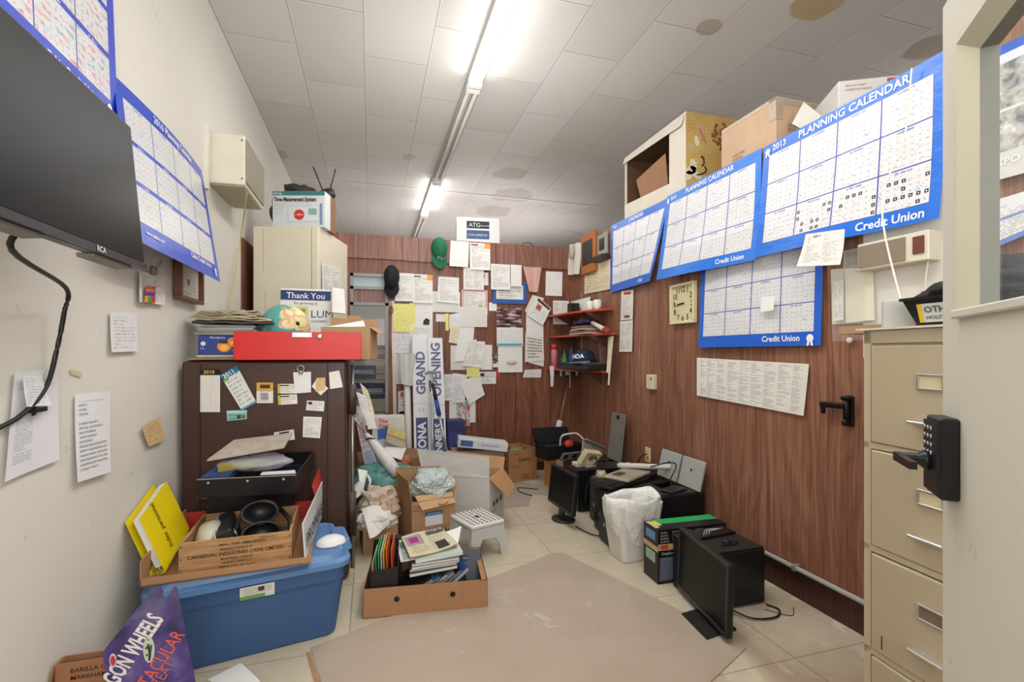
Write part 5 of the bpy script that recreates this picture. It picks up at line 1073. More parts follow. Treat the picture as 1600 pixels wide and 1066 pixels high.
for a_, b_, c_, d_ in ((.1, -1.1, .16, .2), (.15, -.9, .35, .3), (.15, -.4, -.1, .6), (.1, -.1, .4, .5), (-.45, .1, -.2, .3), (-.4, -.6, -.2, -.5)): m.tube([cc + rx * a_ + ux * b_ + PN * .001, cc + rx * c_ + ux * d_ + PN * .001], .0028, 1, 5, False)
m.obj('moon_print', [plain('#b9bfae', .6), plain('#27402f', .6)], sg)
m = MB(); c2 = sgp(177, 1032, .002); m.poly([c2 + rx * .55 * math.cos(2 * math.pi * k / 20) + ux * .72 * math.sin(2 * math.pi * k / 20) for k in range(20)], None, 0); m.poly([c2 + PN * .001 + rx * .38 * math.cos(2 * math.pi * k / 20) + ux * .5 * math.sin(2 * math.pi * k / 20) for k in range(20)], None, 1); m.obj('round_logo', [plain('#c9bccb', .5), plain('#a8344c', .5)], sg)
# carton at the very lower left
o = thing('food_carton', 'folded flat brown carton with printed company address at the bottom left', 'box', (-.815, 1.875, 0), R(0))
m = carton(MB(), .28, .05, .317, .005, 0); 
m.text('BARILLA CANADA INC.', .020, (-.10, -.0255, .285), (1, 0, 0), (0, 0, 1), 1, off=.001, bold=.01); m.text('MARKHAM, ONTARIO', .020, (-.10, -.0255, .262), (1, 0, 0), (0, 0, 1), 1, off=.001, bold=.01)
m.slab([(-.14, -.025, .317), (-.14, .02, .317), (-.155, .02, .20), (-.155, -.06, .18)], .004); m.obj('shell', [board('#9c6f51'), plain('#3c2a1f', .7)], o)
m = MB(); a = [onZ(u, v, .012) for u, v in ((376, 1036), (430, 1090), (400, 1130), (325, 1062))]; m.sheet(a, 6, 6, lambda s, t: .006 * math.sin(4 * s)); one(m, 'white_sheet', M_['blank'], 'blank white sheet lying on the floor in front of the blue tote', 'paper')
# ================================================================ FLOOR THINGS, CENTRE
# thin protective sheets on the floor
def floor_sheet(lab, pts, z, matx):
    m = MB(); q = [onZ(u, v, z) if not isinstance(u, Vector) else u for u, v in pts]; m.poly(q, (0, 0, -.002)); return one(m, 'floor_sheet', matx, lab, 'floor sheet', 'sheets laid on the floor')
g = G('hardboard', .5, spec=.3); p = g.coord(); n = g.noise(p, 3.2, 5, .62, .4); pt = g.noise(p, 5, 6, .7, 1.2)
c = g.mix(n, '#a09180', '#b7a99a'); x, y, z = g.sep(p); ctr = onZ(800, 985, 0)
dd = 1 - g.m('SQRT', (x - ctr.x - .12) * (x - ctr.x - .12) * .6 + (y - ctr.y - .1) * (y - ctr.y - .1) * 2.5) / .55
c = g.mix(((pt - .56) * 9).sat() * (dd.sat() * 1.6).sat() * .5, c, '#d0ccc7'); c = g.mix((g.voro(p, 30).lt(.05)) * .5, c, '#8a7763')
hb = g.base(c)
floor_sheet('large grey brown board sheet lying slanted on the floor in the middle', [(485, 1012), (865, 864), (880, 864), (1000, 922), (1166, 1006), (1166, 1012), (1075, 1100), (960, 1250), (560, 1250)], .005, hb)
floor_sheet('smaller grey board sheet on the floor by the cereal box', [(766, 778), (800, 752), (868, 760), (862, 774), (830, 772), (826, 790), (775, 794)], .004, plain('#a2978b', .5, var=.07))
m = MB(); m.poly([onZ(u, v, .003) for u, v in ((478, 1020), (484, 1018), (508, 1090), (500, 1095))], (0, 0, -.001)); one(m, 'cardboard_strip', card_m, 'narrow brown cardboard strip under the left edge of the large floor sheet', 'cardboard')
def crumb(lab, u, v, c, s=.015, grp='crumbs on the floor'):
    q = onZ(u, v, 0); one(MB().blob((0, 0, s * .4), (s, s * .8, s * .4), .3, 2, int(u), 2), 'litter_scrap', plain(c, .6), lab, 'scrap', grp, q)
crumb('small yellow plastic scrap on the floor right of the blue tote', 552, 886, '#c9b23a', .016, None)
# ---------- magazine box
bxm = thing('magazine_box', 'low brown cardboard tray box full of magazines and folders', 'box', (.265, 2.41, 0), R(-6.5))
MBX = Matrix.Translation((.265, 2.41, 0)) @ Matrix.Rotation(R(-6.5), 4, 'Z'); mp = lambda x, y, z: MBX @ Vector((x, y, z))
W, Dp, Hb = .306, .42, .145; cb1 = board('#a67c5c')
m = MB(); m.b2(-W, -W + .004, 0, Dp, 0, Hb); m.b2(W - .004, W, 0, Dp, 0, Hb); m.b2(-W, W, Dp - .004, Dp, 0, Hb); m.b2(-W, W, 0, Dp, 0.001, .005); m.b2(-W, W, 0, .004, 0.001, Hb)
m.b2(W - .03, W, .0, Dp, Hb - .003, Hb)
m.obj('shell', cb1, bxm)
m = MB()
for x in (-.145, .13): m.poly([(x + .014 * math.cos(a), -.001, .085 + .014 * math.sin(a)) for a in [k * math.pi / 9 for k in range(18)]], None, 0)
m.obj('hand_hole', plain('#20120c', .8), bxm)
fb = thing('magazine_file', 'black cardboard magazine file full of coloured folders in the magazine box', 'file box', mp(-.215, .13, .006), R(-4))
m = MB(); w, d = .062, .11
m.slab([(-w, -d, .215), (w + .01, -d, .23), (w + .01, -d, 0), (-w, -d, 0)], .003); m.poly([(-w, -d, 0), (-w, -d, .215), (-w, d, .29), (-w, d, 0)], (.003, 0, 0)); m.poly([(w + .01, -d, 0), (w + .01, -d, .23), (w + .01, d, .29), (w + .01, d, 0)], (-.003, 0, 0)); m.slab([(-w, d, .29), (w + .01, d, .29), (w + .01, d, 0), (-w, d, 0)], .003)
m.obj('shell', plain('#1c1a1c', .5), fb)
m = MB(); m.b2(-.01, .045, -d - .0015, -d, .01, .06, 0); m.b2(-.028, -.02, -d - .0015, -d, .01, .05, 1); m.obj('cutout_print', [plain('#cf5a33', .5), plain('#8fb0a8', .5)], fb)
for i, (dx, c, h, lab) in enumerate(((-.045, '#cfc08f', .27, 'cream folder at the left in the black magazine file'), (-.030, '#3f9a5e', .31, 'green folder in the black magazine file'), (-.017, '#58a87c', .325, 'pale green folder in the black magazine file'), (-.004, '#d8d5cc', .32, 'white folder in the black magazine file'), (.008, '#e0b23a', .33, 'yellow folder in the black magazine file'), (.022, '#d9692f', .335, 'orange folder in the black magazine file'), (.046, '#d5522f', .33, 'wide bright red orange folder at the right in the black magazine file'))):
    one(MB().poly([(dx, -d + .02, .01), (dx - .012, -d + .03, h - .03), (dx + .002, d - .03, h), (dx, d - .02, .01)], (.0035, 0, 0)), 'paper_folder', plain(c, .5), lab, 'folder', 'folders in the black magazine file', mp(-.215, .13, .008), R(-4))
one(MB().b2(-.05, .05, -.09, .09, 0, .24, 0).b2(-.054, .054, -.094, -.09, 0, .243, 0), 'dark_box', plain('#2c1c1b', .6), 'dark maroon box standing behind the coloured folders in the magazine box', 'box', None, mp(-.19, .335, .006), R(-4))
rn = random.Random(11)
MG = [('#23262b', '#c7c7c4'), ('#2e4a6a', '#d0d0cc'), ('#3b3a38', '#bdbdb8'), ('#6a6f73', '#d2d2cf'), ('#1f2228', '#c9c9c6'), ('#27457a', '#d5d5d2'), ('#8f8f8b', '#d8d8d4'), ('#2a2c30', '#cfcfcb'), ('#9a9d9c', '#dcdcd8'), ('#54595e', '#cfcfca'), ('#b9c9bd', '#dddddA')]
nm = ['bottom', 'second', 'third', 'fourth', 'fifth', 'sixth', 'seventh', 'eighth', 'ninth', 'tenth', 'topmost pale green']
for i, (c1, c2) in enumerate(MG):
    lean_ = i < 6; z = .012 + i * .0165
    o = thing('magazine', nm[i] + ' magazine counted upwards in the leaning stack in the magazine box', 'magazine', (mp(-.075 + .032 * i, .17, .085 + .004 * i) if lean_ else mp(.01 + .004 * i, .20 + rn.uniform(-.012, .01), z + .058)), rot=((R(0), R(-27 - 1.5 * i), R(-6 + 3 * i)) if lean_ else (R(-3), R(-9 + .5 * i), R(-6.5 + rn.uniform(-12, 12)))), group='magazines leaning in the magazine box')
    hh = .018 if lean_ else .0105; MB().b2(-.12, .12, -.14, .14, .0, hh, 0).obj('pages', plain(('#8d8f92', '#6f757c', '#a5a5a4')[i % 3] if lean_ else c2.lower(), .6, scale=200, var=.15), o)
    m = MB(); m.b2(-.122, .122, -.142, .142, hh, hh + .002); m.b2(-.122, -.119, -.142, .142, -.001, hh + .001); m.b2(-.122, .122, -.142, .142, -.002, -.0005); m.obj('cover', plain(c1, .3), o)
o = thing('booklet', 'white edged picture booklet on the magazine stack under the newspaper', 'booklet', mp(.0, .215, .245), rot=(R(2), R(-3), R(2)))
m = MB(); m.b2(-.15, .15, -.12, .13, 0, .008); m.sheet([(-.15, .13, .0085), (.15, .13, .0085), (.15, -.12, .0085), (-.15, -.12, .0085)], 2, 2, None, 1); m.obj('cover', [plain('#d9d9d6', .5), pmat('bkl', '#98a29c', '#4a504c', 5, 'type', ((.0, .9, 1, 1, '#d8d8d6'), (0, 0, .04, 1, '#d8d8d6'), (.05, .55, .45, .85, '#5d6a62'), (.6, .1, .9, .4, '#cdd6cf')), dens=.4)], o)
o = thing('booklet', 'bright white flared brochure right under the newspaper in the magazine box', 'booklet', (0, 0, 0))
m = MB(); m.sheet([mp(.02, .32, .262), mp(.20, .36, .285), mp(.17, .20, .245), mp(.02, .16, .256)], 6, 6, lambda s, t: .012 * s * s); m.obj('page', M_['blank'], o)
o = thing('newspaper', 'folded yellowish newspaper with a purple square on top of the magazine stack', 'newspaper', mp(.01, .225, .262), rot=(R(3), R(-5), R(8)))
npm = pmat('news', '#cbc4a6', '#54504a', 20, 'type', ((.04, .45, .42, .9, '#a08a94'), (.12, .55, .32, .8, '#9a3a78'), (.62, .08, .86, .42, '#3c3b3c'), (.55, .78, .98, .92, '#6f6b64')), cols=2, dens=.4)
m = MB()
for k in range(3): m.sheet([(-.12, .13, k * .005), (.115, .145, k * .005), (.13, -.12, k * .005), (-.13, -.135, k * .005)], 10, 8, lambda s, t, k=k: .005 * math.sin(5 * s + 2 * t) + .012 * (s - .5) ** 2)
m.text('SPORTS', .05, (.01, .07, .022), (1, .05, 0), (0, 1, 0), 1, bold=.02, off=.002, sx=.7)
m.obj('sheets', [npm, plain('#3a3a3c', .7)], o)
o = thing('hardcover_book', 'slate grey book with purple label standing at the right in the magazine box', 'book', mp(.225, .17, .006), rot=(R(-22), R(4), R(-3)))
MB().b2(-.065, .065, .0, .02, 0, .215, 0, .002).obj('cover', plain('#4a5058', .5), o); m = MB(); m.b2(-.055, -.01, -.0015, 0, .15, .185, 0); m.text('Annual', .014, (-.05, -.0015, .165), (1, 0, 0), (0, 0, 1), 1, off=.001); m.obj('cover_label', [plain('#3f2547', .5), plain('#c9c4cc', .5)], o)
one(MB().box((0, 0, .10), (.035, .003, .20), 0).box((-.02, .01, .095), (.035, .003, .19), 0), 'white_leaflets', M_['blank'], 'white leaflets standing left of the slate grey book', 'leaflet', None, mp(.145, .15, .006), R(-5))
one(MB().poly([(-.06, -.12, .03), (-.06, -.02, .20), (.02, .05, .22), (.03, -.12, .02)], (.01, 0, 0)), 'black_binder', plain('#20242a', .35), 'black glossy binder leaning beside the magazine stack', 'binder', None, mp(.155, .21, .04), R(4))
# ---------- folding step stool
st = thing('step_stool', 'white folding plastic step stool with dotted top near the white carton', 'step stool', (.668, 3.09, 0), R(19))
wp = plain('#d3d2cd', .4, var=.04); gp = plain('#b9b9b6', .45)
m = MB(); m.b2(-.125, .125, -.145, .145, .195, .222, 0, .008); m.obj('seat', wp, st)
m = MB()
for i in range(9):
    for j in range(7):
        if 3 <= i <= 5 and j == 3: continue
        m.box((-.095 + j * .0317, -.12 + i * .03, .2222), (.014, .015, .0006), 0)
m.box((0, 0, .2224), (.03, .05, .0008), 1); m.obj('anti_slip_dots', [plain('#3a3a3a', .7), plain('#4a4845', .6)], st)
for sy in (-1, 1):   # end legs, arch shaped panels
    m = MB(); y = sy * .14; o_ = sy * .02
    P = [(-.12, .195), (.12, .195), (.145, .0), (.09, .0), (.08, .07), (.045, .125), (-.045, .125), (-.08, .07), (-.09, .0), (-.145, .0)]
    m.poly([(x, y + o_ * (1 - z / .195), z) for x, z in P], (0, -sy * .014, 0)); m.obj('leg', gp, st)
for sx in (-1, 1):
    m = MB(); P = [(-.12, .195), (.0, .17), (.12, .195), (.13, .05), (.10, .05), (.08, .12), (-.08, .12), (-.10, .05), (-.13, .05)]
    m.poly([(sx * .115, y, z) for y, z in P], (-sx * .012, 0, 0)); m.obj('side_panel', wp, st)
# ---------- box "14" with bubble wrap
b14 = thing('moving_box', 'tall brown carton with blue white label and open flaps full of bubble wrap', 'box', (.36, 3.315, 0), R(13))
M14 = Matrix.Translation((.36, 3.315, 0)) @ Matrix.Rotation(R(13), 4, 'Z'); w, d, h = .15, .16, .34
m = carton(MB(), 2 * w, 2 * d, h, .004)
fr_ = -d - .0005
m.poly([(-.06, fr_, .262), (.06, fr_, .262), (.06, fr_, .235), (-.06, fr_, .235)], None, 1); m.poly([(-.06, fr_, .235), (.06, fr_, .235), (.06, fr_, .17), (-.06, fr_, .17)], None, 2)
m.text('pharmasave', .02, (-.045, fr_, .242), (1, 0, 0), (0, 0, 1), 2, off=.001); m.text('14', .06, (.05, fr_, .105), (1, 0, 0), (0, 0, 1), 3, off=.001, bold=.01, sx=.7); m.text('Books', .026, (.095, fr_, .115), (1, 0, 0), (0, 0, 1), 3, off=.001, sx=.8)
m.text('THIS SIDE UP', .018, (-.14, fr_, .30), (1, 0, 0), (0, 0, 1), 3, off=.001, sx=.7); m.text('FRAGILE', .018, (-.14, fr_, .275), (1, 0, 0), (0, 0, 1), 3, off=.001, sx=.7)
m.poly([(.04, fr_, .16), (.145, fr_, .16), (.145, fr_, .158), (.04, fr_, .158)], None, 3)
m.obj('shell', [card_m, plain('#2f5396', .5), plain('#cfd3d6', .6), plain('#4a3322', .7)], b14)
for nm_, q in (('flap', [(-w, -d, h), (-w, d, h), (-w - .02, d - .02, h + .14), (-w - .02, -d + .02, h + .14)]), ('flap', [(-w, d, h), (w, d, h), (w - .02, d - .08, h + .155), (-w - .03, d - .05, h + .175)]), ('flap', [(w, d, h), (w, -d, h), (w + .03, -d + .02, h + .08), (w + .02, d - .02, h + .13)])):
    MB().slab(q, .004).obj(nm_, card_l if q[1][0] > 0 else card_m, b14)
m = MB(); m.slab([(-.12, -d + .03, h + .03), (w - .005, -d + .04, h + .02), (w - .01, -d - .03, h - .035), (-.09, -d - .035, h - .05)], .004); m.tube([(.02, -d - .03, h - .025), (.05, -d - .033, h - .032), (.09, -d - .028, h - .022)], .004, 1, 5); m.obj('flap', [card_l, plain('#b5673a', .6)], b14)
g = G('bubble_wrap', .18, spec=.7); p = g.coord(); v = g.voro(p, 48); n = g.noise(p, 8, 3); c = g.mix(n, '#a9bcbc', '#dfe8e8'); g.b.inputs['Alpha'].default_value = .82; g.bump(v * -1 + g.noise(p, 14, 3) * 2, 1.0, .012); bw_m = g.base(c)
m = MB(); m.blob((0, .0, 0), (.15, .13, .11), .30, 1.6, 3, 4); one(m, 'bubble_wrap', bw_m, 'crumpled heap of clear bubble wrap bulging from the tall brown carton', 'bubble wrap', None, M14 @ Vector((.035, -.02, h + .06)), R(10))
# ---------- big white carton
wb = thing('white_carton', 'large white cardboard carton with raised flaps behind the step stool', 'box', (0, 0, 0))
C0 = Vector((.823, 3.373, 0)); ex = Vector((-.83, .557, 0)); ey = Vector((.557, .83, 0)); WM = Matrix((Vector((*-ex.xy, 0)), ey, Vector((0, 0, 1)))).transposed().to_4x4(); WM.translation = C0 + ex * .26 + ey * .16
wb.matrix_world = WM
w, d, h = .26, .16, .39; m = carton(MB(), 2 * w, 2 * d, h, .004, 0, 1)
sd = w + .0008
m.poly([(-.16, -d - .001, .17), (.08, -d - .001, .17), (.08, -d - .001, .168), (-.16, -d - .001, .168)], None, 2); m.text('RECYCLABLE', .026, (-.15, -d, .135), (1, 0, 0), (0, 0, 1), 2, off=.001, sx=.8); m.text('Handle with care', .018, (-.15, -d, .105), (1, 0, 0), (0, 0, 1), 2, off=.001)
for k, y in enumerate((-.09, -.02, .07)): m.poly([(sd, y, .16), (sd, y + .05, .16), (sd, y + .05, .20), (sd, y, .20)], None, 2)
m.text('FRAGILE', .03, (sd, -.12, .12), (0, 1, 0), (0, 0, 1), 2, off=.001)
m.obj('shell', [plain('#c6c4c0', .65, var=.05), card_l, plain('#55544f', .6)], wb)
wh = plain('#bdbbb7', .65, var=.06)
MB().slab([(-w - .02, -d + .0, h), (w, -d, h), (w - .01, -d + .03, h + .15), (-w - .1, -d + .06, h + .17)], .004).obj('flap', wh, wb)
m = MB(); m.slab([(w, -d, h), (w, d, h), (w + .10, d - .02, h - .12), (w + .12, -d + .06, h - .14)], .004); m.obj('flap', board('#b98d66'), wb)
MB().slab([(-w, d, h), (w, d, h), (w, d + .04, h + .08), (-w, d + .06, h + .1)], .004).obj('flap', board('#b98d66'), wb)
# ---------- small carton with crumpled kraft paper
kb = thing('paper_box', 'small brown carton overflowing with crumpled packing paper right of the blue tote', 'box', (.045, 3.36, 0), R(6))
m = carton(MB(), .22, .28, .17, .004); m.obj('shell', card_m, kb)
def crumple(lab, loc, r, c, seed, grp='crumpled packing paper'):
    m = MB(); m.blob((0, 0, 0), r, .55, 2.2, seed, 3, smooth=False); one(m, 'crumpled_paper', plain(c, .8, var=.06), lab, 'crumpled paper', grp, loc)
crumple('large crumpled tan packing paper at the back of the small brown carton', (.04, 3.45, .27), (.12, .10, .10), '#c8b6a4', 3)
crumple('bright white crumpled paper hanging over the front of the small brown carton', (.04, 3.26, .20), (.11, .10, .06), '#d8d4ce', 8)
crumple('white crumpled paper at the left end of the small brown carton', (-.03, 3.30, .20), (.06, .09, .05), '#cfcac4', 5)
crumple('tan crumpled paper in the right of the small brown carton', (.12, 3.34, .23), (.07, .09, .08), '#bda68e', 13)
m = MB(); m.sheet([(-.10, .04, .05), (.09, .06, .06), (.07, -.09, -.03), (-.05, -.12, -.09)], 8, 8, lambda s, t: .02 * math.sin(5 * s + 3 * t)); one(m, 'crumpled_paper', plain('#dedbd7', .75), 'smooth white paper sheet hanging over the front edge of the small brown carton', 'crumpled paper', None, (.04, 3.22, .235))
# ---------- cereal box and box beside it
cz = thing('cereal_carton', 'open brown cereal shipping carton standing by the back wall', 'box', (1.43, 4.77, 0), R(16)); w, d, h = .172, .165, .325
m = carton(MB(), 2 * w, 2 * d, h, .004)
fy = -d - .0005; m.text('Cheerios', .062, (-.06, fy, .205), (1, 0, 0), (0, 0, 1), 1, off=.001, sx=.62, bold=.01); m.text('12 / 18 OZ', .02, (-.15, fy, .275), (1, 0, 0), (0, 0, 1), 1, off=.001, bold=.01); m.text('MFG 1', .02, (-.14, fy, .165), (1, 0, 0), (0, 0, 1), 1, off=.001)
m.text('BREAKFAST CEREAL', .011, (-.14, fy, .148), (1, 0, 0), (0, 0, 1), 1, off=.001)
for b in ((-.02, .13, .03, .035), (-.02, .13, .065, .07), (-.02, -.015, .03, .07), (.125, .13, .03, .07)): m.poly([(b[0], fy, b[3]), (b[1], fy, b[3]), (b[1], fy, b[2]), (b[0], fy, b[2])], None, 1)
m.text('GENERAL', .02, (.0, fy, .042), (1, 0, 0), (0, 0, 1), 1, off=.001, sx=.9)
m.text('Cheerios', .05, (.10, d - .0055, .285), (-1, 0, 0), (0, 0, -1), 1, off=.001, sx=.8); m.text('Cheerios', .045, (-w - .0005, .12, .21), (0, -1, 0), (0, 0, 1), 1, off=.001, sx=.8)
m.poly([(-w - .001, .15, .12), (-w - .001, -.13, .12), (-w - .001, -.13, .122), (-w - .001, .15, .122)], None, 1)
m.obj('shell', [board('#a87c55'), plain('#3a271b', .7)], cz)
one(MB().blob((0, 0, 0), (.09, .07, .04), .4, 2, 3, 3), 'green_bag', plain('#7d8f6a', .5), 'rumpled greenish bag inside the cereal carton', 'bag', None, (1.46, 4.81, .27))
b2_ = thing('plain_carton', 'plain brown carton under the black toolbox right of the cereal carton', 'box', (1.80, 4.32, 0), R(8))
m = MB(); m.b2(-.15, .15, -.13, .13, 0, .30, 0, .003); m.poly([(-.10, -.1305, .2), (-.02, -.1305, .2), (-.02, -.1305, .12), (-.10, -.1305, .12)], None, 1); m.obj('shell', [board('#b98a5c'), board('#a87a50')], b2_)
# ---------- leaning long cartons GRAND OPENING
def lean(label, u0, u1, yb, ytop, zt, th, big, small, blockw, mirrored=False, sx=1.):
    a = onY(u0, 640, (yb + ytop) / 2); b = onY(u1, 640, (yb + ytop) / 2); w = (b.x - a.x) / 2
    o = thing('banner_carton', label, 'carton', ((a.x + b.x) / 2, yb, 0), rot=(-math.atan2(ytop - yb, zt), 0, 0), group='long white banner cartons leaning on the back wall')
    L = math.hypot(ytop - yb, zt); m = MB(); m.b2(-w, w, 0, th, 0, L, 0, .002)
    m.text(big, w * 1.65, (w * .58, -.0005, L * .60), (0, 0, 1), (-1, 0, 0), 1, off=.001, bold=.03, sx=1.0)
    m.poly([(-w * .72, -.001, L * .455), (w * .78, -.001, L * .455), (w * .78, -.001, .06), (-w * .72, -.001, .06)], None, 2)
    m.text(small[0], w * small[1], (w * small[2], -.001, L * small[3]), (0, 0, 1), (-1, 0, 0), 0, 'RIGHT', off=.002, bold=.03)
    m.poly([(-w, -.001, L * .545), (w, -.001, L * .545), (w, -.001, L * .5425), (-w, -.001, L * .5425)], None, 3)
    for k in (-1, 1): m.tube([(k * w * .35, -.001, L * .49), (k * w * .15, -.001, L * .50), (k * w * .3, -.001, L * .515)], .003, 3, 4)
    m.obj('carton', [plain('#d2d3d6', .5, var=.04), plain('#51587a', .5), plain('#333c74', .5), plain('#9a9ba3', .6)], o); return o
lean('left long white carton printed GRAND in blue, leaning on the back wall', 646, 670.5, 4.50, 4.88, 1.49, .05, 'GRAND', ('CORONA', 1.45, .5, .425), 0)
lean('right long white carton printed OPENING in blue, leaning on the back wall', 671, 695.5, 4.49, 4.87, 1.455, .05, 'OPENING', ('BANNERS', 1.15, .45, .425), 0)
m = MB(); A0, A1 = onY(637, 600, 4.80), onZ(640, 760, .05); A1 = onY(640, 735, 4.6); m.tube([A0 + Vector((-.005, .02, .0)), (A1.x, 4.58, .04)], .032, 0, 16, False)
one(m, 'paper_roll', plain('#c9c8c3', .6), 'long upright white roll left of the two white banner cartons', 'roll')
m = MB(); q = A0 + Vector((0, 0, .02)); m.sheet([q + Vector((-.10, -.02, .28)), q + Vector((.07, -.01, .28)), q + Vector((.04, -.03, -.04)), q + Vector((-.06, -.03, -.02))], 8, 8, lambda s, t: .03 * math.sin(9 * s) * (1 - t) + .005); one(m, 'wrapping_sheet', plain('#c4c4c0', .6), 'crinkled white wrapping at the top of the upright white roll', 'wrapping')
cp_ = thing('crutch_pole', 'silver pole with a T grip standing before the white banner cartons', 'pole', (0, 0, 0))
a, b = onY(674, 583, 4.55), onY(678, 720, 4.30); b.z = .02
MB().tube([b, a], .013, 0, 12, False).obj('shaft', plain('#b3b5b8', .3, .6), cp_); MB().tube([a + Vector((-.06, 0, -.012)), a + Vector((-.03, 0, .006)), a + Vector((.03, 0, .006)), a + Vector((.05, 0, -.004))], .014).obj('grip', plain('#7f8184', .5), cp_)
sb = thing('snow_brush', 'silver pole with blue and black grips leaning on the white banner cartons', 'pole', (0, 0, 0))
a, b = onY(676, 600, 4.40), onY(698, 705, 4.22); b2v = b + (b - a) * .35
dv = (b - a); MB().tube([a, a + dv * .25], .017, 0, 10, False).obj('black_grip', plain('#1b1b1d', .6), sb); MB().tube([a + dv * .25, a + dv * .48], .02, 0, 10, False).obj('blue_grip', plain('#22408c', .5), sb); MB().tube([a + dv * .48, b], .012, 0, 10, False).obj('shaft', plain('#b3b5b8', .3, .6), sb)
MB().tube([b - dv * .02, b + dv * .1, b + dv * .16 + Vector((.08, -.02, -.02)), b + dv * .17 + Vector((.16, -.02, -.02))], .018).obj('brush_head', plain('#2448a0', .5), sb)
MB().tube([a + dv * .02, a + dv * .0 + Vector((-.03, -.02, .03)), a + dv * .12 + Vector((-.035, -.01, 0))], .005).obj('wrist_loop', plain('#1b1b1d', .6), sb)
# boxes behind the white carton
nb = thing('navy_carton', 'navy blue carton standing between the banner cartons and the white flat box', 'box', (.85, 4.86, 0)); m = MB(); m.b2(-.12, .06, -.08, .1, 0, .62, 0, .003); m.b2(-.10, .04, -.0815, -.08, .3, .5, 1); m.obj('shell', [plain('#2a2f63', .5), plain('#3a4280', .5)], nb)
fbx = thing('label_box', 'white flat box with blue printing lying behind the white carton', 'box', (1.03, 4.55, .38), rot=(0, R(8), R(-6))); m = MB(); m.b2(-.24, .24, -.10, .10, 0, .085, 0, .004); m.b2(-.22, -.1, -.1015, -.10, .015, .07, 1); m.text('Envelopes 500', .03, (-.02, -.1015, .035), (1, 0, 0), (0, 0, 1), 1, off=.001); m.obj('shell', [plain('#d0d2d5', .5), plain('#3f5f9a', .5)], fbx)
one(MB().b2(-.25, .25, -.12, .12, 0, .36, 0, .004).b2(-.2, .2, -.122, -.12, .1, .12, 1), 'grey_carton', [board('#8d8378'), board('#6f665c')], 'grey brown carton under the white flat box near the back wall', 'box', None, (1.0, 4.62, 0), R(-4))
# ---------- pile of clutter beside the safe
ub = thing('paper_sack', 'tall brown shipping carton supporting the pile beside the safe', 'box', (.13, 4.3, 0), R(5))
MB().b2(-.24, .28, -.2, .2, 0, .42, 0, .004).b2(-.2, .2, -.2015, -.2, .1, .3, 1).obj('shell', [card_d, card_m], ub)
tbx = thing('coffee_carton', 'white carton with red lettering and a blue picture left of the upright roll', 'box', (0, 0, 0))
a = [onY(u, v, 4.25) for u, v in ((583, 652), (632, 651), (634, 705), (580, 708))]; m = MB(); m.slab(a, .16, 0)
r_ = (a[1] - a[0]).normalized(); u_ = (a[0] - a[3]).normalized(); 
m.text('The', .045, a[0] + r_ * .05 - u_ * .05, r_, u_, 1, off=.004, bold=.03); m.text('Deal', .045, a[0] + r_ * .05 - u_ * .09, r_, u_, 1, off=.004, bold=.03)
m.poly([a[3] + r_ * x + u_ * y + Vector((0, -.004, 0)) for x, y in ((.04, .2), (.13, .22), (.14, .13), (.05, .11))], None, 2)
m.obj('shell', [plain('#cfccc6', .6), plain('#c9492c', .5), plain('#2d5fb0', .5)], tbx)
o = thing('tissue_box', 'cream and yellow patterned box standing on the white coffee carton', 'box', (0, 0, 0))
a = [onY(u, v, 4.08) for u, v in ((607, 667), (634, 676), (632, 702), (602, 690))]; m = MB(); m.slab(a, .12, 0); m.sheet([p + Vector((0, -.002, 0)) for p in (a[0], a[1], a[0] * .45 + a[3] * .55, a[0] * .45 + a[3] * .55)][:2] + [a[1] * .45 + a[2] * .55 + Vector((0, -.002, 0)), a[0] * .45 + a[3] * .55 + Vector((0, -.002, 0))], 2, 2, None, 1)
m.obj('shell', [plain('#b0a596', .6), pmat('tissue', '#cfc07c', '#9a4a3a', 3, 'bold', ((0, 0, 1, .2, '#a08a72'),), dens=.55)], o)
def up_sheet(name, lab, px, y0, y1, matx, cat, th=.004, curl=.02, grp='sheets and papers piled beside the safe'):
    a = [onY(u, v, yy) for (u, v), yy in zip(px, (y1, y1, y0, y0))]; m = MB(); m.sheet(a, 6, 8, lambda s, t: curl * math.sin(2.6 * t + 1.5 * s)); return one(m, name, matx, lab, cat, grp)
up_sheet('poster', 'long slanted colourful paper leaning closest to the safe hinge side', ((553, 640), (562, 635), (592, 735), (574, 742)), 3.95, 4.25, pmat('pst', '#bfb9c0', '#7a4a5a', 12, 'type', ((.2, .5, .8, .75, '#b08f98'), (.1, .1, .9, .3, '#8fa3b8'))), 'poster')
up_sheet('paper_bundle', 'bundle of white lined papers left of the coffee carton', ((556, 612), (569, 622), (583, 660), (566, 668)), 4.2, 4.35, M_['type2'], 'papers', curl=.03)
up_sheet('paper_bundle', 'cream papers leaning by the lower left of the shop window', ((562, 598), (572, 612), (588, 648), (572, 652)), 4.5, 4.7, M_['cream'], 'papers')
up_sheet('paper_bundle', 'striped white papers standing left of the umbrella', ((566, 640), (580, 648), (590, 668), (574, 672)), 4.05, 4.15, M_['table'], 'papers')
up_sheet('white_sheet', 'folded white sheet hanging at the top left of the crumpled paper carton', ((559, 733), (573, 738), (568, 768), (561, 766)), 3.45, 3.55, M_['blank'], 'paper')
up_sheet('white_sheet', 'second white sheet fallen between the safe and the packing paper', ((551, 760), (564, 752), (569, 768), (557, 780)), 3.4, 3.45, M_['blank2'], 'paper')
up_sheet('white_sheet', 'slender white sheet right of the folded white sheet by the safe', ((571, 738), (576, 750), (581, 763), (574, 768)), 3.42, 3.5, M_['blank2'], 'paper')
up_sheet('white_folder', 'white folder lying below the patterned box left of the upright roll', ((603, 698), (634, 704), (628, 716), (597, 710)), 3.9, 4.1, M_['blank2'], 'folder')
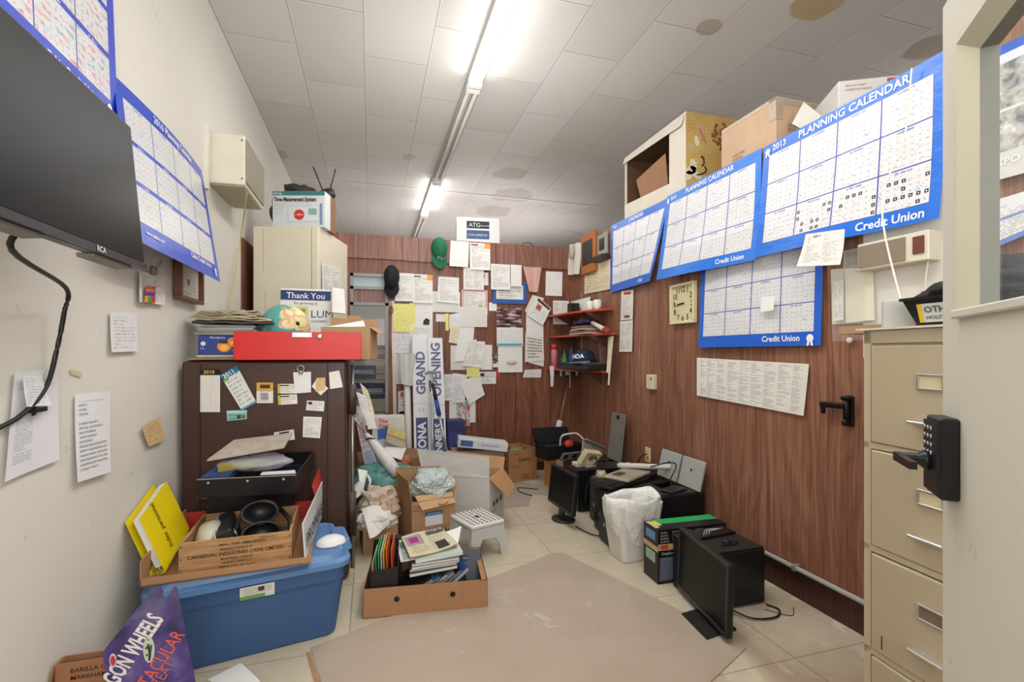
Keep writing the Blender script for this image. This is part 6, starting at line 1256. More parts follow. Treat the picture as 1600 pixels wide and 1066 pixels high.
one(MB().blob((0, 0, 0), (.07, .05, .06), .3, 2, 2, 3), 'red_bag', plain('#b0604f', .5), 'small red bag at the foot of the upright white roll', 'bag', None, onY(630, 722, 4.1))
um = thing('umbrella', 'folded white umbrella with grey dots lying slanted in the pile beside the safe', 'umbrella', (0, 0, 0))
a, b = onY(572, 678, 3.95), onY(622, 742, 3.75); dv = b - a
g = G('dotted_cloth', .6); p = g.coord(); c = g.mix(g.voro(p, 60).lt(.22), '#d5d7d6', '#8d9498'); umm = g.base(c)
MB().tube([a, a + dv * .25, a + dv * .7, b], [.016, .035, .050, .040], 0, 12, False).obj('canopy', umm, um)
MB().tube([a - dv * .62 + Vector((-.02, 0, .03)), a], .008, 0, 8, False).obj('shaft', plain('#b5b7ba', .3, .7), um); MB().tube([b, b + dv * .08], [.030, .012], 0, 8, False).obj('tip', plain('#3a3a3c', .5), um); MB().tube([a + dv * .13 + Vector((-.035, -.02, 0)), a + dv * .12 + Vector((0, -.04, .01)), a + dv * .13 + Vector((.035, -.02, 0))], .006).obj('strap', plain('#1d1d20', .6), um)
one(MB().blob((0, 0, 0), (.22, .12, .13), .4, 1.8, 21, 4), 'teal_bag', plain('#4f8780', .35, var=.2), 'crumpled teal plastic bag under the folded umbrella', 'bag', None, onY(600, 748, 3.85))
one(MB().blob((0, 0, 0), (.07, .1, .10), .3, 1.8, 5, 3), 'green_bag', plain('#3c4438', .5), 'dark green bag wedged behind the crumpled packing paper', 'bag', None, onY(566, 775, 3.6))
one(MB().b2(-.14, .14, -.1, .1, 0, .30, 0, .004).b2(-.1, .1, -.1015, -.1, .1, .2, 1), 'small_carton', [card_d, card_m], 'low brown carton between the safe and the teal bag', 'box', None, (.06, 3.82, 0), R(-4))
up_sheet('notice_board', 'white sheet with black mark leaning between the window strip and the upright roll', ((622, 612), (634, 610), (634, 650), (622, 652)), 4.85, 4.9, pmat('nb', '#cfccc8', '#55525a', 8, 'type', ((.1, .05, .95, .2, '#222'), (.3, .75, .7, .95, '#b9604a'))), 'notice', curl=.005)
# ================================================================ RIGHT SIDE ELECTRONICS
blk = dusty('#0f0f12', '#5d5954', .3, .4); blk2 = dusty('#131213', '#857d72', .6, .5)
def tower(lab, x0, x1, y0, y1, h, front='-x', rz=0., mt=None, grp='computer towers along the right wall'):
    cx, cy = (x0 + x1) / 2, (y0 + y1) / 2; o = thing('computer_tower', lab, 'computer', (cx, cy, 0), R(rz), group=grp); w, d = (x1 - x0) / 2, (y1 - y0) / 2
    mt = mt or blk; MB().b2(-w, w, -d, d, 0.004, h, 0, .004).obj('case', mt, o)
    m = MB()
    if front == '-x':
        m.b2(-w - .012, -w, -d + .004, d - .004, .01, h - .006, 0, .005)
    else:
        m.b2(-w + .004, w - .004, -d - .012, -d, .01, h - .006, 0, .005)
    fpn = m.obj('front_panel', plain('#151518', .3), o)
    if front == '-x':
        for k in range(2): MB().b2(-w - .014, -w - .012, -d + .02, d - .02, h - .07 - k * .05, h - .035 - k * .05, 0, .001).obj('drive_bay', plain('#222226', .35), fpn)
        MB().b2(-w - .014, -w - .012, -.01, .01, .12, .14).obj('power_button', plain('#9a9ca0', .3), fpn)
    return o
tower('black computer tower behind the large monitor, its dusty top facing up', 1.615, 1.965, 2.02, 2.305, .292, '-y')
# things on top of it
o = thing('graphics_card', 'black plastic cover with a silver printed arc on the tower behind the large monitor', 'computer part', (1.83, 2.24, .293), R(6))
m = MB(); m.b2(-.14, .12, -.045, .06, 0, .012, 0, .003); 
for k in range(3): m.tube([(-.09 + .02 * k, -.02, .014), (-.02, .03 - .012 * k, .015), (.08 - .015 * k, .015, .014)], .003, 1, 5)
m.obj('cover', [plain('#141416', .3), plain('#a9abae', .4)], o)
one(MB().tube([(0, 0, .004), (.05, .02, .006), (.09, -.01, .012), (.05, -.03, .005), (-.02, -.02, .005)], .004).blob((.03, 0, .008), (.03, .018, .012), .3, 2, 2, 2), 'cable_coil', plain('#18181a', .5), 'small coil of black cable on the tower behind the large monitor', 'cable', None, (1.78, 2.11, .293))
# colourful printer box
pb = thing('graphics_card_box', 'black carton with green top band and printed photos left of the large monitor', 'box', (1.77, 2.41, 0), R(-2)); w, d, h = .225, .078, .308
m = MB(); m.b2(-w, w, -d, d, 0, h, 0, .002)
def fq(x0, z0, x1, z1, k, e=.0012): m.poly([(x0, -d - e, z1), (x1, -d - e, z1), (x1, -d - e, z0), (x0, -d - e, z0)], None, k)
fq(-w, .19, w, .225, 1); fq(-w + .01, .02, -.02, .15, 2)
for k in range(6): fq(-.21 + k * .07, .195, -.16 + k * .07, .22, (3, 4, 5)[k % 3], .002)
for j in range(4):
    for i in range(4): m.text('Specifications'[: 9 + (i * 3 + j) % 5], .016, (-.21 + i * .075, -d - .0005, .285 - j * .017), (1, 0, 0), (0, 0, 1), 6, off=.001, sx=.8)
m.text('Graphics Card', .022, (-.205, -d - .0005, .165), (1, 0, 0), (0, 0, 1), 6, off=.002, bold=.01)
for j in range(6): m.text('Minimum system requirements', .013, (-.205, -d - .0012, .135 - j * .019), (1, 0, 0), (0, 0, 1), 7, off=.001, sx=.85)
m.b2(-w + .04, w - .005, .0, d - .004, h, h + .0015, 8); m.b2(-w + .012, -w + .06, -.02, .05, h, h + .002, 9); m.b2(-w + .002, -w + .03, -.05, .06, h, h + .0012, 6)
ex = -w - .0012
for y0, y1, z0, z1, k in ((-.05, .05, .235, .285, 7), (-d, d, .18, .21, 1), (-.05, .05, .11, .17, 10)): m.poly([(ex, y1, z1), (ex, y0, z1), (ex, y0, z0), (ex, y1, z0)], None, k)
m.obj('carton', [plain('#161618', .35), plain('#b9a070', .5), plain('#5b5f6c', .5), plain('#b5482e', .5), plain('#d0b79a', .5), plain('#7a8f9a', .5), plain('#b5b5ba', .5), plain('#5d86b0', .5), plain('#1fa55c', .4), plain('#d9c04a', .5), plain('#8fb096', .5)], pb)
# big monitor
def monitor(lab, A, B, zb, zt, tilt, base_kind):
    """screen plane from A (near) to B (far) on the floor plan, facing -x"""
    A, B = Vector((*A, 0)), Vector((*B, 0)); c = (A + B) / 2; e = (B - A).normalized(); L = (B - A).length / 2; ang = math.atan2(-e.x, e.y)
    o = thing('computer_monitor', lab, 'monitor', (c.x, c.y, 0), ang); h = zt - zb
    def T(m): m.xf(Matrix.Translation((0, 0, zb)) @ Matrix.Rotation(R(tilt), 4, 'Y')); return m
    m = MB(); m.b2(0, .028, -L, L, 0, h, 0, .005); m.b2(.028, .055, -L * .6, L * .6, h * .2, h * .75, 0, .012); T(m).obj('housing', plain('#1b1a1b', .35), o)
    m = MB(); b = .016
    for q in ((-L, L, 0, b * 1.3), (-L, L, h - b, h), (-L, -L + b, b, h - b), (L - b, L, b, h - b)): m.b2(-.006, .001, q[0], q[1], q[2], q[3], 0, .002)
    T(m).obj('bezel', plain('#2b2a2a', .3), o)
    g = G('lcd_screen', .3, spec=.2); T(MB().b2(-.002, .001, -L + b, L - b, b * 1.2, h - b)).obj('screen', g.base(col('#040405')), o)
    return o, L
mo, L = monitor('large black flat monitor on a plate foot at the front right', (1.515, 1.765), (1.60, 2.24), .028, .358, 2, 'plate')
mb_ = MB(); q = [Vector((1.452, 1.82, .001)), Vector((1.475, 2.035, .001)), Vector((1.65, 2.06, .001)), Vector((1.64, 1.85, .001))]
M_i = Matrix.Translation(mo.location) @ Matrix.Rotation(mo.rotation_euler.z, 4, 'Z')
mb_.poly(q, (0, 0, .01)); mb_.poly([Vector((1.53, 1.93, .01)), Vector((1.535, 2.01, .01)), Vector((1.6, 2.0, .01)), Vector((1.595, 1.93, .01))], (0, 0, .004)); mb_.poly([Vector((1.60, 1.95, .01)), Vector((1.61, 2.05, .01)), Vector((1.64, 2.05, .01)), Vector((1.63, 1.95, .01))], (0, 0, .16)); mb_.xf(M_i.inverted()).obj('stand', plain('#272524', .4), mo)
m2, L2 = monitor('small black flat monitor on a round foot by the far computer towers', (1.40, 3.20), (1.375, 3.63), .11, .41, 6, 'round')
MB().lathe([(.105, 0), (.105, .008), (.06, .016), (.001, .018)], c=(.055, .05, .001), n=28, sx=.85).obj('base', plain('#2a2827', .4), m2); MB().b2(.03, .06, .02, .09, .01, .22, 0, .006).obj('stand', plain('#201f20', .4), m2)
# towers further back
tower('black computer tower lying front left behind the white waste bin', 1.535, 1.93, 2.86, 3.035, .365)
tower('long black computer tower right of the waste bin against the wall', 1.80, 2.135, 2.70, 2.835, .378, '-y')
tower('dusty black computer tower behind the waste bin', 1.66, 2.12, 3.28, 3.44, .33, mt=blk2)
tower('black computer tower under the keyboards against the wall', 1.60, 2.12, 3.06, 3.24, .35)
tower('wide black computer tower carrying the cream switch boxes', 1.63, 2.12, 3.58, 3.80, .345)
tower('farthest black computer tower beside the brown carton', 1.70, 2.12, 3.88, 4.08, .34)
one(MB().blob((0, 0, .03), (.045, .04, .035), .3, 2, 3, 3), 'clear_jar', plain('#a9a68c', .2), 'small cloudy plastic jar on the dusty tower behind the waste bin', 'jar', None, (1.70, 3.34, .332))
# keyboards and equipment on top
def keyboard(lab, loc, rz, c, kc, s=1.):
    o = thing('keyboard', lab, 'keyboard', loc, R(rz), group='old keyboards on the towers')
    MB().b2(-.075, .075, -.22 * s, .22 * s, 0, .022, 0, .004).obj('case', plain(c, .45), o)
    m = MB()
    for i in range(5):
        for j in range(int(15 * s)): m.box((-.055 + i * .021, -.2 * s + j * .027, .025), (.017, .022, .007), 0)
    m.obj('keys', plain(kc, .5), o)
keyboard('black keyboard across the towers behind the waste bin', (1.72, 3.05, .372), -68, '#1b1b1d', '#262628')
keyboard('black keyboard leaning farther back by the wall', (1.98, 3.20, .372), -60, '#19191b', '#242426', .9)
o = thing('beige_device', 'flat beige machine lying on the keyboards behind the waste bin', 'machine', (1.80, 3.12, .40), R(-58))
m = MB(); m.b2(-.10, .10, -.17, .17, 0, .022, 0, .006); m.obj('case', dusty('#a89d8a', '#6f675a', .4), o); MB().b2(-.06, .0, -.12, -.02, .022, .028, 0, .002).obj('dark_recess', plain('#4a4238', .6), o)
o = thing('paper_roll_bundle', 'crumpled white cloth roll lying on the beige machine', 'cloth', (0, 0, 0)); MB().tube([(1.82, 3.30, .435), (1.93, 3.19, .45), (2.02, 3.09, .46), (2.10, 3.02, .47)], [.018, .024, .02, .026, .018, .02], 0, 10).obj('roll', plain('#c9c6c0', .7), o)
for x0, lab, yy in ((0, 'left one of two grey panels leaning on the right wall above the towers', 3.05), (1, 'right one of two grey panels leaning on the right wall above the towers', 2.795)):
    o = thing('metal_sheet', lab, 'panel', (2.075, yy, .382), rot=(0, R(14), 0), group='grey panels leaning on the right wall')
    MB().b2(0, .018, -.115, .115, 0, .20, 0, .003).obj('plate', plain('#a3a6a2', .5), o); MB().lathe([(.009, 0), (.009, .003), (.001, .003)], n=10, M=Matrix.Translation((-.0, 0, .12)) @ Matrix.Rotation(R(-90), 4, 'Y')).obj('hole', plain('#2a2a2a', .6), o)
one(MB().b2(-.09, .08, -.05, .05, 0, .012, 0, .004), 'black_bracket', plain('#131315', .4), 'flat black bracket on the tower right of the waste bin', 'bracket', None, (1.95, 2.77, .380), R(20))
# switch boxes, plates, toolbox
o = thing('power_supply', 'open cream switch box tangled with wires on the far towers', 'switch box', (1.76, 3.66, .42), rot=(R(28), R(12), R(20)))
MB().b2(-.09, .09, -.02, .035, -.065, .065, 0, .004).obj('case', plain('#c7bd94', .5), o); m = MB(); m.b2(-.04, .07, -.024, -.018, -.04, .045, 1, .002); m.tube([(-.03, -.03, 0), (.0, -.05, .04), (.04, -.04, .0), (.02, -.05, -.04), (.07, -.03, -.02)], .005, 0, 6); m.obj('works', [plain('#2c2825', .5), plain('#857b62', .5)], o)
MB().tube([(-.02, -.03, -.06), (.02, -.04, -.02), (.05, -.03, .05)], .006, 0, 6).obj('clip_wire', plain('#b9b7b0', .3, .6), o)
one(MB().b2(-.05, .05, -.05, .05, 0, .065, 0, .004), 'junction_box', plain('#b3ab98', .5), 'pale box under the open cream switch box', 'switch box', None, (1.75, 3.68, .347), R(14))
o = thing('switch_plate', 'grey double switch plate with two dark openings lying on the far towers', 'switch plate', (1.70, 3.93, .385), rot=(R(40), 0, R(8)))
MB().b2(-.10, .09, -.004, .004, -.05, .05, 0, .002).obj('plate', plain('#8c8c8c', .4, .3), o)
for x in (-.05, .04): MB().b2(x - .022, x + .022, -.006, -.003, -.025, .025, 0, .001).obj('opening', plain('#1b1b1c', .5), o)
one(MB().b2(-.05, .05, -.05, .05, 0, .03, 0, .003), 'white_block', plain('#c7c4bf', .5), 'white plastic piece below the grey double switch plate', 'plastic piece', None, (1.69, 3.72, .347))
o = thing('sheet_metal_cover', 'bent grey metal cover leaning behind the cream switch box', 'metal cover', (1.93, 3.98, .342), rot=(R(-20), R(24), R(15)))
m = MB(); m.b2(-.13, .13, -.006, .006, 0, .13, 0, .002); m.b2(-.13, .13, -.05, .0, .125, .137, 0, .002); m.obj('plate', plain('#9a9790', .45, .3, var=.2), o)
o = thing('steel_backplate', 'tall scratched grey steel plate leaning on the right wall behind the towers', 'metal plate', (2.07, 3.82, .347), rot=(0, R(7), R(2)))
g = G('scratched_steel', .45, .5); p = g.coord(); v = g.voro(p, 26); c = g.mix(v.lt(.1) * g.noise(p, 9, 2).gt(.45), g.mix(g.noise(p, 12, 4), '#7f7f7a', '#9b9a93'), '#2d2b29'); stl = g.base(c)
m = MB(); m.b2(-.004, .004, -.115, .115, 0, .42, 0, .002); m.obj('plate', stl, o); m = MB(); m.b2(-.01, -.004, -.02, .02, .37, .40); m.obj('slot', plain('#1d1c1b', .6), o)
tbx = thing('toolbox', 'open black plastic toolbox with a raised lid on the plain brown carton', 'toolbox', (1.74, 4.30, .302), R(10))
m = carton(MB(), .40, .22, .13, .006, 0, 0); m.obj('tray', blk2, tbx)
m = MB(); m.slab([(-.22, .14, .27), (.20, .16, .255), (.20, .11, .12), (-.20, .11, .13)], .006); m.slab([(-.25, .02, .27), (-.22, .14, .275), (-.20, .11, .13), (-.20, .0, .12)], .006); m.slab([(-.22, .14, .27), (-.25, .02, .265), (.16, .02, .25), (.20, .16, .255)][::-1], .003) if False else None
m.obj('lid', plain('#1a1b1f', .4), tbx)
m = MB(); m.b2(-.17, .17, -.06, .08, .10, .112, 0, .002); m.obj('inner_tray', plain('#232427', .45), tbx)
MB().tube([(-.02, -.08, .10), (-.0, -.09, .19), (.06, -.09, .22), (.10, -.09, .215)], .007, 0, 8).obj('handle_left', plain('#b8b8bc', .4), tbx) if False else None
one(MB().tube([(1.70, 4.18, .43), (1.71, 4.16, .52), (1.78, 4.14, .545), (1.86, 4.14, .54), (1.92, 4.10, .47), (1.93, 4.05, .38)], .009), 'white_cable', plain('#bdbcc0', .5), 'thick white cable looping out of the black toolbox', 'cable')
one(MB().blob((0, 0, .02), (.05, .04, .035), .3, 2, 8, 3), 'red_tool', plain('#b83a3c', .45), 'red plastic tool lying on the open black toolbox', 'tool', None, (1.80, 4.20, .42), R(20))
bm_ = thing('mop', 'long wooden mop handle with a white sleeve leaning in the far corner', 'mop', (0, 0, 0))
a, b = onY(889, 592, 4.88), onY(872, 672, 4.70); c_ = b + (b - a) * .6
b2v = Vector((b.x - .03, 4.66, .62)); MB().tube([a, b], .012, 0, 10, False).obj('shaft', plain('#8a5f4a', .5), bm_)
dv = (b - a).normalized(); m = MB(); m.tube([b - dv * .10, b + dv * .03], .032, 0, 12, False); m.obj('sleeve', plain('#c3c6cf', .5), bm_); MB().tube([b + dv * .03, Vector((b.x - .09, 4.6, .02))], .012, 0, 10, False).obj('lower_shaft', plain('#8a5f4a', .5), bm_)
# ---------- waste bin with liner
wbn = thing('waste_bin', 'white waste bin lined with a loose white plastic bag', 'waste bin', (1.605, 2.725, 0), R(4))
binm = plain('#d5d3cd', .35, var=.03)
loft(MB(), [rrect(.115, .085, .03, 0), rrect(.12, .09, .03, .01), rrect(.165, .12, .035, .36), rrect(.155, .11, .03, .36), rrect(.11, .08, .03, .02)], capt=True, smooth=False).obj('bucket', binm, wbn)
g = G('bin_liner', .35, spec=.5); p = g.coord(); g.bump(g.noise(g.comb(*[q * 1.0 for q in g.sep(p)][:3]), 16, 4, .6, .6), .9, .02); g.b.inputs['Subsurface Weight'].default_value = .0; lin = g.base(g.mix(g.noise(p, 7, 3), '#dcdcd9', '#ecece9'))
m = MB(); rings = []; N = 48
prof = [(.20, .995, .86), (.27, 1.05, .90), (.32, 1.08, .93), (.365, 1.04, .97), (.375, .98, .98), (.33, .90, .9), (.22, .80, .82), (.10, .74, .78)]
prof = [(.14, 1.02), (.20, 1.08), (.27, 1.13), (.33, 1.12), (.372, 1.06), (.385, 1.0), (.36, .93), (.26, .88), (.14, .82)]
for i, (z, k) in enumerate(prof):
    rg = []
    for j in range(N):
        a = 2 * math.pi * j / N; fx, fy = .170 * (.70 + .30 * z / .36), .122 * (.72 + .28 * z / .36); e = 2.6
        r = (abs(math.cos(a)) ** e + abs(math.sin(a)) ** e) ** (-1 / e)
        wob = .018 * math.sin(7 * a + i * .9) + .014 * math.sin(13 * a - i) + .05 * math.sin(2 * a + .6)
        kk = k * (1 + wob * (1.2 if i < 5 else .5)); zz = z + .01 + (.014 * math.sin(2 * a + .8) + .007 * math.sin(5 * a)) * (1 if i in (0, 4, 5, 3) else .3)
        if i == 0: zz += .035 * math.sin(2 * a + 2)
        rg.append(Vector((fx * r * kk * math.cos(a) * 1.03, fy * r * kk * math.sin(a) * 1.03, zz)))
    rings.append(rg)
loft(m, rings, capt=False, capb=False); m.obj('bin_liner', lin, wbn)
# loose cables on the floor
for pts, lab in (([(1.46, 3.28, .01), (1.50, 3.12, .01), (1.55, 3.07, .01), (1.62, 3.14, .01), (1.66, 3.26, .02)], 'black cable on the floor beside the small monitor'), ([(1.95, 1.99, .008), (1.97, 1.93, .008), (1.90, 1.88, .008), (1.78, 1.90, .01), (1.72, 1.99, .02)], 'black cable loop on the floor by the tower behind the large monitor'), ([(1.40, 4.1, .008), (1.33, 4.25, .008), (1.36, 4.38, .008), (1.52, 4.28, .008)], 'thin black cable loop on the floor before the cereal carton'), ([(2.0, 3.9, .35), (1.88, 3.6, .40), (1.75, 3.5, .36), (1.66, 3.50, .25), (1.62, 3.46, .12)], 'thin dark cable draped over the far towers'), ([(1.98, 3.1, .46), (2.03, 2.95, .52), (2.08, 2.93, .50), (2.0, 2.9, .40)], 'thin grey cable over the grey wall panels')):
    one(MB().tube(pts, .0045), 'loose_cable', plain('#1a1a1c', .5), lab, 'cable', 'loose cables near the towers')
# twig like scratches: small wire on the floor
one(MB().tube([onZ(u, v, .003) for u, v in ((1195, 952), (1215, 958), (1238, 962), (1240, 950))], .002), 'bent_wire', plain('#5a5248', .5, .5), 'short bent wire on the stained tiles right of the large monitor', 'wire')
# ================================================================ FILING CABINET
fc = thing('filing_cabinet', 'tall beige four drawer metal filing cabinet on the right', 'filing cabinet', (1.448, 1.10, 0), R(-5))
fcm = plain('#b8ab93', .42, var=.03, scale=3); fcm2 = plain('#ab9e86', .42, var=.04, scale=3)
CW, CD, CHh = .40, .60, 1.367
m = MB(); m.b2(.012, CD, -CW, 0, 0, CHh, 0, .003); m.obj('carcass', fcm, fc)
m = MB()
for z0, z1 in ((0, .055), (.395, .412), (.705, .722), (1.014, 1.031), (1.33, CHh)): m.b2(.0, .014, -CW, 0, z0, z1)
m.b2(0, .014, -.022, 0, 0, CHh); m.b2(0, .014, -CW, -CW + .022, 0, CHh); m.obj('front_frame', fcm, fc)
for z0 in (.058, .414, .724, 1.033):
    z1 = {.058: .392, .414: .700, .724: 1.010, 1.033: 1.322}[z0]
    dr = MB().b2(-.006, .012, -CW + .026, -.026, z0, z1, 0, .004).obj('drawer', fcm2, fc)
    zc = z1 - .10; m = MB()
    for b in ((-.235, -.165, zc - .022, zc - .016), (-.235, -.165, zc + .016, zc + .022), (-.235, -.229, zc - .016, zc + .016), (-.171, -.165, zc - .016, zc + .016)): m.b2(-.012, -.005, b[0], b[1], b[2], b[3], 0, .001)
    m.b2(-.008, -.0055, -.23, -.17, zc - .016, zc + .016, 1); m.obj('label_holder', [plain('#b6b4ae', .3, .8), plain('#c9bd98' if z0 > .5 else '#6f6150', .6)], dr)
    m = MB(); zp = z0 + .075; m.b2(-.034, -.005, -.245, -.155, zp, zp + .008, 0, .002); m.obj('pull', plain('#c7c5be', .25, .7), dr)
m = MB(); 
MB().tube([(-.0068, -.062, .43), (-.0068, -.062, .47)], .0015, 0, 4, False).obj('scratch', plain('#3a332a', .6), fc)
Mf = Matrix.Translation((1.448, 1.10, 0)) @ Matrix.Rotation(R(-5), 4, 'Z'); fp = lambda x, y, z: Mf @ Vector((x, y, z)); FT = CHh + .0015
one(MB().b2(0, .62, -.38, .0, 0, .006), 'paper_flat', plain('#c9c2b0', .7), 'flat white board covering the top of the filing cabinet', 'board', None, fp(-.02, .01, FT), R(-5)); FT += .008
cbx = thing('cardboard_flat', 'flat tan cardboard sticking out left over the filing cabinet top', 'cardboard', (0, 0, 0))
m = MB(); a = [onX(u, v, 2.0) for u, v in ((1303, 505), (1352, 500), (1355, 516), (1303, 520))]; m.slab(a, .25); MB_ = m
m.b.free(); m = MB(); a0, a1 = fp(.50, .18, FT + .0), fp(.08, .06, FT); m.poly([fp(.64, .44, FT + .0), fp(.64, -.02, FT + .0), fp(.32, -.02, FT + .0), fp(.34, .42, FT + .0)], (0, 0, .03)); m.poly([fp(.64, .36, FT - .03), fp(.64, .06, FT - .03), fp(.45, .06, FT - .03), fp(.45, .34, FT - .03)], (0, 0, .028)); m.obj('fold', board('#a98c6c'), cbx)
o = thing('grey_pad', 'pale grey square pad standing on the filing cabinet', 'pad', fp(.075, -.045, FT), R(-42)); m = MB(); m.b2(-.04, .04, -.012, .012, 0, .083, 0, .003); m.obj('pad_body', plain('#b9bab6', .6), o)
g = None
o = thing('seed_box', 'small tan cardboard box with green corner on the filing cabinet', 'box', fp(.14, -.12, FT), R(-42)); m = MB(); m.b2(-.055, .055, -.04, .04, 0, .055, 0, .002); m.b2(-.0555, -.03, -.0405, -.0395, .01, .045, 1); m.text('RECYCLE', .014, (-.02, -.0405, .02), (1, 0, 0), (0, 0, 1), 2, off=.001); m.obj('carton', [board('#b08a62'), plain('#6f9a4a', .5), plain('#3d2c1c', .6)], o)
one(MB().b2(-.05, .05, -.03, .03, 0, .05, 0, .003).b2(-.0505, .0505, -.0305, -.0295, .03, .048, 1), 'blue_label_box', [plain('#c9cbd0', .5), plain('#3a569a', .5)], 'small white box with a blue band behind the black bin', 'box', None, fp(.155, -.12, FT + .057), R(-42))
bnn = thing('parts_bin', 'black plastic parts bin with a handwritten OTHER label on the filing cabinet', 'bin', fp(.085, -.235, FT), R(-5))
m = MB(); w0, w1, d0, d1, h = .055, .075, .10, .125, .070
o4 = lambda w, d, z: [Vector((-w, -d, z)), Vector((w, -d, z)), Vector((w, d, z)), Vector((-w, d, z))]
loft(m, [o4(w0, d0, 0), o4(w1, d1, h), o4(w1 + .006, d1 + .006, h), o4(w1 + .006, d1 + .006, h + .008), o4(w1 - .004, d1 - .004, h + .008), o4(w0, d0, .008)], smooth=False); m.obj('tray', plain('#161617', .4), bnn)
m = MB(); fx = lambda z: -w0 - (w1 - w0) * z / h - .002
def lq(y0, y1, z0, z1, k, e): m.poly([(fx(z1) - e, y1, z1), (fx(z1) - e, y0, z1), (fx(z0) - e, y0, z0), (fx(z0) - e, y1, z0)], None, k)
lq(-.03, .088, .008, .058, 0, 0); lq(.076, .088, .008, .058, 1, .001)
rr = Vector((0, -1, 0)); uu = Vector((fx(.06) - fx(.01), 0, .05))
m.text('OTHER', .025, (fx(.034) - .001, .070, .034), rr, uu, 2, off=.002, bold=.01, fit=.085); m.text('HOLSTERS', .014, (fx(.016) - .001, .068, .016), rr, uu, 2, off=.002, bold=.01, fit=.07)
m.obj('label', [plain('#cfd0ce', .5), plain('#d9b32c', .5), plain('#2b2b2e', .5)], bnn)
one(MB().blob((0, 0, 0), (.085, .12, .035), .4, 2, 4, 3), 'black_cloth', plain('#1b1b1e', .7), 'crumpled black cloth heaped in the black parts bin', 'cloth', None, fp(.085, -.235, FT + .088), R(-5))
one(MB().blob((0, 0, 0), (.05, .07, .045), .4, 2, 14, 3), 'black_glove', plain('#2a2a2e', .6, var=.5), 'black and grey glove on top of the black cloth in the bin', 'glove', None, fp(.10, -.30, FT + .125))
# ================================================================ BOXES ON TOP OF THE PARTITIONS
zt = ZP + .001
g = G('waffle_print', .5, spec=.3); p = g.coord(); x, y, z = g.sep(p); n = g.noise(p, 6, 3)
c = g.mix(n, '#b5914e', '#d9c07c'); wf = ((x * 38).fr().lt(.2)).mx((z * 38).fr().lt(.2)) * g.noise(p, 5, 1).inn(.5, .62); c = g.mix(wf * .45, c, '#a87f45')
c = g.mix(((z * 1.0 - .25) * 4).sat() * .25, c, '#9a7a3e')
waf = g.base(c)
wx = thing('shelf_box', 'open fronted white shelf carton with a yellow waffle and vanilla print on the right wall', 'box', (2.19, 2.97, zt)); D_, L_, H_ = .44, .87, .565
m = MB(); t = .02
m.b2(0, D_, 0, L_, H_ - t, H_, 0); m.b2(0, D_, 0, L_, 0, t, 0); m.b2(0, D_, L_ - t, L_, t, H_ - t, 0); m.b2(D_ - t, D_, t, L_ - t, t, H_ - t, 1); m.b2(.012, D_ - t, L_ - t - .004, L_ - t, t, H_ - t, 1); m.b2(.012, D_ - t, t, L_ - t, H_ - t - .004, H_ - t, 1); m.b2(.012, D_ - t, t, L_ - t, t, t + .004, 1); m.b2(0, D_, 0, t, t, H_ - t, 0)
m.slab([(-.002, L_, H_), (-.002, 0, H_), (-.02, .04, H_ - .09), (-.02, L_, H_ - .06)], .004, 0); m.b2(-.002, .002, 0, .20, 0, H_, 0); m.slab([(-.004, L_, .14), (-.004, 0.1, .10), (-.002, .1, 0), (-.002, L_, 0)], .004, 0)
m.obj('shell', [plain('#d0c9bc', .6), board('#5e4331')], wx)
m = MB(); m.b2(0, D_, -.002, 0, 0, H_); m.obj('printed_end', waf, wx)
m = MB()
def ell(cx, cz, a, b, rot=0, k=0, e=.003): m.poly([(cx + a * math.cos(t_) * math.cos(rot) - b * math.sin(t_) * math.sin(rot), -e, cz + a * math.cos(t_) * math.sin(rot) + b * math.sin(t_) * math.cos(rot)) for t_ in [j * math.pi / 10 for j in range(20)]], None, k)
ell(.12, .44, .018, .09, .45, 0); ell(.14, .40, .012, .07, .5, 1, .004); ell(.09, .36, .02, .04, .25, 2); 
for a, b, c_, d_, r in ((.04, .14, .05, .03, .3), (.09, .11, .045, .025, -.5), (.06, .18, .03, .045, .2), (.02, .10, .04, .03, .8)): ell(a, b, c_, d_, r, 2, .004)
for k in range(14): ell(.03 + .01 * (k % 4), .29 + .012 * (k // 4), .012, .003, k, 2, .004)
m.obj('picture_print', [plain('#c79c84', .5), plain('#b77d6a', .5), plain('#dbd2bd', .5), plain('#2e2015', .5)], wx); m = MB(); m.tube([(.13, -.004, .18), (.15, -.004, .20), (.145, -.004, .24), (.125, -.004, .25)], .006, 3, 6); m.tube([(.09, -.004, .11), (.14, -.004, .125), (.17, -.004, .15), (.16, -.004, .18)], .006, 3, 6)
m.obj('vanilla_pod_print', [plain('#2e2015', .5)] * 4, wx)
m = MB()
rn = random.Random(2)
for k in range(60): a, rr_ = rn.uniform(0, 6.28), rn.uniform(0, 1) ** .5; m.blob((.31 + .085 * rr_ * math.cos(a), -.004, .42 + .10 * rr_ * math.sin(a)), (.013, .003, .012), .3, 2, k, 1)
m.obj('nut_print', plain('#8f5233', .6, var=.3, scale=60), wx)
o = thing('inner_carton', 'brown cardboard flaps crammed inside the open white shelf carton', 'cardboard', (2.22, 3.25, zt + .022))
m = MB(); m.slab([(.0, .45, .30), (.0, .02, .36), (.06, .05, .0), (.05, .4, .0)], .005); m.slab([(.02, .45, .27), (.3, .40, .33), (.3, .1, .2), (.03, .1, .02)], .005); m.obj('flap', card_in, o)
def tape_box(lab, loc, rz, w, d, h, mt, marks):
    o = thing('carton_box', lab, 'box', loc, R(rz)); m = MB(); m.b2(0, w, 0, d, 0, h, 0, .003); k = 1
    for (tx, sz, p, r, u) in marks: m.text(tx, sz, p, r, u, 1, off=.001)
    m.obj('shell', [mt, plain('#5f5245', .6)], o)
    return o
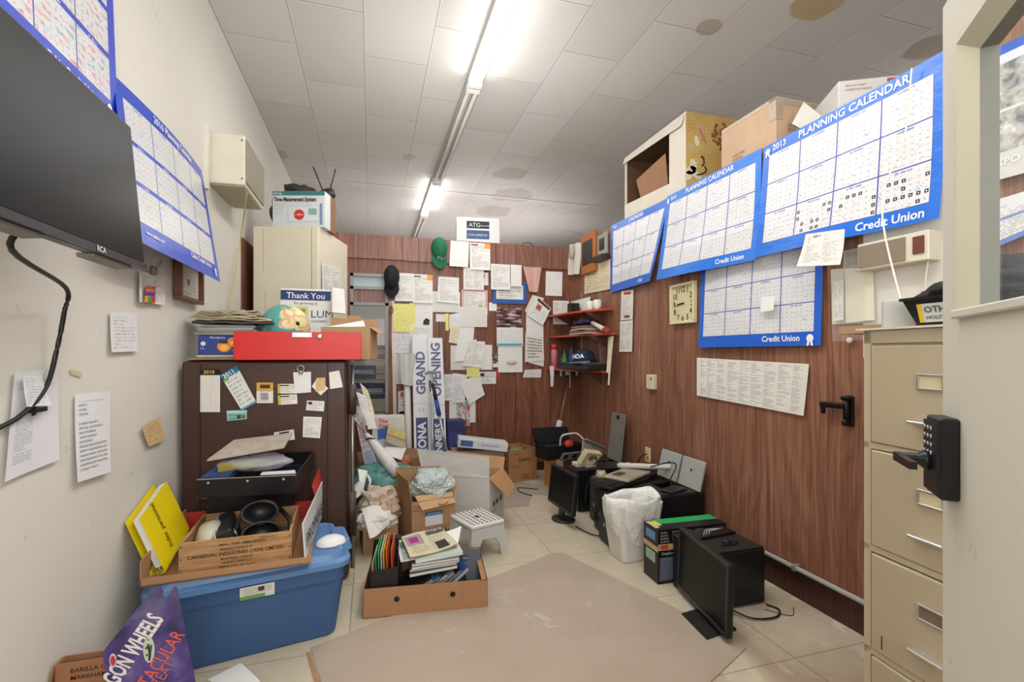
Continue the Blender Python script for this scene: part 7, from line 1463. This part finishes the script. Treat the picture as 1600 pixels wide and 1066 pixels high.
b = tape_box('large tan carton with shiny tape strips between the shelf carton and the white box', (2.19, 2.165, zt), 0, .30, .44, .255, board('#c3a58b', .6), [('HOLD FILE', .022, (-.001, .34, .04), (0, -1, 0), (0, 0, 1)), ('OTTAWA', .020, (-.001, .34, .015), (0, -1, 0), (0, 0, 1)), ('STK 2001', .02, (.08, -.001, .10), (1, 0, 0), (0, 0, 1)), ('QTY 30', .02, (.08, -.001, .075), (1, 0, 0), (0, 0, 1))])
g = G('packing_tape', .12, spec=.8); g.b.inputs['Alpha'].default_value = .55; g.bump(g.noise(g.coord(), 40, 3), .5, .006); tp_m = g.base('#d9c8ae')
m = MB(); m.b2(-.0025, .05, -.0025, .0, .13, .2575); m.b2(-.0025, .0, -.0025, .05, .13, .2575); m.b2(-.002, .302, -.0022, .0, .22, .2575); m.b2(-.0025, .02, 0, .43, .235, .2575); m.obj('tape', tp_m, b)
o = thing('mail_box', 'white mailing carton with a red label on top of the right wall', 'box', (2.30, 1.88, zt), R(-28))
m = MB(); w, d, h = .42, .30, .205; m.b2(0, w, 0, d, 0, h, 0, .003); m.b2(.22, .26, -.002, 0, .12, h - .01, 1); m.text('PRIORITY POST', .014, (.03, -.001, .17), (1, 0, 0), (0, 0, 1), 2, off=.001); m.text('EXPEDITED PARCEL', .014, (.03, -.001, .15), (1, 0, 0), (0, 0, 1), 2, off=.001); m.b2(.223, .257, -.003, -.002, .16, .17, 3); m.obj('shell', [plain('#d6d5d4', .55), plain('#c2492e', .5), plain('#9a4a5a', .5), plain('#3a2a26', .5)], o)
one(MB().poly([(0, -.065, .075), (0, 0, .0), (0, .07, .06), (0, .015, .165)], (.006, 0, 0)), 'white_flap', plain('#d3d1cc', .6), 'diamond shaped white cardboard corner left of the white mailing carton', 'cardboard', None, (2.25, 2.02, zt), R(48))
ab = thing('archive_box', 'white archive carton with black and blue labels on top of the back wall', 'box', (.89, 5.16, zt), R(-7)); w, d, h = .475, .22, .295
m = MB(); m.b2(0, w, 0, d, 0, h, 0, .004)
def aq(x0, z0, x1, z1, k, e=.0015): m.poly([(x0, -e, z1), (x1, -e, z1), (x1, -e, z0), (x0, -e, z0)], None, k)
aq(.11, .175, .36, .255, 1); aq(.11, .06, .36, .155, 2)
m.text('ATC', .062, (.135, -.0015, .192), (1, 0, 0), (0, 0, 1), 3, off=.001, bold=.005); m.text('Electronics', .026, (.245, -.0015, .20), (1, 0, 0), (0, 0, 1), 3, off=.001); m.text('COAL.HARBOUR', .036, (.125, -.0015, .092), (1, 0, 0), (0, 0, 1), 3, off=.001, sx=.78)
m.obj('shell', [plain('#d8d8d6', .5), plain('#1c1c20', .4), plain('#2c4e7c', .4), plain('#cdd2d8', .5)], ab)
one(MB().tube([(1.60, YB + .03, zt + .005), (1.63, YB + .02, zt + .03), (1.70, YB + .02, zt + .03), (1.74, YB + .05, zt + .006)], .004), 'bent_wire', plain('#4a3b32', .5, .4), 'thin dark wire loop lying on top of the back wall near the corner', 'wire')
# ================================================================ DOOR IN THE RIGHT FOREGROUND
dr_m = wall_paint('door_paint', '#d3d0c4', 'x')
door = bpy.data.objects.new('door_1', None); C.objects.link(door); door.location = (1.262, .776, 0); door.rotation_euler = (0, 0, math.atan2(-.737, -.676)); door['kind'] = 'structure'
T_, Hd, x0, x1, z0, z1 = .045, 2.095, .10, .66, 1.385, 1.955
m = MB(); m.b2(0, x0, 0, T_, .012, Hd, 0, .002); m.b2(x1, .80, 0, T_, .012, Hd); m.b2(x0, x1, 0, T_, .012, z0); m.b2(x0, x1, 0, T_, z1, Hd); struct(m.obj('door_leaf', dr_m, door))
m = MB(); e = .036; fm = plain('#b9b5a0', .5, var=.04)
def bevfr(m, k):
    O4 = [Vector((x0, -.006, z0)), Vector((x1, -.006, z0)), Vector((x1, -.006, z1)), Vector((x0, -.006, z1))]; I4 = [Vector((x0 + e, .02, z0 + e * .1)), Vector((x1 - e, .02, z0 + e * .1)), Vector((x1 - e, .02, z1 - e)), Vector((x0 + e, .02, z1 - e))]
    for i in range(4): j = (i + 1) % 4; m.poly([O4[i], O4[j], I4[j], I4[i]], None, k)
    return I4
I4 = bevfr(m, 0)
for i in range(4): j = (i + 1) % 4; m.poly([I4[i], I4[j], I4[j] + Vector((0, .03, 0)), I4[i] + Vector((0, .03, 0))], None, 1)
m.b2(x0 - .008, x1, -.014, .0, z0 - .012, z0 + .006, 2, .003)
struct(m.obj('door_molding', [fm, plain('#6f7068', .5), plain('#cfccc0', .4)], door))
g = G('door_glass', .02, spec=.5); g.b.inputs['Alpha'].default_value = .10; struct(MB().b2(x0 + e, x1 - e, .050, .053, z0 + .005, z1 - e).obj('glass_pane', g.base('#aab4bc'), door))
lkp = bpy.data.objects.new('keypad_lock', None); C.objects.link(lkp); lkp.parent = door; lkp['label'] = 'black keypad lock with lever handle'; lkp['kind'] = 'structure'
bm2 = plain('#17171b', .35)
m = MB(); m.poly([(.022, -.040, .995), (.102, -.040, .995), (.102, -.040, 1.150), (.022, -.040, 1.150)], (0, .04, 0)); m.b2(.018, .106, -.034, 0, .985, 1.160, 0, .004); m.obj('lock_case', bm2, door)
m = MB()
for i in range(3):
    for j in range(4): m.lathe([(.005, 0), (.005, .002), (.001, .003)], n=8, M=Matrix.Translation((.038 + i * .02, -.041, 1.135 - j * .018)) @ Matrix.Rotation(R(90), 4, 'X'))
m.obj('keypad_buttons', plain('#a7a9ad', .3, .5), door)
m = MB(); M = Matrix.Translation((.055, -.04, 1.062)) @ Matrix.Rotation(R(90), 4, 'X'); m.lathe([(.022, 0), (.020, .01), (.013, .018), (.012, .055), (.001, .056)], n=18, M=M); m.poly([(.035, -.085, 1.052), (.035, -.085, 1.072), (.145, -.082, 1.070), (.145, -.082, 1.054)], (0, -.014, 0)); m.obj('lever', plain('#232328', .3, .3), door)
bpy.data.objects.remove(lkp)
